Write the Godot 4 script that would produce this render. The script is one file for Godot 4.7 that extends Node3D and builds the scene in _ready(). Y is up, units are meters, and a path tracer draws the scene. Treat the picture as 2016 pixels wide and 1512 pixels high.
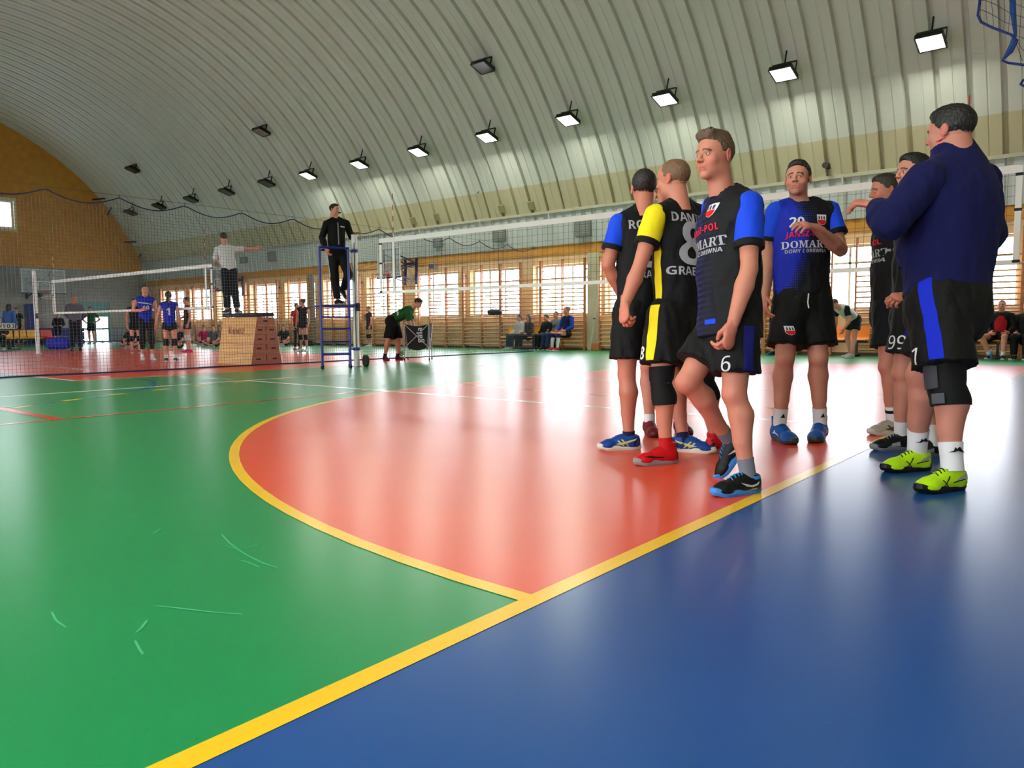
extends Node3D
# Sports hall with an arched roof: volleyball match. Units metres, y up.
# -x runs along the hall away from the camera end, -z runs across it to the window wall.

const CAM_H := 0.82
const F_PX := 1498.5
const YAW := 0.688188
const PITCH := 0.0772584
const ROLL := -0.0061713
const WALL_Z := -20.6
const NEAR_Z := 2.0
const END_X := -44.0
const BACK_X := 2.2
const ZC := -9.3
const YC := -0.3
const RV := 12.1
const PAN := 0.635

var cam_r: Vector3
var cam_u: Vector3
var cam_f: Vector3
var used := {}
var mats := {}
var T0 := 0

func cw(v: Vector3) -> Vector3:
	var s := sin(YAW)
	var c := cos(YAW)
	return Vector3(v.x * c - v.z * s, v.y, -(v.x * s + v.z * c))

func setup_camera_axes():
	var cp := cos(PITCH)
	var sp := sin(PITCH)
	var cr := cos(ROLL)
	var sr := sin(ROLL)
	var f := Vector3(0, -sp, cp)
	var r := Vector3(1, 0, 0)
	var u := Vector3(0, cp, sp)
	cam_r = cw(r * cr + u * sr)
	cam_u = cw(u * cr - r * sr)
	cam_f = cw(f)

# direction of a photo pixel, scaled to one metre of depth
func ray(px: float, py: float) -> Vector3:
	return cam_r * ((px - 1008.0) / F_PX) - cam_u * ((py - 756.0) / F_PX) + cam_f

func at(px: float, py: float, depth: float) -> Vector3:
	return Vector3(0, CAM_H, 0) + ray(px, py) * depth

func on_floor(px: float, py: float) -> Vector3:
	var r := ray(px, py)
	return Vector3(0, CAM_H, 0) + r * (-CAM_H / r.y)

func at_z(px: float, py: float, z: float) -> Vector3:
	var r := ray(px, py)
	return Vector3(0, CAM_H, 0) + r * (z / r.z)

func at_x(px: float, py: float, x: float) -> Vector3:
	var r := ray(px, py)
	return Vector3(0, CAM_H, 0) + r * (x / r.x)

func numbered(called: String) -> String:
	if not used.has(called):
		used[called] = 0
		return called
	used[called] += 1
	return "%s_%03d" % [called, used[called]]

func tag(o: Node, label: String, category: String, group := "", kind := ""):
	if label != "":
		o.set_meta("label", label)
	if category != "":
		o.set_meta("category", category)
	if group != "":
		o.set_meta("group", group)
	if kind != "":
		o.set_meta("kind", kind)
	return o

func thing(called: String, label: String, category: String, where := Vector3.ZERO, turn := 0.0, group := "") -> Node3D:
	var o := Node3D.new()
	o.name = numbered(called)
	add_child(o)
	o.position = where
	o.rotation.y = turn
	tag(o, label, category, group)
	return o

func structure(called: String) -> Node3D:
	var o := Node3D.new()
	o.name = called
	add_child(o)
	o.set_meta("kind", "structure")
	return o

func part(parent: Node, called: String, mesh: Mesh, m: Material, xf := Transform3D.IDENTITY) -> MeshInstance3D:
	var o := MeshInstance3D.new()
	o.name = called
	o.mesh = mesh
	o.material_override = m
	o.transform = xf
	o.cast_shadow = GeometryInstance3D.SHADOW_CASTING_SETTING_ON
	parent.add_child(o, true)
	return o

func copy_of(o: Node3D, where: Vector3, turn: float, label := "") -> Node3D:
	var base := String(o.name)
	var c: Node3D = o.duplicate()
	c.name = numbered(base)
	add_child(c)
	c.position = where
	c.rotation.y = turn
	if label != "":
		c.set_meta("label", label)
	return c

# ---------- materials ----------
func mat(key: String, col: Color, rough := 0.6, metal := 0.0, spec := 0.5) -> StandardMaterial3D:
	if mats.has(key):
		return mats[key]
	var m := StandardMaterial3D.new()
	m.albedo_color = col
	m.roughness = rough
	m.metallic = metal
	m.metallic_specular = spec
	mats[key] = m
	return m

func noise_image(size: int, freq: float, oct: int, seed_: int, lo: float, hi: float, stretch := Vector2(1, 1)) -> Image:
	var n := FastNoiseLite.new()
	n.seed = seed_
	n.frequency = freq
	n.fractal_octaves = oct
	n.noise_type = FastNoiseLite.TYPE_SIMPLEX_SMOOTH
	var img := Image.create(size, size, false, Image.FORMAT_RGB8)
	var w := float(size)
	for y in size:
		for x in size:
			# wrap on a torus-like blend so that the tile repeats without a seam
			var fx := x / w
			var fy := y / w
			var a := n.get_noise_2d(x * stretch.x, y * stretch.y)
			var b := n.get_noise_2d((x - w) * stretch.x, y * stretch.y)
			var c := n.get_noise_2d(x * stretch.x, (y - w) * stretch.y)
			var d := n.get_noise_2d((x - w) * stretch.x, (y - w) * stretch.y)
			var v := lerpf(lerpf(a, b, fx), lerpf(c, d, fx), fy)
			v = clampf(0.5 + v * 0.9, 0.0, 1.0)
			var g := lerpf(lo, hi, v)
			img.set_pixel(x, y, Color(g, g, g))
	return img

func textured(key: String, col: Color, img: Image, scale: Vector3, rough := 0.6, rough_img: Image = null) -> StandardMaterial3D:
	if mats.has(key):
		return mats[key]
	var m := StandardMaterial3D.new()
	m.albedo_color = col
	if img:
		img.generate_mipmaps()
		m.albedo_texture = ImageTexture.create_from_image(img)
	m.roughness = rough
	if rough_img:
		m.roughness_texture = ImageTexture.create_from_image(rough_img)
		m.roughness_texture_channel = BaseMaterial3D.TEXTURE_CHANNEL_RED
	m.uv1_triplanar = true
	m.uv1_world_triplanar = true
	m.uv1_scale = scale
	mats[key] = m
	return m

# ---------- mesh helpers ----------
class MB:
	var v := PackedVector3Array()
	var n := PackedVector3Array()
	var c := PackedColorArray()
	var uv := PackedVector2Array()
	var i := PackedInt32Array()
	var use_c := false
	var use_uv := false
	func tri(a: Vector3, b: Vector3, d: Vector3):
		# front faces run clockwise: normal = (d-a) x (b-a)
		var nn := (d - a).cross(b - a).normalized()
		var k := v.size()
		v.append(a); v.append(b); v.append(d)
		n.append(nn); n.append(nn); n.append(nn)
		i.append(k); i.append(k + 1); i.append(k + 2)
	func quad(a: Vector3, b: Vector3, d: Vector3, e: Vector3):
		var nn := (d - a).cross(b - a).normalized()
		if nn.length_squared() < 0.5:
			nn = (e - a).cross(d - a).normalized()
		var k := v.size()
		v.append(a); v.append(b); v.append(d); v.append(e)
		n.append(nn); n.append(nn); n.append(nn); n.append(nn)
		i.append_array(PackedInt32Array([k, k + 1, k + 2, k, k + 2, k + 3]))
	# quad turned so that its normal points along out
	func face(a: Vector3, b: Vector3, d: Vector3, e: Vector3, out: Vector3):
		if (d - a).cross(b - a).dot(out) >= 0.0:
			quad(a, b, d, e)
		else:
			quad(e, d, b, a)
	func mesh() -> ArrayMesh:
		var arr := []
		arr.resize(Mesh.ARRAY_MAX)
		arr[Mesh.ARRAY_VERTEX] = v
		arr[Mesh.ARRAY_NORMAL] = n
		if use_c:
			arr[Mesh.ARRAY_COLOR] = c
		if use_uv:
			arr[Mesh.ARRAY_TEX_UV] = uv
		arr[Mesh.ARRAY_INDEX] = i
		var m := ArrayMesh.new()
		m.add_surface_from_arrays(Mesh.PRIMITIVE_TRIANGLES, arr)
		return m

# box with chamfered edges, centred at c, half sizes h, in basis b
func add_box(m: MB, c: Vector3, size: Vector3, b := Basis.IDENTITY, ch := 0.0):
	var h := size * 0.5
	if ch <= 0.0:
		for ax in 3:
			for s in [-1.0, 1.0]:
				var o := Vector3.ZERO
				o[ax] = s
				var u := Vector3.ZERO
				u[(ax + 1) % 3] = 1.0
				var w := Vector3.ZERO
				w[(ax + 2) % 3] = 1.0
				var p := o * h
				var uu := u * h
				var ww := w * h
				m.face(c + b * (p - uu - ww), c + b * (p + uu - ww), c + b * (p + uu + ww), c + b * (p - uu + ww), b * o)
		return
	var e := Vector3(h.x - ch, h.y - ch, h.z - ch)
	for ax in 3:
		var i1 := (ax + 1) % 3
		var i2 := (ax + 2) % 3
		for s in [-1.0, 1.0]:
			var q := []
			for st in [[-1.0, -1.0], [1.0, -1.0], [1.0, 1.0], [-1.0, 1.0]]:
				var p := Vector3.ZERO
				p[ax] = s * h[ax]
				p[i1] = st[0] * e[i1]
				p[i2] = st[1] * e[i2]
				q.append(c + b * p)
			var o := Vector3.ZERO
			o[ax] = s
			m.face(q[0], q[1], q[2], q[3], b * o)
		# edges along ax
		for s1 in [-1.0, 1.0]:
			for s2 in [-1.0, 1.0]:
				var q := []
				for st in [-1.0, 1.0]:
					var p := Vector3.ZERO
					p[ax] = st * e[ax]
					p[i1] = s1 * h[i1]
					p[i2] = s2 * e[i2]
					var p2 := p
					p2[i1] = s1 * e[i1]
					p2[i2] = s2 * h[i2]
					q.append(c + b * p)
					q.append(c + b * p2)
				var o := Vector3.ZERO
				o[i1] = s1
				o[i2] = s2
				m.face(q[0], q[1], q[3], q[2], b * o)
	for sx in [-1.0, 1.0]:
		for sy in [-1.0, 1.0]:
			for sz in [-1.0, 1.0]:
				var a := c + b * Vector3(sx * h.x, sy * e.y, sz * e.z)
				var d := c + b * Vector3(sx * e.x, sy * h.y, sz * e.z)
				var g := c + b * Vector3(sx * e.x, sy * e.y, sz * h.z)
				if (g - a).cross(d - a).dot(b * Vector3(sx, sy, sz)) >= 0.0:
					m.tri(a, d, g)
				else:
					m.tri(g, d, a)

func box_mesh(size: Vector3, ch := 0.0, c := Vector3.ZERO) -> ArrayMesh:
	var m := MB.new()
	add_box(m, c, size, Basis.IDENTITY, ch)
	return m.mesh()

func frame_of(dir: Vector3, hint := Vector3.UP) -> Basis:
	# y along dir
	var y := dir.normalized()
	var x := hint.cross(y)
	if x.length() < 0.001:
		x = Vector3.RIGHT.cross(y)
		if x.length() < 0.001:
			x = Vector3.FORWARD.cross(y)
	x = x.normalized()
	return Basis(x, y, x.cross(y))

func add_bar(m: MB, a: Vector3, b: Vector3, w: float, d: float, hint := Vector3.UP, ch := 0.0):
	add_box(m, (a + b) * 0.5, Vector3(w, (b - a).length(), d), frame_of(b - a, hint), ch)

# round tube along a polyline, radius per point, smooth normals
func add_tube(m: MB, pts: PackedVector3Array, radii, sides := 8, cap := true, squash := 1.0):
	var np := pts.size()
	var prev := Basis.IDENTITY
	var k0 := m.v.size()
	for p in np:
		var t: Vector3
		if p == 0:
			t = pts[1] - pts[0]
		elif p == np - 1:
			t = pts[p] - pts[p - 1]
		else:
			t = (pts[p + 1] - pts[p]).normalized() + (pts[p] - pts[p - 1]).normalized()
		t = t.normalized()
		var b: Basis
		if p == 0:
			b = frame_of(t, Vector3.UP if absf(t.y) < 0.9 else Vector3.RIGHT)
		else:
			var x := prev.x - t * prev.x.dot(t)
			x = x.normalized()
			b = Basis(x, t, x.cross(t))
		prev = b
		var r: float = radii[p] if (radii is Array or radii is PackedFloat32Array) else radii
		for s in sides:
			var an := TAU * s / sides
			var dirv := b.x * cos(an) + b.z * sin(an) * squash
			m.v.append(pts[p] + dirv * r)
			m.n.append(dirv.normalized())
	for p in np - 1:
		for s in sides:
			var a := k0 + p * sides + s
			var b2 := k0 + p * sides + (s + 1) % sides
			var c := a + sides
			var d := b2 + sides
			m.i.append_array(PackedInt32Array([a, b2, d, a, d, c]))
	if cap:
		for e in [0, np - 1]:
			var kc := m.v.size()
			var nn := (pts[0] - pts[1]).normalized() if e == 0 else (pts[np - 1] - pts[np - 2]).normalized()
			m.v.append(pts[e])
			m.n.append(nn)
			for s in sides:
				m.v.append(m.v[k0 + e * sides + s])
				m.n.append(nn)
			for s in sides:
				if e == 0:
					m.i.append_array(PackedInt32Array([kc, kc + 1 + (s + 1) % sides, kc + 1 + s]))
				else:
					m.i.append_array(PackedInt32Array([kc, kc + 1 + s, kc + 1 + (s + 1) % sides]))

func tube_mesh(pts, radii, sides := 8) -> ArrayMesh:
	var m := MB.new()
	add_tube(m, PackedVector3Array(pts), radii, sides)
	return m.mesh()

# flat polygon in the floor plane at height y (points x,z)
func flat_mesh(poly: PackedVector2Array, y: float) -> ArrayMesh:
	var m := MB.new()
	var idx := Geometry2D.triangulate_polygon(poly)
	for p in poly:
		m.v.append(Vector3(p.x, y, p.y))
		m.n.append(Vector3.UP)
	for t in range(0, idx.size(), 3):
		var a := m.v[idx[t]]
		var b := m.v[idx[t + 1]]
		var c := m.v[idx[t + 2]]
		if (c - a).cross(b - a).y >= 0.0:
			m.i.append_array(PackedInt32Array([idx[t], idx[t + 1], idx[t + 2]]))
		else:
			m.i.append_array(PackedInt32Array([idx[t], idx[t + 2], idx[t + 1]]))
	return m.mesh()

func strip_mesh(pts: PackedVector2Array, w: float, y: float) -> ArrayMesh:
	var m := MB.new()
	var np := pts.size()
	var l := []
	var r := []
	for p in np:
		var t: Vector2
		if p == 0:
			t = pts[1] - pts[0]
		elif p == np - 1:
			t = pts[p] - pts[p - 1]
		else:
			t = pts[p + 1] - pts[p - 1]
		t = t.normalized()
		var nn := Vector2(-t.y, t.x) * w * 0.5
		l.append(Vector3(pts[p].x + nn.x, y, pts[p].y + nn.y))
		r.append(Vector3(pts[p].x - nn.x, y, pts[p].y - nn.y))
	for p in np - 1:
		m.face(l[p], l[p + 1], r[p + 1], r[p], Vector3.UP)
	return m.mesh()

# ---------- camera, sky, light ----------
func build_view():
	setup_camera_axes()
	var cam := Camera3D.new()
	cam.name = "camera"
	cam.transform = Transform3D(Basis(cam_r, cam_u, -cam_f), Vector3(0, CAM_H, 0))
	cam.fov = rad_to_deg(2.0 * atan(756.0 / F_PX))
	cam.near = 0.05
	cam.far = 300.0
	add_child(cam)
	cam.current = true
	var env := Environment.new()
	env.background_mode = Environment.BG_SKY
	var sky := Sky.new()
	var sm := ProceduralSkyMaterial.new()
	sm.sky_top_color = Color(0.90, 0.94, 1.0)
	sm.sky_horizon_color = Color(0.97, 0.98, 1.0)
	sm.sky_curve = 0.2
	sm.ground_bottom_color = Color(0.75, 0.76, 0.78)
	sm.ground_horizon_color = Color(0.9, 0.91, 0.93)
	sm.sky_energy_multiplier = 4.0
	sm.ground_energy_multiplier = 4.0
	sky.sky_material = sm
	env.sky = sky
	env.tonemap_mode = Environment.TONE_MAPPER_LINEAR
	env.tonemap_exposure = 0.89
	env.sdfgi_enabled = true
	env.ssao_enabled = true
	env.ssil_enabled = true
	var we := WorldEnvironment.new()
	we.name = "world_environment"
	we.environment = env
	add_child(we)

const LAMP_ENERGY := 11.0

# ---------- floor ----------
func scuffed(key: String, col: Color, rough := 0.28) -> StandardMaterial3D:
	# sheet flooring: faint speckle, worn patches and thin pale scuffs
	if mats.has(key):
		return mats[key]
	var m := StandardMaterial3D.new()
	m.albedo_color = col
	m.albedo_texture = mats["_scuff_tex"]
	m.roughness = rough
	m.metallic_specular = 0.5
	m.uv1_triplanar = true
	m.uv1_world_triplanar = true
	m.uv1_scale = Vector3(0.21, 0.21, 0.21)
	mats[key] = m
	return m

func build_floor_textures():
	var size := 1024
	var rng := RandomNumberGenerator.new()
	rng.seed = 77
	var base := noise_image(256, 0.03, 4, 5, 0.965, 1.0)
	base.resize(size, size, Image.INTERPOLATE_BILINEAR)
	for k in 9000:
		var x := rng.randi_range(0, size - 1)
		var y := rng.randi_range(0, size - 1)
		var c := base.get_pixel(x, y)
		var f := rng.randf_range(0.86, 1.0)
		base.set_pixel(x, y, Color(c.r * f, c.g * f, c.b * f))
	for k in 60:
		var p := Vector2(rng.randf() * size, rng.randf() * size)
		var d := Vector2.from_angle(rng.randf() * TAU)
		var bend := rng.randf_range(-0.012, 0.012)
		var n := rng.randi_range(15, 90)
		var s := rng.randf_range(0.12, 0.42)
		for i in n:
			p += d
			d = d.rotated(bend)
			var x := posmod(int(p.x), size)
			var y := posmod(int(p.y), size)
			var c := base.get_pixel(x, y)
			var a := s * sin(PI * i / n)
			base.set_pixel(x, y, c.lerp(Color(1.25, 1.25, 1.25), a))
	base.generate_mipmaps()
	mats["_scuff_tex"] = ImageTexture.create_from_image(base)

func arc_pts(c: Vector2, r: float, a0: float, a1: float, n := 24) -> PackedVector2Array:
	var o := PackedVector2Array()
	for i in n + 1:
		var a := lerpf(a0, a1, float(i) / n)
		o.append(c + Vector2(cos(a), sin(a)) * r)
	return o

func build_floor():
	build_floor_textures()
	var green := scuffed("floor_green", Color(0.03, 0.52, 0.275))
	var red := scuffed("floor_red", Color(0.87, 0.29, 0.18))
	var blue := scuffed("floor_blue", Color(0.10, 0.29, 0.53))
	var yellow := scuffed("line_yellow", Color(0.93, 0.73, 0.07), 0.28)
	var white := scuffed("line_white", Color(0.92, 0.92, 0.88), 0.22)
	var redline := scuffed("line_red", Color(0.80, 0.22, 0.13), 0.22)
	var blueline := scuffed("line_blue", Color(0.10, 0.42, 0.66), 0.22)
	var f := structure("floor")
	var slab := box_mesh(Vector3(BACK_X - END_X + 0.6, 0.3, NEAR_Z - WALL_Z + 0.9), 0.0, Vector3((BACK_X + END_X) / 2, -0.15, (NEAR_Z + WALL_Z) / 2))
	part(f, "green_flooring", slab, green)
	var gx := -1.36          # goal line
	var pz0 := ZC + 1.5      # near goal post
	var pz1 := ZC - 1.5
	var R := 6.05
	# run-off zone behind the goal line
	part(f, "blue_zone", flat_mesh(PackedVector2Array([Vector2(gx, NEAR_Z), Vector2(BACK_X, NEAR_Z), Vector2(BACK_X, -19.3), Vector2(gx, -19.3)]), 0.001), blue)
	# goal area: two quarter circles and a straight piece
	var dpoly := arc_pts(Vector2(gx, pz0), R, PI / 2, PI, 32)
	dpoly.append_array(arc_pts(Vector2(gx, pz1), R, PI, PI * 1.5, 32))
	part(f, "red_goal_area", flat_mesh(dpoly, 0.0012), red)
	part(f, "goal_area_line", strip_mesh(dpoly, 0.062, 0.002), yellow)
	part(f, "goal_line", strip_mesh(PackedVector2Array([Vector2(gx, 1.2), Vector2(gx, -6.4)]), 0.068, 0.0023), yellow)
	part(f, "volleyball_sideline", strip_mesh(PackedVector2Array([Vector2(gx, -6.4), Vector2(gx, -18.4)]), 0.095, 0.0023), white)
	# far playing field
	var fx0 := -31.0
	var fx1 := -12.66
	var fz0 := -4.78
	var fz1 := -13.8
	part(f, "red_playing_field", flat_mesh(PackedVector2Array([Vector2(fx0, fz0), Vector2(fx1, fz0), Vector2(fx1, fz1), Vector2(fx0, fz1)]), 0.0012), red)
	part(f, "field_border_line", strip_mesh(PackedVector2Array([Vector2(fx0, fz0), Vector2(fx1, fz0)]), 0.095, 0.002), white)
	part(f, "field_border_line", strip_mesh(PackedVector2Array([Vector2(fx1, fz0), Vector2(fx1, fz1)]), 0.095, 0.002), yellow)
	part(f, "field_border_line", strip_mesh(PackedVector2Array([Vector2(fx1, fz1), Vector2(fx0, fz1)]), 0.095, 0.002), white)
	part(f, "field_inner_line", strip_mesh(PackedVector2Array([Vector2(-30, -6.2), Vector2(-15.5, -6.2)]), 0.095, 0.0021), white)
	# near volleyball court
	part(f, "volleyball_sideline", strip_mesh(PackedVector2Array([Vector2(-10.48, 0.8), Vector2(-10.48, -18.4)]), 0.095, 0.002), white)
	part(f, "attack_line", strip_mesh(PackedVector2Array([Vector2(-10.48, -6.37), Vector2(gx, -6.37)]), 0.095, 0.0021), white)
	part(f, "centre_line", strip_mesh(PackedVector2Array([Vector2(-10.48, -9.36), Vector2(gx, -9.36)]), 0.095, 0.0021), white)
	part(f, "attack_line", strip_mesh(PackedVector2Array([Vector2(-10.48, -12.36), Vector2(gx, -12.36)]), 0.095, 0.0021), white)
	for k in 6:
		var x := -10.9 - 0.36 * k
		part(f, "attack_line_dash", strip_mesh(PackedVector2Array([Vector2(x, -6.37 + 0.06 * k), Vector2(x - 0.17, -6.37 + 0.06 * k)]), 0.095, 0.0021), white)
	# red badminton / basketball lines
	part(f, "red_line", strip_mesh(PackedVector2Array([Vector2(-7.42, 0.5), Vector2(-7.5, -6.6)]), 0.075, 0.0018), redline)
	part(f, "red_line", strip_mesh(PackedVector2Array([Vector2(-7.45, -2.66), Vector2(-12.0, -2.66)]), 0.1, 0.0019), redline)
	part(f, "red_line", strip_mesh(PackedVector2Array([Vector2(-7.2, -7.7), Vector2(-2.2, -7.2)]), 0.07, 0.0019), redline)
	# dashed free-throw line
	var n9 := arc_pts(Vector2(gx, pz0), 9.08, PI / 2, PI, 40)
	n9.append_array(arc_pts(Vector2(gx, pz1), 9.08, PI, PI * 1.5, 40))
	for k in range(3, 60, 2):
		var p0 := n9[k]
		var p1 := n9[k + 1]
		part(f, "free_throw_dash", strip_mesh(PackedVector2Array([p0, p0.lerp(p1, 0.72)]), 0.085, 0.002), yellow)
	# blue centre arc
	part(f, "blue_arc", strip_mesh(arc_pts(Vector2(-12.6, -2.0), 3.6, -PI * 0.75, PI * 0.1, 30), 0.05, 0.0017), blueline)
	# pale scuff marks left by shoes, where the photograph shows them
	var sc := mat("scuff", Color(0.22, 0.62, 0.42), 0.5)
	var scr := mat("scuff_red", Color(0.90, 0.42, 0.32), 0.5)
	var marks := [[[436, 1052], [452, 1070], [480, 1090], [515, 1108], [545, 1118]], [[443, 1074], [470, 1082], [500, 1076], [520, 1068]], [[470, 1103], [490, 1108], [510, 1117]], [[307, 1193], [360, 1199], [420, 1206], [478, 1210]], [[102, 1205], [110, 1222], [130, 1236]], [[290, 1222], [278, 1238], [268, 1246]], [[266, 1262], [275, 1280], [282, 1289]], [[250, 950], [280, 955], [305, 960], [440, 967]], [[152, 978], [180, 970], [198, 955]], [[178, 955], [208, 953]], [[233, 976], [260, 982]], [[212, 912], [246, 912]], [[125, 890], [160, 897], [210, 903]], [[50, 872], [110, 866], [160, 860]], [[300, 1052], [318, 1040]], [[390, 1060], [430, 1046]], [[336, 1030], [372, 1030]], [[540, 1080], [580, 1072]], [[97, 1140], [110, 1140]]]
	for mk in marks:
		var pl := PackedVector2Array()
		for q in mk:
			var gp := on_floor(q[0], q[1])
			pl.append(Vector2(gp.x, gp.z))
		part(f, "scuff_mark", strip_mesh(pl, 0.007, 0.0014), sc)
	for mk in [[[520, 902], [555, 903]], [[535, 930], [548, 918]], [[548, 948], [590, 940]], [[640, 1000], [660, 990]]]:
		var pl := PackedVector2Array()
		for q in mk:
			var gp := on_floor(q[0], q[1])
			pl.append(Vector2(gp.x, gp.z))
		part(f, "scuff_mark", strip_mesh(pl, 0.006, 0.0016), scr)
	# ground outside the windows
	var g := structure("ground_outside")
	part(g, "snowy_ground", box_mesh(Vector3(140, 0.2, 140), 0.0, Vector3(-20, -0.6, -9.3)), mat("snow", Color(0.8, 0.81, 0.83), 0.9))

# ---------- roof ----------
func arch_pt(x: float, a: float, r: float) -> Vector3:
	return Vector3(x, YC + r * sin(a), ZC - r * cos(a))

func pan_mesh(profile: Array, a0: float, a1: float, seg: int) -> ArrayMesh:
	# profile: [x, r] pairs across one roof pan; swept round the arch; outer skin closes it
	var m := MB.new()
	for k in profile.size() - 1:
		var p: Array = profile[k]
		var q: Array = profile[k + 1]
		for s in seg:
			var t0 := lerpf(a0, a1, float(s) / seg)
			var t1 := lerpf(a0, a1, float(s + 1) / seg)
			var A := arch_pt(p[0], t0, p[1])
			var B := arch_pt(q[0], t0, q[1])
			var C := arch_pt(q[0], t1, q[1])
			var D := arch_pt(p[0], t1, p[1])
			# smooth along the arch, crisp across it
			var dx: float = q[0] - p[0]
			var dr: float = q[1] - p[1]
			var nx := dr
			var nr := -dx
			var l := sqrt(nx * nx + nr * nr)
			nx /= l
			nr /= l
			var kk := m.v.size()
			m.v.append_array(PackedVector3Array([A, B, C, D]))
			var n0 := Vector3(nx, nr * sin(t0), -nr * cos(t0))
			var n1 := Vector3(nx, nr * sin(t1), -nr * cos(t1))
			m.n.append_array(PackedVector3Array([n0, n0, n1, n1]))
			m.uv.append_array(PackedVector2Array([Vector2(p[0], t0 * 12.1), Vector2(q[0], t0 * 12.1), Vector2(q[0], t1 * 12.1), Vector2(p[0], t1 * 12.1)]))
			if (C - A).cross(B - A).dot(n0) >= 0.0:
				m.i.append_array(PackedInt32Array([kk, kk + 1, kk + 2, kk, kk + 2, kk + 3]))
			else:
				m.i.append_array(PackedInt32Array([kk, kk + 2, kk + 1, kk, kk + 3, kk + 2]))
	m.use_uv = true
	return m.mesh()

func build_roof():
	var c := structure("ceiling")
	var pale := mat("roof_pale", Color(0.80, 0.80, 0.76), 0.55)
	var cream := mat("roof_cream", Color(0.74, 0.70, 0.57), 0.6)
	# sheet steel crimped crosswise: fine ripples along the arch
	var rip := Image.create(4, 64, false, Image.FORMAT_RGB8)
	for y in 64:
		var h := 0.5 + 0.5 * sin(TAU * y / 64.0 * 4.0)
		for x in 4:
			rip.set_pixel(x, y, Color(h, h, h))
	rip.bump_map_to_normal_map(2.2)
	for m in [pale, cream]:
		m.normal_enabled = true
		m.normal_texture = ImageTexture.create_from_image(rip)
		m.normal_scale = 0.16
		m.uv1_scale = Vector3(1, 6.0, 1)
	var skin := 0.35
	var prof := [[0.0, RV + skin], [0.0, RV], [0.235, RV], [0.245, RV + 0.014], [0.27, RV + 0.014], [0.28, RV], [0.50, RV], [0.525, RV + 0.12], [0.605, RV + 0.12], [0.63, RV], [0.635, RV], [0.635, RV + skin], [0.0, RV + skin]]
	var a_up := asin((5.36 - YC) / RV)
	var upper := pan_mesh(prof, a_up, PI - a_up, 56)
	var prof2 := []
	for p in prof:
		prof2.append([p[0], p[1] - 0.02])
	var a_lo := asin((3.4 - YC) / RV)
	var lower := pan_mesh(prof2, a_lo, a_up + 0.002, 8)
	var near := pan_mesh(prof2, PI - a_up - 0.002, PI - a_lo, 8)
	var x := END_X - 0.3
	while x < BACK_X + 0.3:
		part(c, "roof_panel", upper, pale, Transform3D(Basis.IDENTITY, Vector3(x, 0, 0)))
		part(c, "skirt_panel", lower, cream, Transform3D(Basis.IDENTITY, Vector3(x, 0, 0)))
		part(c, "skirt_panel", near, cream, Transform3D(Basis.IDENTITY, Vector3(x, 0, 0)))
		x += PAN
	# grey trapezoid sheets between wall head and arch
	var grey := mat("grey_sheet", Color(0.72, 0.73, 0.71), 0.5, 0.0)
	var sm := MB.new()
	var w := 0.0
	while w < 1.899:
		var xs := [0.0, 0.1, 0.13, 0.25, 0.28, 0.38]
		var ds := [0.0, 0.0, 0.035, 0.035, 0.0, 0.0]
		for k in 5:
			var a := Vector3(w + xs[k] * 1.0, 3.44, -20.5 - ds[k])
			var b := Vector3(w + xs[k + 1], 3.44, -20.5 - ds[k + 1])
			var u := Vector3(0, 1.1, 0.12)
			sm.face(a, b, b + u, a + u, Vector3(-(ds[k + 1] - ds[k]) * -1.0, 0, 1))
		w += 0.38
	var gm := sm.mesh()
	x = END_X
	while x < BACK_X:
		part(c, "corrugated_sheet", gm, grey, Transform3D(Basis.IDENTITY, Vector3(x, 0, 0)))
		x += 1.9
	part(c, "flashing_strip", box_mesh(Vector3(BACK_X - END_X, 0.09, 0.03), 0.005, Vector3((BACK_X + END_X) / 2, 4.5, -20.335)), mat("flashing", Color(0.66, 0.64, 0.55), 0.5))
	# white conduits down the sheets
	var cond := tube_mesh([Vector3(0, 3.46, -20.42), Vector3(0, 4.5, -20.3)], 0.02, 6)
	for px in [[831, 470], [950, 470], [1660, 425], [735, 480], [1085, 450], [560, 500]]:
		var p := at_z(px[0], px[1], -20.45)
		part(c, "conduit", cond, mat("conduit", Color(0.75, 0.75, 0.72), 0.5), Transform3D(Basis.IDENTITY, Vector3(p.x, 0, 0)))
	# vent covers on the cream panels
	for px in [[813, 435], [860, 428], [988, 412], [1046, 405]]:
		var r := ray(px[0], px[1])
		var t := 20.0
		for it in 30:
			var q := Vector3(0, CAM_H, 0) + r * t
			var rr := Vector2(q.y - YC, q.z - ZC).length()
			t += (RV - 0.04 - rr) * 0.8
		var p := Vector3(0, CAM_H, 0) + r * t
		var an := atan2(p.y - YC, -(p.z - ZC))
		var b := Basis(Vector3.RIGHT, Vector3(0, cos(an), sin(an)), Vector3(0, -sin(an), cos(an)))
		part(c, "vent_cover", box_mesh(Vector3(0.26, 0.3, 0.05), 0.015), mat("vent_cover", Color(0.55, 0.51, 0.36), 0.6), Transform3D(b, p))
	# grey duct boxes on the corrugated band
	for px in [[862, 478, 0.42, 0.34], [983, 464, 0.55, 0.42], [1148, 450, 0.6, 0.5], [480, 512, 0.5, 0.3], [535, 505, 0.5, 0.45], [1490, 428, 0.5, 0.4]]:
		var p := at_z(px[0], px[1], -20.4)
		var d := part(c, "duct_box", box_mesh(Vector3(px[2], px[3], 0.16), 0.02), mat("duct", Color(0.47, 0.48, 0.45), 0.5, 0.2), Transform3D(Basis.IDENTITY, p))
		for k in 5:
			part(d, "slat", box_mesh(Vector3(px[2] * 0.4, 0.012, 0.02), 0.0, Vector3(px[2] * 0.22, -px[3] * 0.3 + k * px[3] * 0.15, 0.085)), mat("duct_slat", Color(0.66, 0.67, 0.64), 0.5))
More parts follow.
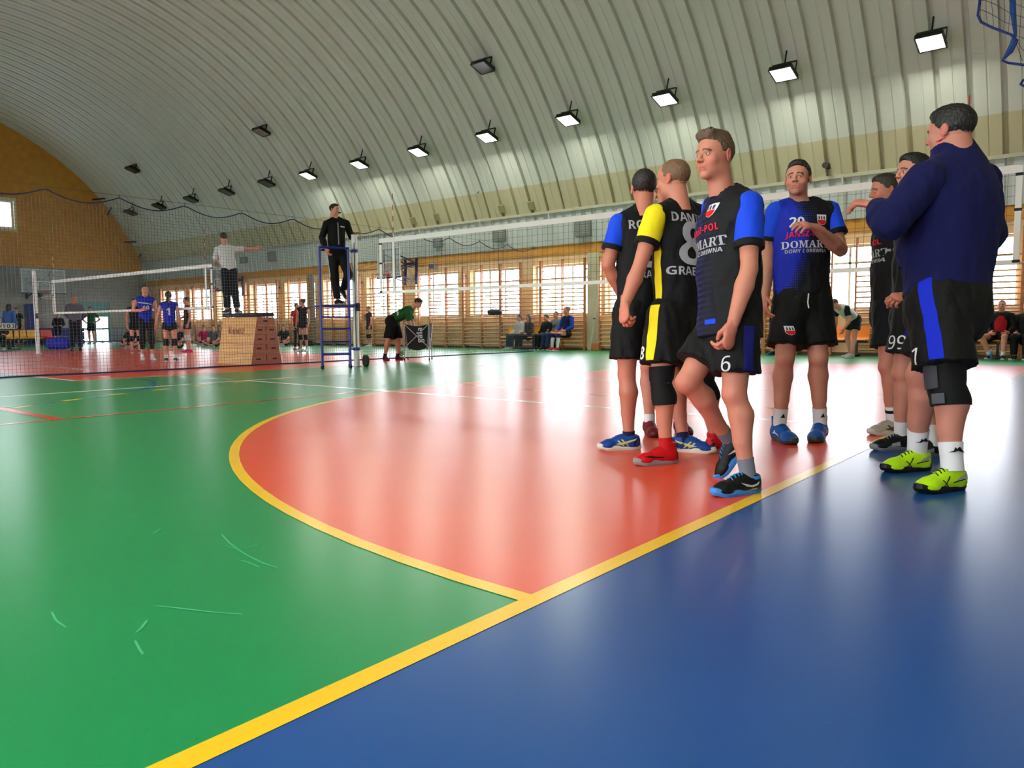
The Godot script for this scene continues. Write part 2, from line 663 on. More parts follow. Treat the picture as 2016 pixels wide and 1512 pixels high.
	# dark pipe stub and small anchor hook in the skirt
	var pv := at_z(1627, 325, -20.2)
	part(c, "pipe_stub", tube_mesh([pv + Vector3(0, 0, -0.2), pv + Vector3(0, -0.02, 0.12)], 0.075, 14), mat("stub", Color(0.18, 0.15, 0.12), 0.6))
	var ph := at_z(945, 379, -19.9)
	part(c, "anchor_hook", tube_mesh([ph + Vector3(-0.15, 0.06, -0.1), ph + Vector3(0.12, -0.06, 0.25)], 0.018, 6), mat("hook", Color(0.08, 0.09, 0.09), 0.5))

# ---------- walls and windows ----------
const WIN_W := 2.28
const WIN_Y0 := 1.14
const WIN_Y1 := 2.82
const WIN_PITCH := 2.89
const WIN_X0 := -42.0

func build_walls():
	var plaster_img := noise_image(256, 0.02, 4, 21, 0.9, 1.0)
	var peach := textured("wall_peach", Color(0.93, 0.77, 0.58), plaster_img, Vector3(0.4, 0.4, 0.4), 0.8)
	var ochre := textured("wall_ochre", Color(0.84, 0.58, 0.24), plaster_img, Vector3(0.4, 0.4, 0.4), 0.8)
	var greyw := textured("wall_grey", Color(0.62, 0.60, 0.57), plaster_img, Vector3(0.4, 0.4, 0.4), 0.8)
	var cream := textured("wall_cream", Color(0.80, 0.76, 0.64), plaster_img, Vector3(0.4, 0.4, 0.4), 0.8)
	var th := 0.38
	var zc := WALL_Z - th / 2
	var wb := structure("wall_back")
	var xa := END_X - 0.4
	var xb := BACK_X + 0.4
	part(wb, "wall_base", box_mesh(Vector3(xb - xa, WIN_Y0 + 0.3, th), 0.0, Vector3((xa + xb) / 2, (WIN_Y0 - 0.3) / 2, zc)), peach)
	part(wb, "lintel", box_mesh(Vector3(xb - xa, 3.12 - WIN_Y1, th), 0.0, Vector3((xa + xb) / 2, (3.12 + WIN_Y1) / 2, zc)), peach)
	part(wb, "head_beam", box_mesh(Vector3(xb - xa, 0.36, th + 0.04), 0.01, Vector3((xa + xb) / 2, 3.30, zc + 0.02)), ochre)
	part(wb, "wall_head", box_mesh(Vector3(xb - xa, 1.2, 0.25), 0.0, Vector3((xa + xb) / 2, 4.05, WALL_Z - 0.25)), greyw)
	var n := 15
	var prev := xa
	for k in n:
		var x0 := WIN_X0 + k * WIN_PITCH
		if x0 + WIN_W > BACK_X:
			break
		part(wb, "pier", box_mesh(Vector3(x0 - prev, WIN_Y1 - WIN_Y0, th), 0.0, Vector3((x0 + prev) / 2, (WIN_Y0 + WIN_Y1) / 2, zc)), peach)
		prev = x0 + WIN_W
		window(k + 1, x0)
	part(wb, "pier", box_mesh(Vector3(xb - prev, WIN_Y1 - WIN_Y0, th), 0.0, Vector3((xb + prev) / 2, (WIN_Y0 + WIN_Y1) / 2, zc)), peach)
	# projecting pilasters
	for px in [[1170, 640], [616, 640]]:
		var p := at_z(px[0], px[1], WALL_Z)
		part(wb, "pilaster", box_mesh(Vector3(0.42, 3.1, 0.1), 0.01, Vector3(p.x, 1.55, WALL_Z + 0.05)), cream if px[0] > 1000 else greyw)
	# end wall behind the far court
	var wl := structure("wall_left")
	var m := MB.new()
	var poly := PackedVector2Array()
	poly.append(Vector2(NEAR_Z + 0.4, -0.3))
	poly.append(Vector2(WALL_Z - 0.4, -0.3))
	poly.append(Vector2(WALL_Z - 0.4, 3.6))
	for s in 41:
		var a := lerpf(asin((3.6 - YC) / (RV + 0.2)), PI - asin((3.6 - YC) / (RV + 0.2)), s / 40.0)
		poly.append(Vector2(ZC - (RV + 0.2) * cos(a), YC + (RV + 0.2) * sin(a)))
	poly.append(Vector2(NEAR_Z + 0.4, 3.6))
	# window opening near the crown, door opening at the corner: the wall is built round them
	var wz0 := -14.12
	var wz1 := -12.3
	var wy0 := 5.8
	var wy1 := 7.2
	var dz0 := -18.55
	var dz1 := -17.0
	var dy := 2.2
	for cut in [[Rect2(wz0, wy0, wz1 - wz0, wy1 - wy0)], [Rect2(dz0, -0.4, dz1 - dz0, dy + 0.4)]]:
		pass
	end_wall(wl, poly, [Rect2(wz0, wy0, wz1 - wz0, wy1 - wy0), Rect2(dz0, -0.4, dz1 - dz0, dy + 0.4)], greyw, ochre)
	# high window with a pale frame
	var hw := structure("window_16")
	var frame_m := mat("win_white", Color(0.85, 0.85, 0.82), 0.45)
	var fm := MB.new()
	var cx := END_X - 0.12
	add_box(fm, Vector3(cx, wy0 + 0.05, (wz0 + wz1) / 2), Vector3(0.12, 0.1, wz1 - wz0))
	add_box(fm, Vector3(cx, wy1 - 0.05, (wz0 + wz1) / 2), Vector3(0.12, 0.1, wz1 - wz0))
	add_box(fm, Vector3(cx, (wy0 + wy1) / 2, wz0 + 0.05), Vector3(0.12, wy1 - wy0 - 0.2, 0.1))
	add_box(fm, Vector3(cx, (wy0 + wy1) / 2, wz1 - 0.05), Vector3(0.12, wy1 - wy0 - 0.2, 0.1))
	part(hw, "window_frame", fm.mesh(), frame_m)
	part(hw, "pane", box_mesh(Vector3(0.012, wy1 - wy0 - 0.2, wz1 - wz0 - 0.2), 0.0, Vector3(cx, (wy0 + wy1) / 2, (wz0 + wz1) / 2)), glass())
	part(hw, "surround", surround_mesh(END_X + 0.02, wz0 - 0.12, wz1 + 0.12, wy0 - 0.12, wy1 + 0.12, 0.12), mat("win_surround", Color(0.82, 0.78, 0.66), 0.7))
	# glazed door
	var dr := structure("door_1")
	var teal := mat("door_teal", Color(0.35, 0.55, 0.53), 0.5)
	var dm := MB.new()
	for zz in [dz0 + 0.05, (dz0 + dz1) / 2, dz1 - 0.05]:
		add_box(dm, Vector3(END_X - 0.1, dy / 2, zz), Vector3(0.08, dy, 0.1))
	for yy in [0.06, 0.75, 1.45, dy - 0.05]:
		add_box(dm, Vector3(END_X - 0.1, yy, (dz0 + dz1) / 2), Vector3(0.07, 0.1, dz1 - dz0))
	part(dr, "door_frame", dm.mesh(), teal)
	for k in 2:
		for r in 3:
			var y0: float = [0.11, 0.8, 1.5][r]
			var y1: float = [0.7, 1.4, dy - 0.1][r]
			var z0 := dz0 + 0.1 + k * (dz1 - dz0 - 0.1) / 2.0
			var z1 := z0 + (dz1 - dz0 - 0.3) / 2.0
			part(dr, "pane", box_mesh(Vector3(0.012, y1 - y0, z1 - z0), 0.0, Vector3(END_X - 0.1, (y0 + y1) / 2, (z0 + z1) / 2)), glass() if r < 2 else teal)
	part(dr, "door_handle", tube_mesh([Vector3(END_X - 0.04, 1.0, -17.7), Vector3(END_X + 0.02, 1.0, -17.7), Vector3(END_X + 0.02, 1.0, -17.82)], 0.012, 6), mat("steel", Color(0.6, 0.6, 0.6), 0.35, 0.9))
	# walls behind the camera
	var wr := structure("wall_right")
	end_wall_mirror(wr, poly, cream)
	# the near long wall mirrors the window wall; its windows light the floor and the players from behind the camera
	var wf := structure("wall_front")
	var zf := NEAR_Z + th / 2
	part(wf, "wall_base", box_mesh(Vector3(xb - xa, WIN_Y0 + 0.3, th), 0.0, Vector3((xa + xb) / 2, (WIN_Y0 - 0.3) / 2, zf)), peach)
	part(wf, "lintel", box_mesh(Vector3(xb - xa, 3.9 - WIN_Y1, th), 0.0, Vector3((xa + xb) / 2, (3.9 + WIN_Y1) / 2, zf)), peach)
	part(wf, "wall_head", box_mesh(Vector3(xb - xa, 1.0, 0.3), 0.0, Vector3((xa + xb) / 2, 4.0, NEAR_Z + 0.3)), greyw)
	prev = xa
	for k in range(3, 15):
		var x0 := WIN_X0 + k * WIN_PITCH
		if x0 + WIN_W > BACK_X:
			break
		part(wf, "pier", box_mesh(Vector3(x0 - prev, WIN_Y1 - WIN_Y0, th), 0.0, Vector3((x0 + prev) / 2, (WIN_Y0 + WIN_Y1) / 2, zf)), peach)
		prev = x0 + WIN_W
		window(k + 20, x0, NEAR_Z, 1.0)
	part(wf, "pier", box_mesh(Vector3(xb - prev, WIN_Y1 - WIN_Y0, th), 0.0, Vector3((xb + prev) / 2, (WIN_Y0 + WIN_Y1) / 2, zf)), peach)
	# dark skirting along the window wall
	var bb := structure("baseboard_back")
	part(bb, "board", box_mesh(Vector3(BACK_X - END_X, 0.07, 0.025), 0.004, Vector3((BACK_X + END_X) / 2, 0.035, WALL_Z + 0.014)), mat("skirting", Color(0.33, 0.24, 0.17), 0.6))
	var bl := structure("baseboard_left")
	part(bl, "board", box_mesh(Vector3(0.025, 0.1, dz0 - WALL_Z), 0.004, Vector3(END_X + 0.014, 0.05, (WALL_Z + dz0) / 2)), mat("skirting", Color(0.33, 0.24, 0.17), 0.6))
	part(bl, "board", box_mesh(Vector3(0.025, 0.1, NEAR_Z - dz1), 0.004, Vector3(END_X + 0.014, 0.05, (NEAR_Z + dz1) / 2)), mat("skirting", Color(0.33, 0.24, 0.17), 0.6))

func surround_mesh(x: float, z0: float, z1: float, y0: float, y1: float, w: float) -> ArrayMesh:
	var m := MB.new()
	add_box(m, Vector3(x, y0 + w / 2, (z0 + z1) / 2), Vector3(0.06, w, z1 - z0))
	add_box(m, Vector3(x, y1 - w / 2, (z0 + z1) / 2), Vector3(0.06, w, z1 - z0))
	add_box(m, Vector3(x, (y0 + y1) / 2, z0 + w / 2), Vector3(0.06, y1 - y0 - 2 * w, w))
	add_box(m, Vector3(x, (y0 + y1) / 2, z1 - w / 2), Vector3(0.06, y1 - y0 - 2 * w, w))
	return m.mesh()

# end wall cut into cells round its openings, lower part grey, upper part ochre
func end_wall(parent: Node3D, poly: PackedVector2Array, holes: Array, low: Material, high: Material):
	var zs := [WALL_Z - 0.4, NEAR_Z + 0.4]
	var ys := [-0.3, 3.95, 13.0]
	for h in holes:
		zs.append_array([h.position.x, h.end.x])
		ys.append_array([h.position.y, h.end.y])
	zs.sort()
	ys.sort()
	var ml := MB.new()
	var mh := MB.new()
	for a in zs.size() - 1:
		for b in ys.size() - 1:
			if zs[a + 1] - zs[a] < 0.001 or ys[b + 1] - ys[b] < 0.001:
				continue
			var mid := Vector2((zs[a] + zs[a + 1]) / 2, (ys[b] + ys[b + 1]) / 2)
			var skip := false
			for h in holes:
				if h.has_point(mid):
					skip = true
			if skip:
				continue
			var cell := PackedVector2Array([Vector2(zs[a], ys[b]), Vector2(zs[a + 1], ys[b]), Vector2(zs[a + 1], ys[b + 1]), Vector2(zs[a], ys[b + 1])])
			for piece in Geometry2D.intersect_polygons(cell, poly):
				extrude_x(ml if mid.y < 3.95 else mh, piece, END_X, END_X - 0.35)
	part(parent, "grey_lower_wall", ml.mesh(), low)
	part(parent, "ochre_gable", mh.mesh(), high)

func extrude_x(m: MB, piece: PackedVector2Array, x0: float, x1: float):
	var idx := Geometry2D.triangulate_polygon(piece)
	for t in range(0, idx.size(), 3):
		for x in [x0, x1]:
			var a := Vector3(x, piece[idx[t]].y, piece[idx[t]].x)
			var b := Vector3(x, piece[idx[t + 1]].y, piece[idx[t + 1]].x)
			var c := Vector3(x, piece[idx[t + 2]].y, piece[idx[t + 2]].x)
			var out := Vector3(signf(x0 - x1) * (1.0 if x == x0 else -1.0), 0, 0)
			if (c - a).cross(b - a).dot(out) >= 0.0:
				m.tri(a, b, c)
			else:
				m.tri(a, c, b)
	var n := piece.size()
	var mid := Vector2.ZERO
	for p in piece:
		mid += p / n
	for k in n:
		var p := piece[k]
		var q := piece[(k + 1) % n]
		var e := (p + q) / 2 - mid
		m.face(Vector3(x0, p.y, p.x), Vector3(x0, q.y, q.x), Vector3(x1, q.y, q.x), Vector3(x1, p.y, p.x), Vector3(0, e.y, e.x))

func end_wall_mirror(parent: Node3D, poly: PackedVector2Array, m_: Material):
	var m := MB.new()
	extrude_x(m, poly, BACK_X, BACK_X + 0.35)
	part(parent, "wall_slab", m.mesh(), m_)

func glass() -> StandardMaterial3D:
	if mats.has("glass"):
		return mats["glass"]
	var m := StandardMaterial3D.new()
	m.albedo_color = Color(0.95, 0.98, 1.0, 0.08)
	m.transparency = BaseMaterial3D.TRANSPARENCY_ALPHA
	m.roughness = 0.02
	mats["glass"] = m
	return m

func window(k: int, x0: float, wall_z := WALL_Z, out := -1.0):
	var w := structure("window_%d" % k)
	var fr := mat("win_frame", Color(0.80, 0.80, 0.77), 0.45)
	var z := wall_z + 0.24 * out
	var x1 := x0 + WIN_W
	var ym := 2.36
	var m := MB.new()
	var t := 0.07
	add_box(m, Vector3((x0 + x1) / 2, WIN_Y0 + t / 2, z), Vector3(WIN_W, t, 0.07))
	add_box(m, Vector3((x0 + x1) / 2, WIN_Y1 - t / 2, z), Vector3(WIN_W, t, 0.07))
	add_box(m, Vector3(x0 + t / 2, (WIN_Y0 + WIN_Y1) / 2, z), Vector3(t, WIN_Y1 - WIN_Y0 - 2 * t, 0.07))
	add_box(m, Vector3(x1 - t / 2, (WIN_Y0 + WIN_Y1) / 2, z), Vector3(t, WIN_Y1 - WIN_Y0 - 2 * t, 0.07))
	part(w, "window_frame", m.mesh(), fr)
	part(w, "transom", box_mesh(Vector3(WIN_W - 2 * t, 0.055, 0.06), 0.0, Vector3((x0 + x1) / 2, ym, z)), fr)
	var pw := (WIN_W - 2 * t) / 3.0
	for c in [1, 2]:
		part(w, "mullion", box_mesh(Vector3(0.06, WIN_Y1 - WIN_Y0 - 2 * t, 0.06), 0.0, Vector3(x0 + t + pw * c, (WIN_Y0 + WIN_Y1) / 2, z)), fr)
	for c in 3:
		var xa := x0 + t + pw * c + (0.03 if c else 0.0)
		var xb := x0 + t + pw * (c + 1) - (0.03 if c < 2 else 0.0)
		part(w, "pane", box_mesh(Vector3(xb - xa, ym - 0.0275 - WIN_Y0 - t, 0.01), 0.0, Vector3((xa + xb) / 2, (ym - 0.0275 + WIN_Y0 + t) / 2, z)), glass())
		part(w, "pane", box_mesh(Vector3(xb - xa, WIN_Y1 - t - ym - 0.0275, 0.01), 0.0, Vector3((xa + xb) / 2, (ym + 0.0275 + WIN_Y1 - t) / 2, z)), glass())
	part(w, "window_sill", box_mesh(Vector3(WIN_W + 0.1, 0.035, 0.24), 0.008, Vector3((x0 + x1) / 2, WIN_Y0 + 0.005, wall_z + 0.1 * out)), mat("sill", Color(0.72, 0.68, 0.60), 0.6))

# ---------- floodlights ----------
func build_lamps():
	var hous := mat("flood_housing", Color(0.10, 0.11, 0.10), 0.5, 0.3)
	var lens_off := mat("flood_lens_off", Color(0.16, 0.19, 0.17), 0.15)
	var lens_on := mat("flood_lens_on", Color(1, 1, 1), 0.3)
	lens_on.emission_enabled = true
	lens_on.emission = Color(0.98, 1.0, 0.96)
	lens_on.emission_energy_multiplier = 4.0
	var housing := box_mesh(Vector3(0.54, 0.54, 0.1), 0.02, Vector3(0, 0, 0.05))
	var rim := MB.new()
	for s in [-1.0, 1.0]:
		add_box(rim, Vector3(s * 0.26, 0, -0.005), Vector3(0.03, 0.55, 0.02))
		add_box(rim, Vector3(0, s * 0.26, -0.005), Vector3(0.49, 0.03, 0.02))
	var rim_mesh := rim.mesh()
	var lens := box_mesh(Vector3(0.49, 0.49, 0.006), 0.0, Vector3(0, 0, -0.004))
	var fins := MB.new()
	for k in 7:
		add_box(fins, Vector3(-0.15 + k * 0.05, 0, 0.13), Vector3(0.012, 0.34, 0.06))
	var fin_mesh := fins.mesh()
	var br := MB.new()
	for s in [-1.0, 1.0]:
		add_box(br, Vector3(s * 0.285, 0, 0.16), Vector3(0.012, 0.05, 0.26))
	add_box(br, Vector3(0, 0, 0.29), Vector3(0.58, 0.05, 0.012))
	add_tube(br, PackedVector3Array([Vector3(0, 0, 0.29), Vector3(0, 0, 0.62)]), 0.02, 8)
	var br_mesh := br.mesh()
	var spots := []
	for k in 8:
		spots.append([Vector3(-3.68 - k * 3.13, 6.73, -18.52), true, "lit square floodlight in the row above the window wall", "floodlights above the window wall"])
	for k in range(8, 13):
		spots.append([Vector3(-3.68 - k * 3.13 + 0.3, 6.76, -18.5), false, "unlit square floodlight in the row above the window wall", "dark floodlights above the window wall"])
	for x in [-15.27, -26.84, -37.86]:
		spots.append([Vector3(x, 8.38, -17.3), false, "unlit square floodlight high up on the arched roof", "dark floodlights higher on the roof"])
	for k in range(-1, 4):
		spots.append([Vector3(-3.68 - k * 3.13, 6.73, -0.08), true, "lit square floodlight in the row above the near long wall", "floodlights above the near wall"])
	for s in spots:
		var p: Vector3 = s[0]
		var f := thing("floodlight", s[2], "floodlight", Vector3.ZERO, 0.0, s[3])
		# faces down and towards the middle of the hall
		var inward := signf(ZC - p.z)
		var look := Vector3(0, -0.95, 0.3 * inward).normalized()
		var b := Basis(Vector3.RIGHT, Vector3(0, look.z, -look.y), -look)
		b = Basis(Vector3.RIGHT, (-look).cross(Vector3.RIGHT), -look)
		f.transform = Transform3D(b, p)
		part(f, "housing", housing, hous)
		part(f, "rim", rim_mesh, hous)
		part(f, "cooling_fins", fin_mesh, hous)
		part(f, "bracket", br_mesh, hous)
		if s[1]:
			part(f, "lamp_lens", lens, lens_on)
			var l := AreaLight3D.new()
			l.name = "floodlight_beam"
			l.area_size = Vector2(0.5, 0.5)
			l.light_energy = LAMP_ENERGY
			l.light_color = Color(0.97, 1.0, 0.93)
			l.area_range = 60.0
			l.area_attenuation = 2.0
			l.shadow_enabled = true
			l.position = Vector3(0, 0, -0.03)
			f.add_child(l)
		else:
			part(f, "lens", lens, lens_off)

# ---------- nets ----------
func threads(m: MB, a: Vector3, b: Vector3, t: float, hint: Vector3):
	add_bar(m, a, b, t, t, hint)

func volley_net(called: String, label: String, x0: float, x1: float, z0: float, z1: float, top: float, bottom: float, cell: float, th: float, ant_l: float, ant_r: float, post_l: Vector3, post_r: Vector3):
	var n := thing(called, label, "volleyball net")
	var white := mat("net_tape", Color(0.86, 0.85, 0.82), 0.7)
	var black := mat("net_thread", Color(0.05, 0.05, 0.06), 0.7)
	var dir := Vector3(x1 - x0, 0, z1 - z0).normalized()
	var side := Vector3(-dir.z, 0, dir.x)
	var P := func(x: float, y: float) -> Vector3:
		var f := (x - x0) / (x1 - x0)
		return Vector3(x, y, lerpf(z0, z1, f))
	var m := MB.new()
	var nx := int(round(absf(x1 - x0) / cell))
	for k in nx + 1:
		var x := lerpf(x0, x1, float(k) / nx)
		threads(m, P.call(x, bottom), P.call(x, top), th, side)
	var ny := int(round((top - bottom) / cell))
	for k in range(1, ny):
		var y := lerpf(bottom, top, float(k) / ny)
		# each cord dips a little between the side tapes
		var prev: Vector3 = P.call(x0, y)
		for s in range(1, 9):
			var f := s / 8.0
			var q: Vector3 = P.call(lerpf(x0, x1, f), y - 0.02 * sin(f * PI) + 0.006 * sin(f * 17.0 + k))
			threads(m, prev, q, th, Vector3.UP)
			prev = q
	var mesh_o := part(n, "netting", m.mesh(), black)
	mesh_o.set_meta("kind", "stuff")
	var b := Basis(dir, Vector3.UP, side)
	var L := Vector3(x1 - x0, 0, z1 - z0).length()
	part(n, "top_tape", box_mesh(Vector3(L, 0.085, 0.014), 0.004), white, Transform3D(b, P.call((x0 + x1) / 2, top - 0.035)))
	part(n, "bottom_tape", box_mesh(Vector3(L, 0.055, 0.012), 0.004), white, Transform3D(b, P.call((x0 + x1) / 2, bottom + 0.02)))
	for x in [x0, x1]:
		part(n, "side_rod", box_mesh(Vector3(0.06, top - bottom, 0.016), 0.004), white, Transform3D(b, P.call(x, (top + bottom) / 2)))
	for x in [ant_l, ant_r]:
		part(n, "side_tape", box_mesh(Vector3(0.06, top - bottom, 0.018), 0.004), white, Transform3D(b, P.call(x, (top + bottom) / 2)))
		var base: Vector3 = P.call(x, bottom)
		var a := part(n, "antenna", tube_mesh([base, base + Vector3(0, 1.8, 0)], 0.006, 6), mat("antenna_white", Color(0.88, 0.85, 0.8), 0.5))
		for k in range(0, 18, 2):
			part(a, "red_band", tube_mesh([base + Vector3(0, 1.7 - k * 0.1, 0), base + Vector3(0, 1.8 - k * 0.1, 0)], 0.0085, 6), mat("antenna_red", Color(0.72, 0.10, 0.10), 0.5))
	var cord := mat("cord", Color(0.75, 0.73, 0.68), 0.7)
	for e in [[x0, post_l], [x1, post_r]]:
		for y in [top - 0.04, top - 0.45, bottom + 0.02]:
			var q: Vector3 = e[1]
			part(n, "tension_cord", tube_mesh([P.call(e[0], y), Vector3(q.x, y - 0.05, q.z)], 0.007, 5), cord)
	for e in [x0, x1]:
		for y in [top - 0.09, top - 0.45, bottom + 0.03]:
			part(n, "buckle", box_mesh(Vector3(0.07, 0.03, 0.03), 0.005), black, Transform3D(b, P.call(e, y)))

func net_post(label: String, p: Vector3, h: float, r: float):
	var o := thing("net_post", label, "post", Vector3(p.x, 0, p.z))
	var white := mat("post_white", Color(0.83, 0.82, 0.80), 0.35)
	part(o, "tube", tube_mesh([Vector3.ZERO, Vector3(0, h, 0)], r, 16), white)
	part(o, "cap", tube_mesh([Vector3(0, h, 0), Vector3(0, h + 0.015, 0)], r * 1.06, 16), white)
	part(o, "floor_sleeve", tube_mesh([Vector3(0, 0, 0), Vector3(0, 0.02, 0)], r * 1.8, 16), mat("steel", Color(0.6, 0.6, 0.6), 0.35, 0.9))
	part(o, "groove", box_mesh(Vector3(0.012, h - 0.5, 0.01), 0.0, Vector3(r * 0.75, h / 2 + 0.1, r * 0.72)), mat("dark_metal", Color(0.09, 0.09, 0.10), 0.4, 0.5))
	part(o, "winch", box_mesh(Vector3(0.07, 0.16, 0.07), 0.01, Vector3(r + 0.02, 1.2, 0)), mat("dark_metal", Color(0.09, 0.09, 0.10), 0.4, 0.5))
	return o

func divider_net():
	var x := -14.35
	var n := thing("divider_net", "dark blue ball-stop net hung across the hall behind the referee stand", "net")
	var blue := mat("divider_thread", Color(0.33, 0.34, 0.40), 0.8)
	var rope := mat("divider_rope", Color(0.09, 0.11, 0.30), 0.7)
	var z0 := 1.6
	var z1 := -18.6
	var cell := 0.06
	var th := 0.0036
	var step := 1.22
	var base := -6.31
	var drop := func(z: float) -> float:
		var f := fposmod((z - base) / step, 1.0)
		return 3.16 - 0.16 * sin(PI * f)
	var m := MB.new()
	var z := z0
	while z > z1:
		threads(m, Vector3(x, 0.02, z), Vector3(x, drop.call(z), z), th, Vector3.RIGHT)
		z -= cell
	var y := 0.08
	while y < 2.98:
		threads(m, Vector3(x, y, z0), Vector3(x, y, z1), th, Vector3.UP)
		y += cell
	var o := part(n, "netting", m.mesh(), blue)
	o.set_meta("kind", "stuff")
	var top := PackedVector3Array()
	z = z0
	while z > z1:
		top.append(Vector3(x, drop.call(z), z))
		z -= 0.1
	var tm := MB.new()
	add_tube(tm, top, 0.011, 5)
	part(n, "scalloped_top_rope", tm.mesh(), rope)
	var bot := PackedVector3Array()
	z = z0
	while z > z1:
		bot.append(Vector3(x + 0.05 * sin(z * 1.7) + 0.03 * sin(z * 4.1), 0.0155, z))
		z -= 0.15
	var bm := MB.new()
	add_tube(bm, bot, 0.015, 6)
	part(n, "bottom_rope", bm.mesh(), rope)
	part(n, "hanging_cable", tube_mesh([Vector3(x, 3.2, z0 + 0.3), Vector3(x, 3.2, z1 - 0.2)], 0.004, 5), mat("cable", Color(0.4, 0.4, 0.4), 0.4, 0.6))
	z = base + step * 7
	while z > z1:
		if z < z0:
			part(n, "hook", tube_mesh([Vector3(x, 3.21, z), Vector3(x, 3.14, z)], 0.008, 5), mat("cable", Color(0.4, 0.4, 0.4), 0.4, 0.6))
		z -= step

func hanging_net():
	# gathered end of a blue safety net hanging from the roof over the goal line
	var n := thing("safety_net", "bright blue safety net gathered in folds under the roof", "net")
	var blue := mat("safety_rope", Color(0.06, 0.17, 0.52), 0.6)
	var thin := mat("safety_thread", Color(0.05, 0.09, 0.24), 0.7)
	var Z := 8.6
	var edge := [[1945, -160, 8.3], [1934, -60, 8.4], [1929, 0, 8.5], [1925, 30, 8.6], [1932, 44, 8.6], [1955, 55, 8.5], [1990, 68, 8.4], [2003, 80, 8.35], [1992, 102, 8.5], [1973, 119, 8.6], [1985, 124, 8.6], [2016, 128, 8.5], [2060, 134, 8.4], [2060, 150, 8.5], [2014, 158, 8.6], [2009, 166, 8.6], [2020, 172, 8.5], [2070, 190, 8.4]]
	var pts := PackedVector3Array()
	for e in edge:
		pts.append(at(e[0], e[1], e[2]))
	var m := MB.new()
	add_tube(m, pts, 0.014, 6)
	part(n, "border_rope", m.mesh(), blue)
	# second gathered rope and the folds
	var m2 := MB.new()
	add_tube(m2, PackedVector3Array([at(1992, -160, 8.7), at(1993, -40, 8.7), at(1994, 20, 8.7), at(1999, 66, 8.6), at(1992, 90, 8.65), at(1975, 117, 8.65)]), PackedFloat32Array([0.025, 0.03, 0.035, 0.02, 0.03, 0.012]), 6)
	part(n, "gathered_fold", m2.mesh(), mat("safety_fold", Color(0.16, 0.34, 0.66), 0.7))
	var m3 := MB.new()
	var cellpx := 22.0
	for k in 16:
		var y0 := -200.0 + k * cellpx
		var prev := Vector3.ZERO
		for s in 9:
			var px := 1928.0 + s * 17.0
			var py := y0 + s * 7.0 + 3.0 * sin(s * 1.3 + k)
			var lim := 44.0 + (px - 1928.0) * 0.42 if px < 2000.0 else 120.0
			var q := at(px, minf(py, lim), 8.5 + 0.12 * sin(s * 0.9))
			if s > 0 and py < lim + 8.0:
				threads(m3, prev, q, 0.004, Vector3.UP)
			prev = q
	for s in 12:
		var px := 1932.0 + s * 11.0
		var lim := 44.0 + (px - 1928.0) * 0.42 if px < 2000.0 else 124.0
		var prev := at(px, -200, 8.5)
		for k in 12:
			var py := lerpf(-200.0, lim, (k + 1) / 12.0)
			var q := at(px + 2.0 * sin(k * 1.1 + s), py, 8.5 + 0.12 * sin(s * 0.6))
			threads(m3, prev, q, 0.004, Vector3.RIGHT)
			prev = q
	var o := part(n, "netting", m3.mesh(), thin)
	o.set_meta("kind", "stuff")

# ---------- wall bars ----------
func wall_bars():
	var wood_img := noise_image(256, 0.012, 4, 31, 0.78, 1.0, Vector2(0.35, 5.0))
	var wood := textured("bar_wood", Color(0.78, 0.50, 0.30), wood_img, Vector3(0.8, 0.8, 0.8), 0.5)
	var rungm := textured("rung_wood", Color(0.86, 0.66, 0.45), wood_img, Vector3(0.8, 0.8, 0.8), 0.45)
	var w := 1.77
	var up := box_mesh(Vector3(0.045, 2.95, 0.11), 0.006, Vector3(0, 1.475, 0))
	var rung := tube_mesh([Vector3(0, 0, 0), Vector3(0.84, 0, 0)], 0.021, 8)
	var first: Node3D = null
	for sx in [-43.67, -36.05, -28.43, -20.81, -13.19, -5.57]:
		for k in 4:
			var x: float = sx + k * w
			if x + w > BACK_X - 0.1 or x < END_X + 0.1:
				continue
			var o: Node3D
			if first == null:
				o = thing("wall_bars", "wooden wall bars of three uprights and round rungs against the window wall", "wall bars", Vector3.ZERO, 0.0, "wall bars along the window wall")
				for u in [0.0225, 0.885, 1.7475]:
					part(o, "upright", up, wood, Transform3D(Basis.IDENTITY, Vector3(u, 0, 0)))
				for s in 2:
					for r in 16:
						part(o, "rung", rung, rungm, Transform3D(Basis.IDENTITY, Vector3(0.0225 + s * 0.8625 + 0.01, 0.15 + r * 0.131, 0.02)))
					part(o, "rung", rung, rungm, Transform3D(Basis.IDENTITY, Vector3(0.0225 + s * 0.8625 + 0.01, 2.33, 0.06)))
				for u in [0.0225, 1.7475]:
					part(o, "wall_bracket", box_mesh(Vector3(0.03, 0.05, 0.09), 0.004), mat("dark_metal", Color(0.09, 0.09, 0.10), 0.4, 0.5), Transform3D(Basis.IDENTITY, Vector3(u, 2.6, -0.09)))
				first = o
			else:
				o = copy_of(first, Vector3.ZERO, 0.0)
			o.position = Vector3(x, 0, WALL_Z + 0.19)

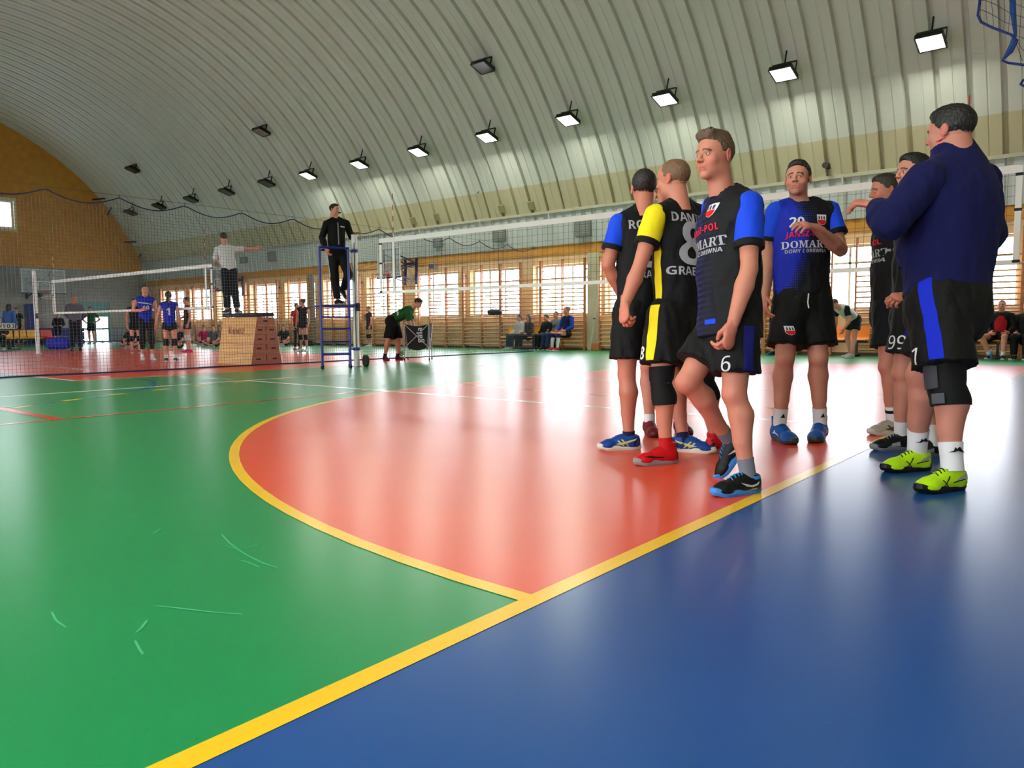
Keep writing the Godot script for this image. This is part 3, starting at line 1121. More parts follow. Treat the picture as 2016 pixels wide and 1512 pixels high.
# ---------- seats ----------
func seat_bench(label: String, p: Vector3, turn: float, n: int, colors: Array, group := ""):
	var o := thing("seat_bench", label, "bench", p, turn, group)
	var steel := mat("bench_steel", Color(0.12, 0.12, 0.13), 0.5, 0.3)
	var w := n * 0.48
	part(o, "beam", box_mesh(Vector3(w, 0.05, 0.06), 0.006, Vector3(0, 0.36, 0)), steel)
	for s in [-1.0, 1.0]:
		var m := MB.new()
		add_box(m, Vector3(s * (w / 2 - 0.25), 0.18, 0), Vector3(0.05, 0.36, 0.05))
		add_box(m, Vector3(s * (w / 2 - 0.25), 0.02, 0), Vector3(0.05, 0.04, 0.42))
		part(o, "leg", m.mesh(), steel)
	# shell: swept seat and back
	var prof := [Vector2(0.2, 0.41), Vector2(0.17, 0.43), Vector2(0.0, 0.415), Vector2(-0.15, 0.42), Vector2(-0.2, 0.47), Vector2(-0.235, 0.62), Vector2(-0.25, 0.74), Vector2(-0.265, 0.74), Vector2(-0.255, 0.62), Vector2(-0.22, 0.45), Vector2(-0.16, 0.395), Vector2(0.0, 0.39), Vector2(0.19, 0.395)]
	var m2 := MB.new()
	for s in prof.size():
		var a: Vector2 = prof[s]
		var b: Vector2 = prof[(s + 1) % prof.size()]
		var mid := (a + b) / 2 - Vector2(-0.05, 0.45)
		var ed := Vector2(b.y - a.y, -(b.x - a.x))
		var out := Vector3(0, -ed.y, -ed.x)
		m2.face(Vector3(-0.22, a.y, a.x), Vector3(0.22, a.y, a.x), Vector3(0.22, b.y, b.x), Vector3(-0.22, b.y, b.x), out)
	for s in [-1.0, 1.0]:
		for k in 6:
			var a: Vector2 = prof[k]
			var b: Vector2 = prof[k + 1]
			var c: Vector2 = prof[prof.size() - 2 - k]
			var d: Vector2 = prof[prof.size() - 1 - k]
			m2.face(Vector3(s * 0.22, a.y, a.x), Vector3(s * 0.22, b.y, b.x), Vector3(s * 0.22, c.y, c.x), Vector3(s * 0.22, d.y, d.x), Vector3(s, 0, 0))
	var sh := m2.mesh()
	for k in n:
		var col: Color = colors[k % colors.size()]
		part(o, "seat_shell", sh, mat("shell_%s" % col.to_html(), col, 0.35), Transform3D(Basis.IDENTITY, Vector3(-w / 2 + 0.24 + k * 0.48, 0, 0)))
	return o

# ---------- basketball hoops ----------
func hoop(label: String, board_c: Vector3, face: Vector3, w: float, h: float, wall_d: float):
	var o := thing("basketball_hoop", label, "basketball hoop", board_c)
	var zf := face.normalized()
	var b := Basis(Vector3.UP.cross(zf), Vector3.UP, zf)
	o.transform = Transform3D(b, board_c)
	var white := mat("board_frame", Color(0.80, 0.80, 0.79), 0.4)
	var navy := mat("hoop_navy", Color(0.06, 0.09, 0.25), 0.45, 0.2)
	var fr := MB.new()
	for s in [-1.0, 1.0]:
		add_box(fr, Vector3(s * (w / 2 - 0.025), 0, 0), Vector3(0.05, h, 0.035))
		add_box(fr, Vector3(0, s * (h / 2 - 0.025), 0), Vector3(w - 0.1, 0.05, 0.035))
	part(o, "board_frame", fr.mesh(), white)
	var g := mat("board_glass", Color(0.80, 0.84, 0.86, 0.28), 0.08)
	g.transparency = BaseMaterial3D.TRANSPARENCY_ALPHA
	part(o, "backboard", box_mesh(Vector3(w - 0.1, h - 0.1, 0.012)), g)
	var sq := MB.new()
	for s in [-1.0, 1.0]:
		add_box(sq, Vector3(s * 0.27, -h * 0.18, 0.009), Vector3(0.05, 0.42, 0.004))
		add_box(sq, Vector3(0, -h * 0.18 + s * 0.21, 0.009), Vector3(0.54, 0.05, 0.004))
	part(o, "target_square", sq.mesh(), white)
	part(o, "edge_padding", box_mesh(Vector3(w + 0.04, 0.06, 0.07), 0.015, Vector3(0, -h / 2, 0)), navy)
	var red := mat("rim_red", Color(0.70, 0.10, 0.07), 0.4)
	var ring := MB.new()
	var rp := PackedVector3Array()
	for k in 25:
		var a := TAU * k / 24
		rp.append(Vector3(cos(a) * 0.225, -h / 2 + 0.1, 0.38 + sin(a) * 0.225))
	add_tube(ring, rp, 0.012, 6)
	add_box(ring, Vector3(0, -h / 2 + 0.09, 0.08), Vector3(0.2, 0.1, 0.16))
	part(o, "rim", ring.mesh(), red)
	var nt := MB.new()
	for k in 12:
		var a := TAU * k / 12
		var a2 := TAU * (k + 1.5) / 12
		var a3 := TAU * (k - 1.5) / 12
		for aa in [a2, a3]:
			threads(nt, Vector3(cos(a) * 0.22, -h / 2 + 0.09, 0.38 + sin(a) * 0.22), Vector3(cos(aa) * 0.13, -h / 2 - 0.3, 0.38 + sin(aa) * 0.13), 0.006, Vector3.UP)
	part(o, "hoop_net", nt.mesh(), mat("hoop_net", Color(0.8, 0.78, 0.75), 0.8))
	if wall_d > 0.0:
		var ar := MB.new()
		for s in [-1.0, 1.0]:
			add_bar(ar, Vector3(s * 0.3, h * 0.3, -0.02), Vector3(s * 0.3, h * 0.02, -wall_d), 0.05, 0.05)
			add_bar(ar, Vector3(s * 0.3, -h * 0.35, -0.02), Vector3(s * 0.3, -h * 0.62, -wall_d), 0.04, 0.04)
			add_bar(ar, Vector3(s * 0.3, -h * 0.3, -0.03), Vector3(s * 0.3, h * 0.02, -wall_d), 0.04, 0.04)
			add_box(ar, Vector3(s * 0.3, 0, -0.04), Vector3(0.06, h * 0.95, 0.06))
			add_box(ar, Vector3(s * 0.3, -h * 0.25, -wall_d + 0.03), Vector3(0.09, h * 0.9, 0.06))
		add_box(ar, Vector3(0, h * 0.02, -wall_d + 0.05), Vector3(0.7, 0.1, 0.08))
		part(o, "wall_arm", ar.mesh(), navy)
	return o

# ---------- vaulting box ----------
func vaulting_box():
	var o := thing("vaulting_box", "wooden vaulting box with dark padded top under the linesman in white", "vaulting box", Vector3(-15.27, 0, -9.37))
	var wood_img := noise_image(256, 0.012, 4, 41, 0.84, 1.0, Vector2(0.3, 4.0))
	var wood := textured("box_wood", Color(0.88, 0.66, 0.37), wood_img, Vector3(0.9, 0.9, 0.9), 0.45)
	var dark := mat("box_dark", Color(0.10, 0.06, 0.04), 0.7)
	var L := 1.36
	var hs := [0.0, 0.25, 0.45, 0.65, 0.85, 1.03]
	var zw := func(y: float) -> float:
		return lerpf(0.375, 0.205, y / 1.03)
	for k in 5:
		var y0: float = hs[k] + (0.004 if k else 0.0)
		var y1: float = hs[k + 1] - 0.004
		var m := MB.new()
		var a: float = zw.call(y0)
		var b: float = zw.call(y1)
		var x := L / 2
		var c := [Vector3(-x, y0, a), Vector3(x, y0, a), Vector3(x, y0, -a), Vector3(-x, y0, -a)]
		var d := [Vector3(-x, y1, b), Vector3(x, y1, b), Vector3(x, y1, -b), Vector3(-x, y1, -b)]
		var outs := [Vector3(0, 0, 1), Vector3(1, 0, 0), Vector3(0, 0, -1), Vector3(-1, 0, 0)]
		for s in 4:
			m.face(c[s], c[(s + 1) % 4], d[(s + 1) % 4], d[s], outs[s])
		m.face(d[0], d[1], d[2], d[3], Vector3.UP)
		m.face(c[0], c[1], c[2], c[3], Vector3.DOWN)
		var sec := part(o, "section", m.mesh(), wood)
		var em := MB.new()
		em.face(Vector3(x + 0.004, y0, a), Vector3(x + 0.004, y0, -a), Vector3(x + 0.004, y1, -b), Vector3(x + 0.004, y1, b), Vector3.RIGHT)
		em.face(Vector3(x, y1, b), Vector3(x + 0.004, y1, b), Vector3(x + 0.004, y1, -b), Vector3(x, y1, -b), Vector3.UP)
		part(sec, "end_panel", em.mesh(), textured("box_end", Color(0.74, 0.43, 0.28), wood_img, Vector3(0.9, 0.9, 0.9), 0.45))
		var ym := (y0 + y1) / 2
		var zz: float = zw.call(ym)
		var slots := [0.0] if k == 4 else [-zz * 0.56, zz * 0.56]
		for z in slots:
			part(sec, "hand_hole", box_mesh(Vector3(0.012, 0.035, 0.11), 0.004, Vector3(x + 0.004, ym, z)), dark)
		if k < 4:
			part(sec, "peg_line", box_mesh(Vector3(0.01, 0.12, 0.012), 0.0, Vector3(x + 0.004, ym + 0.03, 0)), dark)
	part(o, "padded_top", box_mesh(Vector3(L + 0.04, 0.085, 0.46), 0.03, Vector3(0, 1.075, 0)), mat("pad_brown", Color(0.09, 0.055, 0.045), 0.6))
	# maker's lettering on the long side
	var tm := text_mesh("KAJMET", 0.11, "Droid Serif")
	var slope := atan2(0.17, 1.03)
	part(o, "lettering", tm, mat("box_ink", Color(0.42, 0.16, 0.07), 0.6), Transform3D(Basis(Vector3.RIGHT, -slope), Vector3(-0.05, 0.72, zw.call(0.72) + 0.004)))
	var br := MB.new()
	add_box(br, Vector3(-0.36, 0.755, zw.call(0.755) + 0.003), Vector3(0.012, 0.15, 0.004), Basis(Vector3.RIGHT, -slope))
	add_box(br, Vector3(-0.33, 0.825, zw.call(0.825) + 0.003), Vector3(0.06, 0.012, 0.004), Basis(Vector3.RIGHT, -slope))
	add_box(br, Vector3(-0.33, 0.69, zw.call(0.69) + 0.003), Vector3(0.06, 0.012, 0.004), Basis(Vector3.RIGHT, -slope))
	part(o, "emblem", br.mesh(), mat("box_ink", Color(0.42, 0.16, 0.07), 0.6))

func text_mesh(s: String, size: float, face := "Droid Sans", bold := true) -> Mesh:
	var t := TextMesh.new()
	var f := SystemFont.new()
	f.font_names = PackedStringArray([face])
	f.font_weight = 700 if bold else 400
	t.font = f
	t.text = s
	t.font_size = 64
	t.pixel_size = size / 46.0
	t.depth = 0.002
	t.curve_step = 1.0
	return t

# ---------- referee stand ----------
func referee_stand():
	var lf := Vector3(-12.17, 0, -9.03)
	var rf := Vector3(-11.99, 0, -9.57)
	var o := thing("referee_stand", "blue steel referee ladder stand strapped to the white net post", "referee stand", lf)
	var blue := mat("stand_blue", Color(0.05, 0.13, 0.50), 0.4)
	var r := (rf - lf)
	var w := r.length()
	r = r.normalized()
	var back := Vector3(-0.796, 0, -0.605)
	var D := 0.55
	var t := 0.024
	for s in 2:
		for d in 2:
			var p := r * (s * w) + back * (d * D)
			var hgt := 2.34 if d == 1 or s == 0 else 2.34
			part(o, "upright", tube_mesh([p, p + Vector3(0, hgt, 0)], t, 8), blue)
			part(o, "rubber_foot", tube_mesh([p, p + Vector3(0, 0.05, 0)], 0.03, 8), mat("rubber", Color(0.03, 0.03, 0.03), 0.8))
	for y in [0.27, 0.52, 0.77, 1.0]:
		var m := MB.new()
		add_bar(m, Vector3(0, y, 0), r * w + Vector3(0, y, 0), 0.045, 0.03, Vector3.UP, 0.006)
		part(o, "ladder_rung", m.mesh(), blue)
	for y in [0.27, 1.0]:
		for s in 2:
			part(o, "side_tie", tube_mesh([r * (s * w) + Vector3(0, y, 0), r * (s * w) + back * D + Vector3(0, y, 0)], 0.015, 6), blue)
		part(o, "back_tie", tube_mesh([back * D + Vector3(0, y, 0), back * D + r * w + Vector3(0, y, 0)], 0.015, 6), blue)
	var pm := MB.new()
	add_box(pm, r * (w / 2) + back * (D / 2) + Vector3(0, 1.21, 0), Vector3(w + 0.06, 0.035, D + 0.06), Basis(r, Vector3.UP, r.cross(Vector3.UP)), 0.006)
	part(o, "platform", pm.mesh(), blue)
	part(o, "platform_board", box_mesh(Vector3(w, 0.012, D), 0.003), mat("board_grey", Color(0.55, 0.5, 0.45), 0.7), Transform3D(Basis(r, Vector3.UP, r.cross(Vector3.UP)), r * (w / 2) + back * (D / 2) + Vector3(0, 1.234, 0)))
	var ym := 2.33
	for seg in [[Vector3.ZERO, r * w], [r * w, r * w + back * D], [back * D, back * D + r * w], [Vector3.ZERO, back * D]]:
		part(o, "guard_rail", tube_mesh([seg[0] + Vector3(0, ym, 0), seg[1] + Vector3(0, ym, 0)], t, 8), blue)
	# straps round the post
	var post := Vector3(-12.18, 0, -9.88) - lf
	for y in [0.36, 1.23, 2.31]:
		var m := MB.new()
		add_bar(m, r * w + back * 0.2 + Vector3(0, y, 0), post + Vector3(0, y, 0), 0.03, 0.03)
		add_tube(m, PackedVector3Array([post + Vector3(0, y - 0.03, 0), post + Vector3(0, y + 0.03, 0)]), 0.075, 14)
		part(o, "post_clamp", m.mesh(), blue)
	# transport wheel
	var wc := post + Vector3(0.16, 0.12, -0.1)
	part(o, "wheel", tube_mesh([wc - r * 0.03, wc + r * 0.03], 0.12, 18), mat("wheel_green", Color(0.05, 0.12, 0.07), 0.7))

# ---------- ball cart ----------
func ball_cart():
	var c := on_floor(824, 709)
	var dir := (on_floor(843, 703) - on_floor(806, 707)).normalized()
	dir = (at(843, 703, 19.0) - at(806, 703, 19.0))
	dir.y = 0
	dir = dir.normalized()
	var o := thing("ball_cart", "black fabric ball cart on folding aluminium X frame with castors", "ball cart", c)
	o.transform = Transform3D(Basis(dir, Vector3.UP, dir.cross(Vector3.UP)), c)
	var alu := mat("alu", Color(0.62, 0.62, 0.64), 0.35, 0.8)
	var blackc := mat("cart_fabric", Color(0.022, 0.024, 0.035), 0.75)
	var hw := 0.29
	var H := 0.86
	for sx in [-1.0, 1.0]:
		for sz in [-1.0, 1.0]:
			part(o, "leg", tube_mesh([Vector3(sx * hw, 0.06, sz * hw), Vector3(sx * hw, H, sz * hw)], 0.011, 6), alu)
			var w := tube_mesh([Vector3(sx * hw - 0.012, 0.03, sz * hw), Vector3(sx * hw + 0.012, 0.03, sz * hw)], 0.03, 12)
			part(o, "castor", w, mat("rubber", Color(0.03, 0.03, 0.03), 0.8))
	for s in [-1.0, 1.0]:
		part(o, "cross_brace", tube_mesh([Vector3(-hw, 0.3, s * (hw + 0.012)), Vector3(hw, H, s * (hw + 0.012))], 0.01, 6), alu)
		part(o, "cross_brace", tube_mesh([Vector3(hw, 0.3, s * (hw + 0.02)), Vector3(-hw, H, s * (hw + 0.02))], 0.01, 6), alu)
		part(o, "cross_brace", tube_mesh([Vector3(s * (hw + 0.012), 0.3, -hw), Vector3(s * (hw + 0.012), H, hw)], 0.01, 6), alu)
		part(o, "cross_brace", tube_mesh([Vector3(s * (hw + 0.02), 0.3, hw), Vector3(s * (hw + 0.02), H, -hw)], 0.01, 6), alu)
	# sagging bag
	var m := MB.new()
	var rows := 9
	var cols := 24
	for side in 4:
		for a in 8:
			for b in rows:
				var q := []
				for e in [[a, b], [a + 1, b], [a + 1, b + 1], [a, b + 1]]:
					var u: float = lerpf(-1.0, 1.0, e[0] / 8.0)
					var v: float = e[1] / float(rows)
					var sag := 0.05 * (1.0 - u * u)
					var pull := 1.0 - 0.22 * pow(v, 3.0) - 0.08 * sin(v * PI)
					var y: float = lerpf(H - sag * (1.0 - v), 0.30 - 0.06 * (1.0 - u * u), v)
					var p := Vector3(u * (hw - 0.015) * pull, y, (hw - 0.02) * pull)
					q.append(p.rotated(Vector3.UP, side * PI / 2))
				m.face(q[0], q[1], q[2], q[3], (q[0] - Vector3(0, q[0].y, 0)))
	var bt := []
	for side in 4:
		bt.append(Vector3(-(hw - 0.015) * 0.78, 0.29, (hw - 0.02) * 0.78).rotated(Vector3.UP, side * PI / 2))
	m.face(bt[0], bt[1], bt[2], bt[3], Vector3.DOWN)
	part(o, "fabric_bag", m.mesh(), blackc)
	# white lettering running down the bag
	var tx := text_mesh("gala", 0.13)
	part(o, "lettering", tx, mat("print_white", Color(0.8, 0.8, 0.82), 0.7), Transform3D(Basis(Vector3(0, 1, 0), Vector3(-1, 0, 0), Vector3(0, 0, 1)), Vector3(0.07, 0.6, hw - 0.02)))
	# balls
	var rng := RandomNumberGenerator.new()
	rng.seed = 4
	for k in 4:
		var p: Vector3 = [Vector3(-0.11, 0.5, -0.1), Vector3(0.11, 0.5, -0.1), Vector3(-0.1, 0.5, 0.1), Vector3(0.11, 0.5, 0.11)][k]
		volleyball("volleyball resting inside the black ball cart", o.transform * p, "balls in the cart")
	volleyball("yellow and green volleyball on the floor beside the ball cart", on_floor(790, 701) + Vector3(0, 0.105, 0), "")

func volleyball(label: String, p: Vector3, group: String):
	var o := thing("volleyball", label, "ball", p, 0.4, group)
	var cols := [Color(0.75, 0.72, 0.2), Color(0.2, 0.42, 0.22), Color(0.72, 0.72, 0.66)]
	# eighteen bowed panels in six groups of three
	var axes := [[Vector3.RIGHT, Vector3.UP], [Vector3.LEFT, Vector3.UP], [Vector3.UP, Vector3.BACK], [Vector3.DOWN, Vector3.BACK], [Vector3.BACK, Vector3.RIGHT], [Vector3.FORWARD, Vector3.RIGHT]]
	for ax in axes:
		var n: Vector3 = ax[0]
		var u: Vector3 = ax[1]
		var v := n.cross(u)
		for s in 3:
			var m := MB.new()
			var k0 := 0
			for a in 7:
				for b in 3:
					var fu := lerpf(-0.985, 0.985, a / 6.0)
					var fv := lerpf(-1.0 + s * 0.6667 + 0.015, -1.0 + (s + 1) * 0.6667 - 0.015, b / 2.0)
					var d := (n + u * tan(fu * PI / 4) + v * tan(fv * PI / 4)).normalized()
					m.v.append(d * (0.105 if b == 1 else 0.1035))
					m.n.append(d)
			for a in 6:
				for b in 2:
					var i := a * 3 + b
					var q := PackedInt32Array([i, i + 1, i + 4, i, i + 4, i + 3])
					var nn := (m.v[i + 4] - m.v[i]).cross(m.v[i + 1] - m.v[i])
					if nn.dot(n) < 0.0:
						q = PackedInt32Array([i, i + 4, i + 1, i, i + 3, i + 4])
					m.i.append_array(q)
			part(o, "panel", m.mesh(), mat("ball_%d" % s, cols[s], 0.5))
	return o

# ---------- loose things along the walls ----------
func build_objects():
	volley_net("volleyball_net", "white taped volleyball net stretched behind the standing players", -10.98, -1.02, -9.52, -9.50, 2.43, 1.42, 0.1, 0.0028, -10.62, -1.5, Vector3(-12.18, 0, -9.88), Vector3(0.1, 0, -9.5))
	net_post("white net post beside the blue referee stand", Vector3(-12.18, 0, -9.88), 2.62, 0.058)
	net_post("white net post at the end of the net by the right-hand goal line", Vector3(0.1, 0, -9.5), 2.62, 0.055)
	volley_net("volleyball_net", "white taped volleyball net on the far red court", -25.35, -16.3, -9.05, -9.12, 2.24, 1.24, 0.1, 0.003, -25.2, -16.55, Vector3(-26.9, 0, -9.1), Vector3(at_z(449, 600, -9.95).x, 0, -9.95))
	net_post("white net post on the far red court near the score table", Vector3(-26.9, 0, -9.1), 2.6, 0.06)
	net_post("slim white net post behind the wooden vaulting box", Vector3(at_z(449, 600, -9.95).x, 0, -9.95), 2.3, 0.045)
	divider_net()
	hanging_net()
	wall_bars()
	referee_stand()
	vaulting_box()
	ball_cart()
	hoop("basketball hoop with clear backboard on the window wall behind the near net", Vector3(-21.7, 3.16, -19.2), Vector3(0, 0, 1), 1.25, 1.1, 1.15)
	var p2 := at_z(428, 548, -19.2)
	hoop("basketball hoop on the window wall behind the linesman on the box", Vector3(p2.x, 3.05, -19.2), Vector3(0, 0, 1), 1.25, 1.05, 1.15)
	hoop("basketball hoop with clear backboard on the far end wall", Vector3(-42.5, 3.15, -14.8), Vector3(1, 0, 0), 2.0, 1.2, 1.49)
	var orange := Color(0.93, 0.52, 0.06)
	var k := 0
	for x in [-6.3, -3.35, -1.0]:
		seat_bench("row of orange plastic seats by the wall bars", Vector3(x, 0, WALL_Z + 0.72), 0.0, 5 if k < 2 else 4, [orange], "orange seat rows on the right")
		k += 1
	seat_bench("row of yellow plastic seats under the seated spectators", Vector3(-15.55, 0, WALL_Z + 0.66), 0.0, 5, [Color(0.85, 0.60, 0.10)])
	seat_bench("yellow seat row with a red seat behind the score table", Vector3(-34.6, 0, -11.4), PI / 2, 4, [Color(0.85, 0.6, 0.08), Color(0.85, 0.6, 0.08), Color(0.85, 0.6, 0.08), Color(0.75, 0.06, 0.09)])
	# wall pad, mat stack and bag in the far corner
	var navy := mat("pad_navy", Color(0.05, 0.12, 0.42), 0.55)
	var pad := thing("wall_pad", "tall blue padded post cover by the far end wall", "pad", Vector3(-43.6, 0, -14.5))
	part(pad, "foam", box_mesh(Vector3(0.2, 2.05, 0.5), 0.04, Vector3(0, 1.03, 0)), navy)
	part(pad, "strap", box_mesh(Vector3(0.21, 0.05, 0.51), 0.0, Vector3(0, 1.5, 0)), mat("strap_dark", Color(0.03, 0.04, 0.12), 0.7))
	var pos := Vector3(-42.9, 0, -15.6)
	for i in 4:
		var mt := thing("gym_mat", "blue gym mat in the low pile below the far hoop", "mat", pos + Vector3(0, i * 0.205, 0), 0.03 * (i % 2), "blue gym mats in the pile")
		part(mt, "foam", box_mesh(Vector3(1.1, 0.2, 1.9), 0.03, Vector3(0, 0.1, 0)), navy)
		for s in [-1.0, 1.0]:
			part(mt, "carry_loop", tube_mesh([Vector3(0.56, 0.1, s * 0.5 - 0.08), Vector3(0.6, 0.08, s * 0.5), Vector3(0.56, 0.1, s * 0.5 + 0.08)], 0.012, 5), mat("strap_dark", Color(0.03, 0.04, 0.12), 0.7))
	kit_bag("bright blue kit bag on the floor behind the man in grey", on_floor(117, 690), 0.9, 0.5, 0.42, Color(0.05, 0.07, 0.62), 0.7)
	kit_bag("black kit bag hung on the wall bars below a window", Vector3(at_z(974, 620, -20.2).x, 1.14, -20.2), 0.62, 0.26, 0.2, Color(0.015, 0.016, 0.018), 0.0)
	kit_bag("dark kit bag on the floor by the seated girl and the wall bars", on_floor(646, 680) + Vector3(0.3, 0, 1.2), 0.6, 0.28, 0.25, Color(0.02, 0.03, 0.06), 0.2)
	# blue hurdle barriers by the door
	for i in 3:
		var bx := at_x(214 + i * 13, 674, -42.6)
		var h := thing("hurdle", "blue tubular barrier by the far glazed door", "barrier", Vector3(-42.6 + i * 0.1, 0, bx.z), 0.0, "blue barriers by the door")
		part(h, "hoop_tube", tube_mesh([Vector3(0, 0.03, -0.3), Vector3(0, 0.8, -0.3), Vector3(0, 0.8, 0.3), Vector3(0, 0.03, 0.3)], 0.02, 6), mat("barrier_blue", Color(0.10, 0.22, 0.55), 0.5))
		part(h, "foot_rail", tube_mesh([Vector3(-0.25, 0.02, -0.3), Vector3(0.25, 0.02, -0.3)], 0.02, 6), mat("barrier_blue", Color(0.10, 0.22, 0.55), 0.5))
		part(h, "foot_rail", tube_mesh([Vector3(-0.25, 0.02, 0.3), Vector3(0.25, 0.02, 0.3)], 0.02, 6), mat("barrier_blue", Color(0.10, 0.22, 0.55), 0.5))
		part(h, "cross_bar", tube_mesh([Vector3(0, 0.4, -0.3), Vector3(0, 0.4, 0.3)], 0.014, 6), mat("barrier_blue", Color(0.10, 0.22, 0.55), 0.5))
	score_table()
	# leaning white pole by the pilaster
	var p0 := at_z(1162, 684, -20.3)
	var p1 := at_z(1178, 585, -20.45)
	var lp := thing("pole", "pale wooden pole leaning in the gap between the wall bars", "pole", Vector3(p0.x, 0, -20.3))
	part(lp, "shaft", tube_mesh([Vector3.ZERO, Vector3(p1.x - p0.x, p1.y, -0.12)], 0.025, 8), mat("pole_pale", Color(0.76, 0.70, 0.58), 0.6))
	part(lp, "clip", box_mesh(Vector3(0.05, 0.04, 0.05), 0.006, Vector3((p1.x - p0.x) * 0.6, p1.y * 0.6, -0.04)), mat("dark_metal", Color(0.09, 0.09, 0.10), 0.4, 0.5))
	part(lp, "foot_block", box_mesh(Vector3(0.32, 0.24, 0.1), 0.01, Vector3(0.16, 0.12, -0.05)), mat("bar_block", Color(0.66, 0.40, 0.20), 0.6))
	# little grey loudspeaker on the wall
	var sp := at_z(852, 524, -20.5)
	var s := thing("wall_loudspeaker", "small grey loudspeaker box on the wall above the windows", "loudspeaker", sp)
	part(s, "cabinet", box_mesh(Vector3(0.3, 0.2, 0.16), 0.02), mat("speaker_grey", Color(0.55, 0.54, 0.52), 0.5))
	part(s, "grille", box_mesh(Vector3(0.24, 0.14, 0.01), 0.0, Vector3(0, 0, 0.083)), mat("speaker_grille", Color(0.33, 0.33, 0.33), 0.7))
	# blue net brackets high in the far corner
	for e in [[182, 393, 236, 388, 211, 424], [244, 477, 299, 475, 273, 507]]:
		var a := at_x(e[0], e[1], -43.4)
		var b2 := at_x(e[2], e[3], -43.4)
		var c := at_x(e[4], e[5], -43.6)
		var o := thing("wall_bracket", "dark blue steel bracket high on the end wall by the arch" if e[1] < 420 else "dark blue steel bracket lower on the end wall by the arch", "bracket", b2)
		var bm := mat("bracket_blue", Color(0.04, 0.06, 0.22), 0.5)
		part(o, "arm", tube_mesh([a - b2, Vector3.ZERO], 0.045, 6), bm)
		part(o, "strut", tube_mesh([Vector3(0, 0, 0) + (a - b2) * 0.1, c - b2], 0.035, 6), bm)
		part(o, "wall_plate", box_mesh(Vector3(0.5, 0.16, 0.16), 0.01, Vector3(-0.3, 0, 0)), bm)

func kit_bag(label: String, p: Vector3, l: float, h: float, d: float, col: Color, turn: float):
	var o := thing("kit_bag", label, "bag", p, turn)
	var m := MB.new()
	# soft box: rounded sweep along the length
	var pts := PackedVector3Array()
	var rad := PackedFloat32Array()
	for k in 13:
		var f := lerpf(-1.0, 1.0, k / 12.0)
		pts.append(Vector3(f * l / 2, h * 0.5 + 0.012 * sin(k * 2.1), 0))
		rad.append(h * 0.5 * pow(1.0 - pow(absf(f), 5.0), 0.4) * (0.98 + 0.03 * sin(k * 1.7)) + 0.002)
	add_tube(m, pts, rad, 14, true, d / h)
	var body := m.mesh()
	part(o, "body", body, mat("bag_%s" % col.to_html(), col, 0.7))
	for s in [-1.0, 1.0]:
		part(o, "strap", tube_mesh([Vector3(-l * 0.2, h * 0.5, s * d * 0.5), Vector3(-l * 0.12, h * 1.05, s * d * 0.12), Vector3(l * 0.12, h * 1.05, s * d * 0.12), Vector3(l * 0.2, h * 0.5, s * d * 0.5)], 0.012, 5), mat("bag_strap", Color(0.05, 0.05, 0.06), 0.7))
	part(o, "zip", box_mesh(Vector3(l * 0.8, 0.01, 0.02), 0.0, Vector3(0, h + 0.004, 0)), mat("zip_grey", Color(0.45, 0.45, 0.46), 0.5))

func score_table():
	var c := on_floor(8, 692)
	c = Vector3(-32.4, 0, -9.55)
	var o := thing("score_table", "score table with a dark edge beside the far court", "table", c, PI / 2)
	var top := mat("table_top", Color(0.42, 0.40, 0.34), 0.5)
	part(o, "table_top", box_mesh(Vector3(1.6, 0.035, 0.7), 0.006, Vector3(0, 0.74, 0)), top)
	for sx in [-1.0, 1.0]:
		for sz in [-1.0, 1.0]:
			part(o, "leg", tube_mesh([Vector3(sx * 0.72, 0, sz * 0.29), Vector3(sx * 0.72, 0.73, sz * 0.29)], 0.016, 8), mat("dark_metal", Color(0.09, 0.09, 0.10), 0.4, 0.5))
	var b := thing("flip_scoreboard", "white flip-card scoreboard standing on the score table", "scoreboard", c + Vector3(0.1, 0.7575, -0.35), PI / 2)
	part(b, "stand", box_mesh(Vector3(0.62, 0.03, 0.2), 0.005, Vector3(0, 0.015, 0)), mat("stand_black", Color(0.03, 0.03, 0.03), 0.6))
	for k in 4:
		var cx := -0.225 + k * 0.15
		var card := part(b, "card", box_mesh(Vector3(0.135, 0.2, 0.012), 0.0, Vector3(cx, 0.14, 0.03)), mat("card_white", Color(0.82, 0.80, 0.74), 0.6))
		part(card, "digit", text_mesh(["0", "1", "0", "3"][k], 0.15), mat("card_ink", Color(0.06, 0.06, 0.06), 0.6), Transform3D(Basis.IDENTITY, Vector3(cx, 0.14, 0.038)))
		part(card, "ring", tube_mesh([Vector3(cx, 0.24, -0.02), Vector3(cx, 0.25, 0.05)], 0.006, 5), mat("steel", Color(0.6, 0.6, 0.6), 0.35, 0.9))

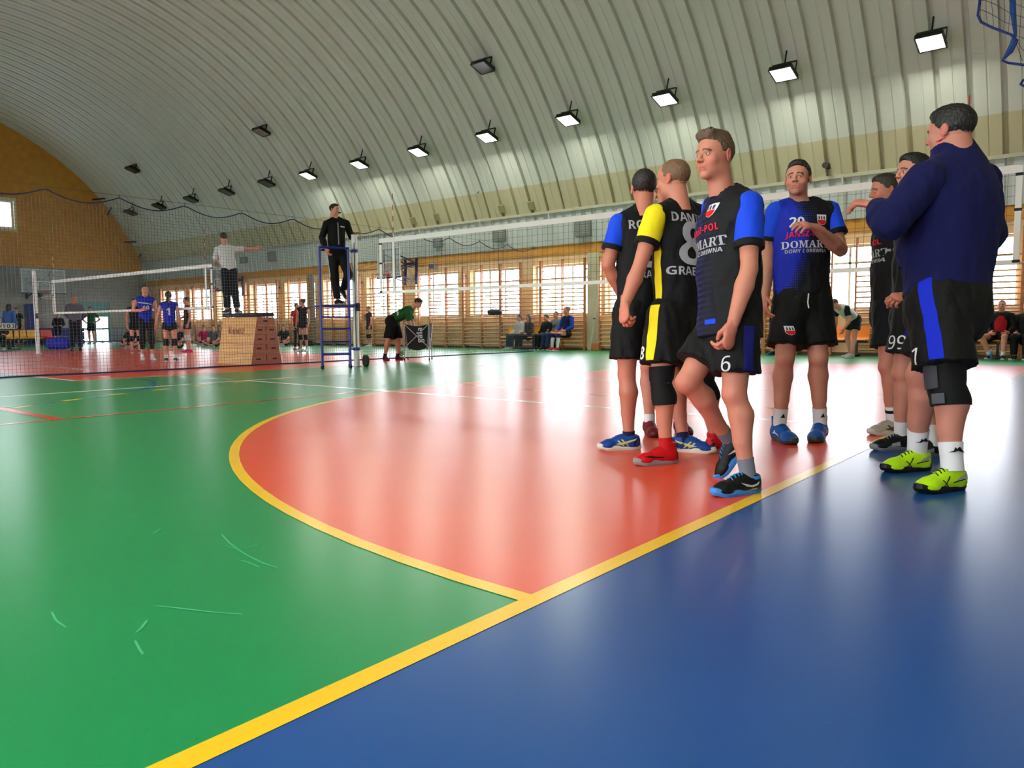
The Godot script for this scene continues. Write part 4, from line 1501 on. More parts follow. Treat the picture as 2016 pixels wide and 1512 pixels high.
# ---------- distance-field modelling (surface nets) ----------
class Grid:
	var o: Vector3
	var h: float
	var nx: int
	var ny: int
	var nz: int
	var d := PackedFloat32Array()

	func _init(lo: Vector3, hi: Vector3, cell: float):
		h = cell
		o = lo
		nx = int(ceil((hi.x - lo.x) / h)) + 2
		ny = int(ceil((hi.y - lo.y) / h)) + 2
		nz = int(ceil((hi.z - lo.z) / h)) + 2
		d.resize(nx * ny * nz)
		d.fill(10.0)

	func _lo(v: float, b: float, n: int) -> int:
		return clampi(int(floor((v - b) / h)), 0, n - 1)

	# tapered capsule; flat ends when cut; squash > 1 makes it thinner along depth (axis width is its wide side)
	func cap(a: Vector3, b: Vector3, ra: float, rb: float, k: float, cut_a := false, cut_b := false, wide := Vector3.ZERO, squash := 1.0):
		var mg := maxf(ra, rb) + k + 2.5 * h
		var x0 := _lo(minf(a.x, b.x) - mg, o.x, nx)
		var x1 := _lo(maxf(a.x, b.x) + mg, o.x, nx)
		var y0 := _lo(minf(a.y, b.y) - mg, o.y, ny)
		var y1 := _lo(maxf(a.y, b.y) + mg, o.y, ny)
		var z0 := _lo(minf(a.z, b.z) - mg, o.z, nz)
		var z1 := _lo(maxf(a.z, b.z) + mg, o.z, nz)
		var ab := b - a
		var l := maxf(ab.length(), 0.00001)
		var ax := ab / l
		var dr := rb - ra
		var il := 1.0 / l
		var e := squash > 1.001
		var wx := Vector3.RIGHT
		var wz := Vector3.BACK
		if e:
			wx = (wide - ax * wide.dot(ax)).normalized()
			wz = wx.cross(ax)
		var s2 := squash * squash
		var flat := cut_a or cut_b
		var ik := 1.0 / maxf(k, 0.00001)
		var lim := k + 2.5 * h
		for z in range(z0, z1 + 1):
			for y in range(y0, y1 + 1):
				var i := (z * ny + y) * nx + x0
				var p := Vector3(o.x + x0 * h, o.y + y * h, o.z + z * h) - a
				for x in range(x0, x1 + 1):
					var t := p.dot(ax)
					var f := clampf(t * il, 0.0, 1.0)
					var r := ra + dr * f
					var dd: float
					if e:
						var qx := p.dot(wx)
						var qz := p.dot(wz)
						var qy := t - f * l
						var ln := sqrt(qx * qx + s2 * qz * qz + qy * qy)
						var g := sqrt(qx * qx + s2 * s2 * qz * qz + qy * qy)
						dd = (ln - r) * ln / maxf(g, 0.000001)
						if ln < 0.0001:
							dd = -r / squash
					else:
						dd = (p - ax * (f * l)).length() - r
					if flat:
						if cut_a:
							dd = maxf(dd, -t)
						if cut_b:
							dd = maxf(dd, t - l)
					if dd < lim:
						var v := d[i]
						var q := absf(v - dd)
						if q < k:
							var w := (k - q)
							d[i] = minf(v, dd) - w * w * 0.25 * ik
						elif dd < v:
							d[i] = dd
					i += 1
					p.x += h

	func ell(c: Vector3, r: Vector3, k: float, bs := Basis.IDENTITY, sub := false):
		var R := maxf(r.x, maxf(r.y, r.z))
		var mg := R + k + 2.5 * h
		var x0 := _lo(c.x - mg, o.x, nx)
		var x1 := _lo(c.x + mg, o.x, nx)
		var y0 := _lo(c.y - mg, o.y, ny)
		var y1 := _lo(c.y + mg, o.y, ny)
		var z0 := _lo(c.z - mg, o.z, nz)
		var z1 := _lo(c.z + mg, o.z, nz)
		var ir := Vector3(1.0 / r.x, 1.0 / r.y, 1.0 / r.z)
		var inv := bs.transposed()
		var turned := not bs.is_equal_approx(Basis.IDENTITY)
		var ik := 1.0 / maxf(k, 0.00001)
		var lim := k + 2.5 * h
		for z in range(z0, z1 + 1):
			for y in range(y0, y1 + 1):
				var i := (z * ny + y) * nx + x0
				var p := Vector3(o.x + x0 * h, o.y + y * h, o.z + z * h) - c
				for x in range(x0, x1 + 1):
					var q := (inv * p if turned else p) * ir
					var k0 := q.length()
					var k1 := (q * ir).length()
					var dd := k0 * (k0 - 1.0) / maxf(k1, 0.0001)
					if k0 < 0.05:
						dd = -minf(r.x, minf(r.y, r.z))
					if sub:
						dd = -dd
						var v := d[i]
						var g := absf(v - dd)
						if g < k:
							d[i] = maxf(v, dd) + (k - g) * (k - g) * 0.25 * ik
						elif dd > v:
							d[i] = dd
					elif dd < lim:
						var v := d[i]
						var g := absf(v - dd)
						if g < k:
							d[i] = minf(v, dd) - (k - g) * (k - g) * 0.25 * ik
						elif dd < v:
							d[i] = dd
					i += 1
					p.x += h

	# keep only the side of the plane that n points away from
	func clip(pt: Vector3, n: Vector3):
		var i := 0
		for z in nz:
			for y in ny:
				var p := Vector3(o.x, o.y + y * h, o.z + z * h) - pt
				var s := p.dot(n)
				var st := n.x * h
				for x in nx:
					if s > d[i]:
						d[i] = s
					s += st
					i += 1

	func rough(amp: float, freq: Vector3, sd: int):
		var n := FastNoiseLite.new()
		n.seed = sd
		n.frequency = 1.0
		n.noise_type = FastNoiseLite.TYPE_SIMPLEX_SMOOTH
		n.fractal_octaves = 2
		var lim := amp + 3.0 * h
		var i := 0
		for z in nz:
			for y in ny:
				for x in nx:
					if absf(d[i]) < lim:
						d[i] += amp * n.get_noise_3d((o.x + x * h) * freq.x, (o.y + y * h) * freq.y, (o.z + z * h) * freq.z)
					i += 1

	func sample(p: Vector3) -> float:
		var q := (p - o) / h
		var x := int(floor(q.x))
		var y := int(floor(q.y))
		var z := int(floor(q.z))
		if x < 0 or y < 0 or z < 0 or x >= nx - 1 or y >= ny - 1 or z >= nz - 1:
			return 10.0
		var fx := q.x - x
		var fy := q.y - y
		var fz := q.z - z
		var i := (z * ny + y) * nx + x
		var sy := nx
		var sz := nx * ny
		var a := lerpf(lerpf(d[i], d[i + 1], fx), lerpf(d[i + sy], d[i + sy + 1], fx), fy)
		var b := lerpf(lerpf(d[i + sz], d[i + sz + 1], fx), lerpf(d[i + sy + sz], d[i + sy + sz + 1], fx), fy)
		return lerpf(a, b, fz)

	# appends the zero surface to mb
	func surface(mb: MB, xf := Transform3D.IDENTITY, col = null, uvf = null):
		var sy := nx
		var sz := nx * ny
		var idx := PackedInt32Array()
		idx.resize(d.size())
		idx.fill(-1)
		var cells := PackedInt32Array()
		var lim := 2.0 * h
		var co := PackedInt32Array([0, 1, sy, sy + 1, sz, sz + 1, sz + sy, sz + sy + 1])
		var nb := xf.basis.orthonormalized()
		for z in nz - 1:
			for y in ny - 1:
				var i := (z * ny + y) * nx - 1
				for x in nx - 1:
					i += 1
					var v0 := d[i]
					if v0 > lim or v0 < -lim:
						continue
					var v1 := d[i + 1]
					var v2 := d[i + sy]
					var v3 := d[i + sy + 1]
					var v4 := d[i + sz]
					var v5 := d[i + sz + 1]
					var v6 := d[i + sz + sy]
					var v7 := d[i + sz + sy + 1]
					var mn := minf(minf(minf(v0, v1), minf(v2, v3)), minf(minf(v4, v5), minf(v6, v7)))
					if mn > 0.0:
						continue
					var mx := maxf(maxf(maxf(v0, v1), maxf(v2, v3)), maxf(maxf(v4, v5), maxf(v6, v7)))
					if mx <= 0.0:
						continue
					var g := Vector3(v1 + v3 + v5 + v7 - v0 - v2 - v4 - v6, v2 + v3 + v6 + v7 - v0 - v1 - v4 - v5, v4 + v5 + v6 + v7 - v0 - v1 - v2 - v3)
					var p := Vector3.ZERO
					var n := 0
					if (v0 <= 0.0) != (v1 <= 0.0):
						p += Vector3(v0 / (v0 - v1), 0, 0); n += 1
					if (v2 <= 0.0) != (v3 <= 0.0):
						p += Vector3(v2 / (v2 - v3), 1, 0); n += 1
					if (v4 <= 0.0) != (v5 <= 0.0):
						p += Vector3(v4 / (v4 - v5), 0, 1); n += 1
					if (v6 <= 0.0) != (v7 <= 0.0):
						p += Vector3(v6 / (v6 - v7), 1, 1); n += 1
					if (v0 <= 0.0) != (v2 <= 0.0):
						p += Vector3(0, v0 / (v0 - v2), 0); n += 1
					if (v1 <= 0.0) != (v3 <= 0.0):
						p += Vector3(1, v1 / (v1 - v3), 0); n += 1
					if (v4 <= 0.0) != (v6 <= 0.0):
						p += Vector3(0, v4 / (v4 - v6), 1); n += 1
					if (v5 <= 0.0) != (v7 <= 0.0):
						p += Vector3(1, v5 / (v5 - v7), 1); n += 1
					if (v0 <= 0.0) != (v4 <= 0.0):
						p += Vector3(0, 0, v0 / (v0 - v4)); n += 1
					if (v1 <= 0.0) != (v5 <= 0.0):
						p += Vector3(1, 0, v1 / (v1 - v5)); n += 1
					if (v2 <= 0.0) != (v6 <= 0.0):
						p += Vector3(0, 1, v2 / (v2 - v6)); n += 1
					if (v3 <= 0.0) != (v7 <= 0.0):
						p += Vector3(1, 1, v3 / (v3 - v7)); n += 1
					p = o + (Vector3(x, y, z) + p / n) * h
					idx[i] = mb.v.size()
					cells.append(i)
					if col != null:
						mb.c.append(col.call(p))
					if uvf != null:
						mb.uv.append(uvf.call(p, g))
					mb.v.append(xf * p)
					mb.n.append((nb * g).normalized())
		for i in cells:
			var a := d[i] <= 0.0
			# edge along x: cells sharing it: i, i-sy, i-sz, i-sy-sz
			if a != (d[i + 1] <= 0.0):
				_quad(mb, idx, i, i - sy, i - sy - sz, i - sz, a)
			if a != (d[i + sy] <= 0.0):
				_quad(mb, idx, i, i - sz, i - sz - 1, i - 1, a)
			if a != (d[i + sz] <= 0.0):
				_quad(mb, idx, i, i - 1, i - 1 - sy, i - sy, a)

	func _quad(mb: MB, idx: PackedInt32Array, a: int, b: int, c: int, e: int, flip: bool):
		if b < 0 or c < 0 or e < 0:
			return
		var A := idx[a]
		var B := idx[b]
		var C := idx[c]
		var E := idx[e]
		if A < 0 or B < 0 or C < 0 or E < 0:
			return
		if flip:
			mb.i.append_array(PackedInt32Array([A, E, C, A, C, B]))
		else:
			mb.i.append_array(PackedInt32Array([A, B, C, A, C, E]))

func lin(c: Color) -> Color:
	return c.srgb_to_linear()

func skin_mat() -> StandardMaterial3D:
	if mats.has("skin"):
		return mats["skin"]
	var m := StandardMaterial3D.new()
	m.vertex_color_use_as_albedo = true
	m.roughness = 0.52
	m.metallic_specular = 0.4
	mats["skin"] = m
	return m

func cloth(col: Color, rough := 0.75) -> StandardMaterial3D:
	var key := "cloth_%s_%d" % [col.to_html(), int(rough * 100)]
	if mats.has(key):
		return mats[key]
	var m := mat(key, col, rough, 0.0, 0.35)
	m.rim_enabled = true
	m.rim = 0.15
	m.rim_tint = 0.6
	return m

# ---------- head ----------
# local frame: y up, z towards the face, +x the person's left
func head_field(cell: float, o: Dictionary) -> Grid:
	var fat: float = o.get("fat", 0.0)
	var g := Grid.new(Vector3(-0.115, -0.2, -0.14), Vector3(0.115, 0.135, 0.14), cell)
	g.ell(Vector3(0, 0.032, -0.015), Vector3(0.076 + fat * 0.3, 0.083, 0.098), 0.0)
	g.ell(Vector3(0, 0.032, 0.028), Vector3(0.064, 0.056, 0.057), 0.02)
	g.ell(Vector3(0, -0.03, 0.02), Vector3(0.063 + fat * 0.6, 0.075, 0.068), 0.02)
	g.ell(Vector3(0, -0.068, 0.015), Vector3(0.056 + fat, 0.046 + fat * 0.4, 0.064), 0.022)
	g.ell(Vector3(0, -0.1, 0.062), Vector3(0.024 + fat * 0.5, 0.018, 0.022), 0.02)
	for s in [-1.0, 1.0]:
		g.ell(Vector3(s * 0.041, -0.03, 0.054), Vector3(0.024 + fat * 0.3, 0.022, 0.022), 0.02)
	g.cap(Vector3(0, -0.06, -0.03), Vector3(0, -0.2, -0.05), 0.056 + fat, 0.062 + fat, 0.03)
	if cell < 0.008:
		g.cap(Vector3(-0.034, 0.017, 0.076), Vector3(0.034, 0.017, 0.076), 0.012, 0.012, 0.014)
		for s in [-1.0, 1.0]:
			g.ell(Vector3(s * 0.031, -0.001, 0.101), Vector3(0.02, 0.014, 0.018), 0.012, Basis.IDENTITY, true)
			g.ell(Vector3(s * 0.031, -0.002, 0.0725), Vector3(0.0135, 0.0115, 0.0135), 0.003)
		g.cap(Vector3(0, 0.01, 0.084), Vector3(0, -0.026, 0.104), 0.008, 0.0115, 0.01)
		for s in [-1.0, 1.0]:
			g.ell(Vector3(s * 0.0125, -0.031, 0.094), Vector3(0.008, 0.008, 0.011), 0.006)
		g.cap(Vector3(-0.019, -0.061, 0.0785), Vector3(0.019, -0.061, 0.0785), 0.006, 0.006, 0.007)
		g.cap(Vector3(-0.015, -0.072, 0.0775), Vector3(0.015, -0.072, 0.0775), 0.007, 0.007, 0.007)
		g.ell(Vector3(0, -0.0665, 0.094), Vector3(0.024, 0.0022, 0.012), 0.003, Basis.IDENTITY, true)
	else:
		g.cap(Vector3(0, 0.01, 0.084), Vector3(0, -0.026, 0.104), 0.009, 0.014, 0.012)
		g.cap(Vector3(-0.017, -0.066, 0.079), Vector3(0.017, -0.066, 0.079), 0.011, 0.011, 0.008)
	for s in [-1.0, 1.0]:
		var eb := Basis(Vector3.UP, s * 0.35) * Basis(Vector3.RIGHT, -0.2)
		g.ell(Vector3(s * (0.08 + fat * 0.4), -0.006, -0.018), Vector3(0.0085, 0.032, 0.019), 0.006, eb)
		if cell < 0.008:
			g.ell(Vector3(s * (0.09 + fat * 0.4), -0.002, -0.014), Vector3(0.008, 0.02, 0.01), 0.005, eb, true)
	return g

func head_colour(o: Dictionary, fine: bool) -> Callable:
	var skin: Color = lin(o.skin)
	var brow: Color = lin(o.get("brow", Color(0.2, 0.13, 0.09)))
	var lip: Color = lin(o.skin).lerp(lin(Color(0.62, 0.22, 0.22)), 0.55)
	var white := lin(Color(0.78, 0.74, 0.70))
	var iris := lin(o.get("eyes", Color(0.12, 0.10, 0.09)))
	var cheek := skin.lerp(lin(Color(0.80, 0.32, 0.27)), 0.28)
	var stub: float = o.get("stubble", 0.0)
	var stubc := skin.lerp(brow, 0.45)
	var hairs: Color = lin(o.get("hair", Color(0.2, 0.15, 0.1)))
	return func(p: Vector3) -> Color:
		var ax := absf(p.x)
		var c := skin
		if p.z > 0.03 and ax > 0.02 and ax < 0.06 and p.y < -0.005 and p.y > -0.06:
			c = skin.lerp(cheek, 0.7)
		if ax > 0.074 and p.y < 0.03 and p.y > -0.045 and p.z < 0.01:
			c = cheek
		if fine:
			if p.z > 0.045:
				var by := 0.0205 - maxf(0.0, ax - 0.03) * 0.3
				if ax > 0.011 and ax < 0.05 and absf(p.y - by) < 0.0042:
					return brow
				if ax < 0.024 and p.y < -0.057 and p.y > -0.079 and p.z > 0.07:
					return lip
				var ex := ax - 0.031
				var ey := p.y + 0.002
				if p.z > 0.07 and ex * ex / 0.00013 + ey * ey / 0.000018 < 1.0:
					return iris if ex * ex + ey * ey < 0.00004 else white
				if p.z > 0.062 and ex * ex / 0.00024 + (ey - 0.003) * (ey - 0.003) / 0.00003 < 1.0 and ey > 0.002:
					return skin.lerp(brow, 0.55)
				if ax < 0.014 and ax > 0.004 and p.y < -0.034 and p.y > -0.042 and p.z > 0.085:
					return skin.lerp(iris, 0.5)
			if stub > 0.0 and p.y < -0.045 and p.z > -0.01:
				c = c.lerp(stubc, stub)
		else:
			if p.z > 0.05 and ax > 0.011 and ax < 0.05 and p.y > 0.004 and p.y < 0.03:
				c = c.lerp(brow, 0.5)
			if p.z > 0.06 and absf(p.y + 0.066) < 0.009 and ax < 0.022:
				c = lip
		return c

func hair_field(cell: float, style: String, o: Dictionary) -> Grid:
	var fat: float = o.get("fat", 0.0)
	var big := style in ["long", "pony"]
	var g := Grid.new(Vector3(-0.12, -0.36 if big else -0.12, -0.2 if big else -0.15), Vector3(0.12, 0.17, 0.13), cell)
	var w := fat * 0.3
	if style == "buzz":
		g.ell(Vector3(0, 0.033, -0.016), Vector3(0.0785 + w, 0.0865, 0.1005), 0.0)
	elif style == "quiff":
		g.ell(Vector3(0, 0.034, -0.016), Vector3(0.079 + w, 0.088, 0.101), 0.0)
		g.cap(Vector3(-0.02, 0.098, 0.05), Vector3(-0.012, 0.095, -0.05), 0.032, 0.034, 0.02)
		g.cap(Vector3(0.025, 0.098, 0.048), Vector3(0.02, 0.095, -0.05), 0.032, 0.032, 0.02)
		g.cap(Vector3(-0.034, 0.102, 0.06), Vector3(0.034, 0.106, 0.058), 0.02, 0.02, 0.015)
	elif style == "short":
		g.ell(Vector3(0, 0.036, -0.017), Vector3(0.081 + w, 0.091, 0.105), 0.0)
		g.ell(Vector3(0, 0.09, 0.02), Vector3(0.055, 0.034, 0.065), 0.02)
	else:
		g.ell(Vector3(0, 0.036, -0.02), Vector3(0.084 + w, 0.092, 0.107), 0.0)
	# hairline: forehead, temples, round the ears, nape
	g.clip(Vector3(0, 0.0, 0.0), Vector3(0, -0.70, 0.71) if style != "bald" else Vector3(0, -1, 0))
	g.clip(Vector3(0, -0.062, 0), Vector3(0, -1, 0.0))
	for s in [-1.0, 1.0]:
		g.ell(Vector3(s * (0.09 + w), -0.03, 0.0), Vector3(0.03, 0.045, 0.032), 0.006, Basis.IDENTITY, true)
	if style == "pony":
		g.ell(Vector3(0, 0.05, -0.125), Vector3(0.03, 0.03, 0.03), 0.015)
		g.cap(Vector3(0, 0.045, -0.145), Vector3(0.02, -0.12, -0.15), 0.032, 0.028, 0.02)
		g.cap(Vector3(0.02, -0.12, -0.15), Vector3(0.025, -0.3, -0.13), 0.028, 0.01, 0.02)
	elif style == "long":
		g.cap(Vector3(0, -0.02, -0.07), Vector3(0, -0.28, -0.085), 0.07, 0.05, 0.03, false, false, Vector3.RIGHT, 1.5)
		for s in [-1.0, 1.0]:
			g.cap(Vector3(s * 0.07, 0.03, -0.01), Vector3(s * 0.075, -0.2, -0.03), 0.024, 0.026, 0.025)
	elif style == "bun":
		g.ell(Vector3(0, 0.085, -0.1), Vector3(0.036, 0.036, 0.036), 0.012)
	g.rough(0.004, Vector3(90, 40, 60), 3)
	return g

# ---------- hand ----------
# local frame: wrist at origin, fingers along +y, palm faces +z, thumb towards +x
func hand_field(cell: float, pose: String) -> Grid:
	var g := Grid.new(Vector3(-0.075, -0.06, -0.05), Vector3(0.1, 0.22, 0.13), cell)
	g.cap(Vector3(0, -0.06, 0), Vector3(0, 0.02, 0), 0.029, 0.028, 0.0, false, false, Vector3.RIGHT, 1.25)
	g.cap(Vector3(0.004, 0.02, 0), Vector3(0, 0.078, 0.0), 0.036, 0.042, 0.015, false, false, Vector3.RIGHT, 2.3)
	g.ell(Vector3(0.024, 0.03, 0.01), Vector3(0.018, 0.03, 0.015), 0.012)
	var c1 := 0.35
	var c2 := 0.5
	var c3 := 0.35
	var spread := 0.05
	if pose == "fist":
		c1 = 1.35; c2 = 1.6; c3 = 1.0
	elif pose == "open":
		c1 = 0.08; c2 = 0.12; c3 = 0.08; spread = 0.1
	elif pose == "curl":
		c1 = 0.8; c2 = 0.95; c3 = 0.5
	var xs := [0.029, 0.0095, -0.0095, -0.028]
	var ys := [0.092, 0.098, 0.094, 0.085]
	var ls := [0.072, 0.08, 0.074, 0.057]
	for k in 4:
		var extra: float = 0.06 * k if pose != "open" else 0.0
		if pose == "point" and k == 0:
			extra = -0.3
		var p := Vector3(xs[k], ys[k] - 0.012, 0)
		var a := 0.0
		var sd: float = (1.5 - k) * spread
		var lens := [0.45, 0.31, 0.24]
		var cur := [c1 + extra, c2 + extra, c3]
		for j in 3:
			a += cur[j]
			var dir := Vector3(sin(sd), cos(a) * cos(sd), sin(a))
			var q: Vector3 = p + dir.normalized() * (ls[k] * lens[j] + (0.012 if j == 0 else 0.0))
			g.cap(p, q, 0.0098 - j * 0.0008, 0.0092 - j * 0.0009, 0.004)
			p = q
	var tp := Vector3(0.03, 0.022, 0.006)
	var t1 := Vector3(0.056, 0.05, 0.018)
	var t2 := Vector3(0.064, 0.078, 0.024)
	if pose == "fist" or pose == "curl":
		t1 = Vector3(0.046, 0.055, 0.024)
		t2 = Vector3(0.034, 0.08, 0.038)
	g.cap(tp, t1, 0.0145, 0.0115, 0.008)
	g.cap(t1, t2, 0.0115, 0.009, 0.004)
	return g

# ---------- shoe ----------
# local frame: ankle above origin on the floor, toe towards +z, +x outside or inside alike
func shoe_field(cell: float, high: float) -> Grid:
	var g := Grid.new(Vector3(-0.075, 0.0, -0.1), Vector3(0.075, 0.19, 0.24), cell)
	g.ell(Vector3(0, 0.045, -0.032), Vector3(0.039, 0.05, 0.046), 0.0)
	g.cap(Vector3(0, 0.055, -0.01), Vector3(0, 0.036, 0.13), 0.043, 0.04, 0.03, false, false, Vector3.RIGHT, 1.05)
	g.ell(Vector3(0.0, 0.03, 0.15), Vector3(0.047, 0.032, 0.058), 0.025)
	g.ell(Vector3(0, 0.06, 0.04), Vector3(0.034, 0.042, 0.06), 0.03)
	g.cap(Vector3(0, 0.05, -0.012), Vector3(0, 0.095 + high, -0.02), 0.042, 0.046, 0.025, false, true, Vector3.BACK, 1.12)
	g.cap(Vector3(0, 0.09, 0.02), Vector3(0, 0.115 + high, 0.012), 0.016, 0.014, 0.015)
	g.clip(Vector3(0, 0.02, 0), Vector3(0, -1, 0))
	return g

func sole_mesh() -> ArrayMesh:
	var m := MB.new()
	var ring := []
	var n := 36
	for k in n:
		var a := TAU * k / n
		var z := cos(a)
		var x := sin(a)
		var zz := 0.065 + z * 0.147
		var wd := 0.041 + 0.012 * smoothstep(-0.2, 0.8, z) - 0.004 * exp(-pow((z + 0.15) * 3.0, 2))
		var sx := signf(x) * pow(absf(x), 0.75)
		ring.append(Vector2(sx * wd, zz))
	var lv := [[0.93, 0.0], [1.0, 0.007], [1.06, 0.016], [1.0, 0.034], [0.8, 0.036]]
	for l in lv.size() - 1:
		for k in n:
			var a: Vector2 = ring[k]
			var b: Vector2 = ring[(k + 1) % n]
			var s0: float = lv[l][0]
			var s1: float = lv[l + 1][0]
			var A := Vector3(a.x * s0, lv[l][1] + _toe(a.y, l), 0.065 + (a.y - 0.065) * (1.0 + (s0 - 1.0) * 0.4))
			var B := Vector3(b.x * s0, lv[l][1] + _toe(b.y, l), 0.065 + (b.y - 0.065) * (1.0 + (s0 - 1.0) * 0.4))
			var C := Vector3(b.x * s1, lv[l + 1][1] + _toe(b.y, l + 1), 0.065 + (b.y - 0.065) * (1.0 + (s1 - 1.0) * 0.4))
			var D := Vector3(a.x * s1, lv[l + 1][1] + _toe(a.y, l + 1), 0.065 + (a.y - 0.065) * (1.0 + (s1 - 1.0) * 0.4))
			m.face(A, B, C, D, Vector3(a.x, 0.02, a.y - 0.065))
	for k in range(1, n - 1):
		var p := []
		for q in [0, k, k + 1]:
			var a: Vector2 = ring[q]
			p.append(Vector3(a.x * 0.93, _toe(a.y, 0), 0.065 + (a.y - 0.065) * 0.97))
		m.tri(p[0], p[2], p[1])
	return m.mesh()

func _toe(z: float, l: int) -> float:
	return 0.012 * smoothstep(0.15, 0.21, z) + (0.008 * smoothstep(0.0, -0.07, z) if l > 2 else 0.0)

var shoe_cache := {}

func shoe_parts(high: float, cell: float) -> Dictionary:
	var key := "%0.3f_%0.4f" % [high, cell]
	if shoe_cache.has(key):
		return shoe_cache[key]
	var g := shoe_field(cell, high)
	var mb := MB.new()
	g.surface(mb)
	var lm := MB.new()
	for k in 5:
		var z := 0.105 - k * 0.019
		var y := 0.0
		# find the tongue height on the field
		y = 0.15 + high
		while y > 0.03 and g.sample(Vector3(0, y, z)) > 0.0:
			y -= 0.002
		for s in [-1.0, 1.0]:
			add_tube(lm, PackedVector3Array([Vector3(-0.02 * s, y - 0.004, z), Vector3(0, y + 0.004, z - 0.008), Vector3(0.02 * s, y - 0.004, z - 0.016)]), 0.0032, 5)
	shoe_cache[key] = {"grid": g, "upper": mb.mesh(), "laces": lm.mesh(), "sole": sole_mesh() if not shoe_cache.has("sole") else shoe_cache["sole"]}
	shoe_cache["sole"] = shoe_cache[key]["sole"]
	return shoe_cache[key]

# polygon (z,y) pressed on to the side of a shoe; side +1 or -1 along x
func shoe_stamp(g: Grid, poly: PackedVector2Array, side: float) -> ArrayMesh:
	var m := MB.new()
	var idx := Geometry2D.triangulate_polygon(poly)
	var tris := []
	for t in range(0, idx.size(), 3):
		tris.append([poly[idx[t]], poly[idx[t + 1]], poly[idx[t + 2]]])
	stamp(m, g, tris, func(q: Vector2) -> Vector3: return Vector3(side * 0.09, q.y, q.x), Vector3(-side, 0, 0), 0.0016, 0.014)
	return m.mesh()

# presses flat triangles on to a field along dir
func stamp(m: MB, g: Grid, tris: Array, place: Callable, dir: Vector3, lift: float, max_edge := 0.025):
	var todo := tris.duplicate()
	var work := []
	while todo.size() > 0 and work.size() < 6000:
		var t: Array = todo.pop_back()
		var a: Vector2 = t[0]
		var b: Vector2 = t[1]
		var c: Vector2 = t[2]
		var l0 := a.distance_to(b)
		var l1 := b.distance_to(c)
		var l2 := c.distance_to(a)
		var mx := maxf(l0, maxf(l1, l2))
		if mx > max_edge:
			if mx == l0:
				var q := (a + b) / 2
				todo.append([a, q, c]); todo.append([q, b, c])
			elif mx == l1:
				var q := (b + c) / 2
				todo.append([a, b, q]); todo.append([a, q, c])
			else:
				var q := (c + a) / 2
				todo.append([a, b, q]); todo.append([q, b, c])
		else:
			work.append(t)
	var seen := {}
	for t in work:
		var ids := []
		for q in t:
			var key := Vector2i(int(round(q.x * 20000.0)), int(round(q.y * 20000.0)))
			if not seen.has(key):
				var p: Vector3 = place.call(q)
				var hit := false
				var s := 0.0
				while s < 0.8:
					var dd := g.sample(p)
					if dd < 0.0005:
						hit = true
						break
					var st := clampf(dd * 0.8, 0.0008, 0.02)
					if dd > 5.0:
						st = 0.01
					p += dir * st
					s += st
				if hit:
					var e := g.h
					var nn := Vector3(g.sample(p + Vector3(e, 0, 0)) - g.sample(p - Vector3(e, 0, 0)), g.sample(p + Vector3(0, e, 0)) - g.sample(p - Vector3(0, e, 0)), g.sample(p + Vector3(0, 0, e)) - g.sample(p - Vector3(0, 0, e))).normalized()
					seen[key] = m.v.size()
					m.v.append(p - dir * lift)
					m.n.append(nn)
				else:
					seen[key] = -1
			ids.append(seen[key])
		if ids[0] >= 0 and ids[1] >= 0 and ids[2] >= 0:
			var nn := (m.v[ids[2]] - m.v[ids[0]]).cross(m.v[ids[1]] - m.v[ids[0]])
			if nn.dot(dir) <= 0.0:
				m.i.append_array(PackedInt32Array([ids[0], ids[1], ids[2]]))
			else:
				m.i.append_array(PackedInt32Array([ids[0], ids[2], ids[1]]))

func text_tris(s: String, size: float, face := "Droid Sans", squeeze := 1.0, bold := true) -> Array:
	var t: TextMesh = text_mesh(s, size, face, bold)
	t.depth = 0.0
	var arr := t.get_mesh_arrays()
	var v: PackedVector3Array = arr[Mesh.ARRAY_VERTEX]
	var out := []
	var ix = arr[Mesh.ARRAY_INDEX]
	if ix == null or ix.size() == 0:
		ix = PackedInt32Array(range(v.size()))
	for k in range(0, ix.size() - 2, 3):
		out.append([Vector2(v[ix[k]].x * squeeze, v[ix[k]].y), Vector2(v[ix[k + 1]].x * squeeze, v[ix[k + 1]].y), Vector2(v[ix[k + 2]].x * squeeze, v[ix[k + 2]].y)])
	return out

func poly_tris(poly: PackedVector2Array) -> Array:
	var idx := Geometry2D.triangulate_polygon(poly)
	var out := []
	for t in range(0, idx.size(), 3):
		out.append([poly[idx[t]], poly[idx[t + 1]], poly[idx[t + 2]]])
	return out

# print on a garment: centre c (near the surface), right and up directions in the garment's plane
func print_on(parent: Node, called: String, g: Grid, tris: Array, c: Vector3, right: Vector3, up: Vector3, m_: Material, lift := 0.003):
	var n := right.cross(up).normalized()
	var mb := MB.new()
	stamp(mb, g, tris, func(q: Vector2) -> Vector3: return c + right * q.x + up * q.y + n * 0.22, -n, lift)
	if mb.i.size() > 0:
		return part(parent, called, mb.mesh(), m_)
	return null

# ---------- the whole figure ----------
# J: joints in world space; o: look. Returns the person node (its origin on the floor under the body).
var head_cache := {}
var hand_cache := {}

func append_mesh(dst: MB, src: MB, xf: Transform3D, mirror := false, tint := Color(1, 1, 1)):
	var k0 := dst.v.size()
	var nb := xf.basis.inverse().transposed()
	for k in src.v.size():
		dst.v.append(xf * src.v[k])
		dst.n.append((nb * src.n[k]).normalized())
		dst.c.append(src.c[k] if src.c.size() > k else tint)
	for k in range(0, src.i.size(), 3):
		if mirror:
			dst.i.append_array(PackedInt32Array([k0 + src.i[k], k0 + src.i[k + 2], k0 + src.i[k + 1]]))
		else:
			dst.i.append_array(PackedInt32Array([k0 + src.i[k], k0 + src.i[k + 1], k0 + src.i[k + 2]]))

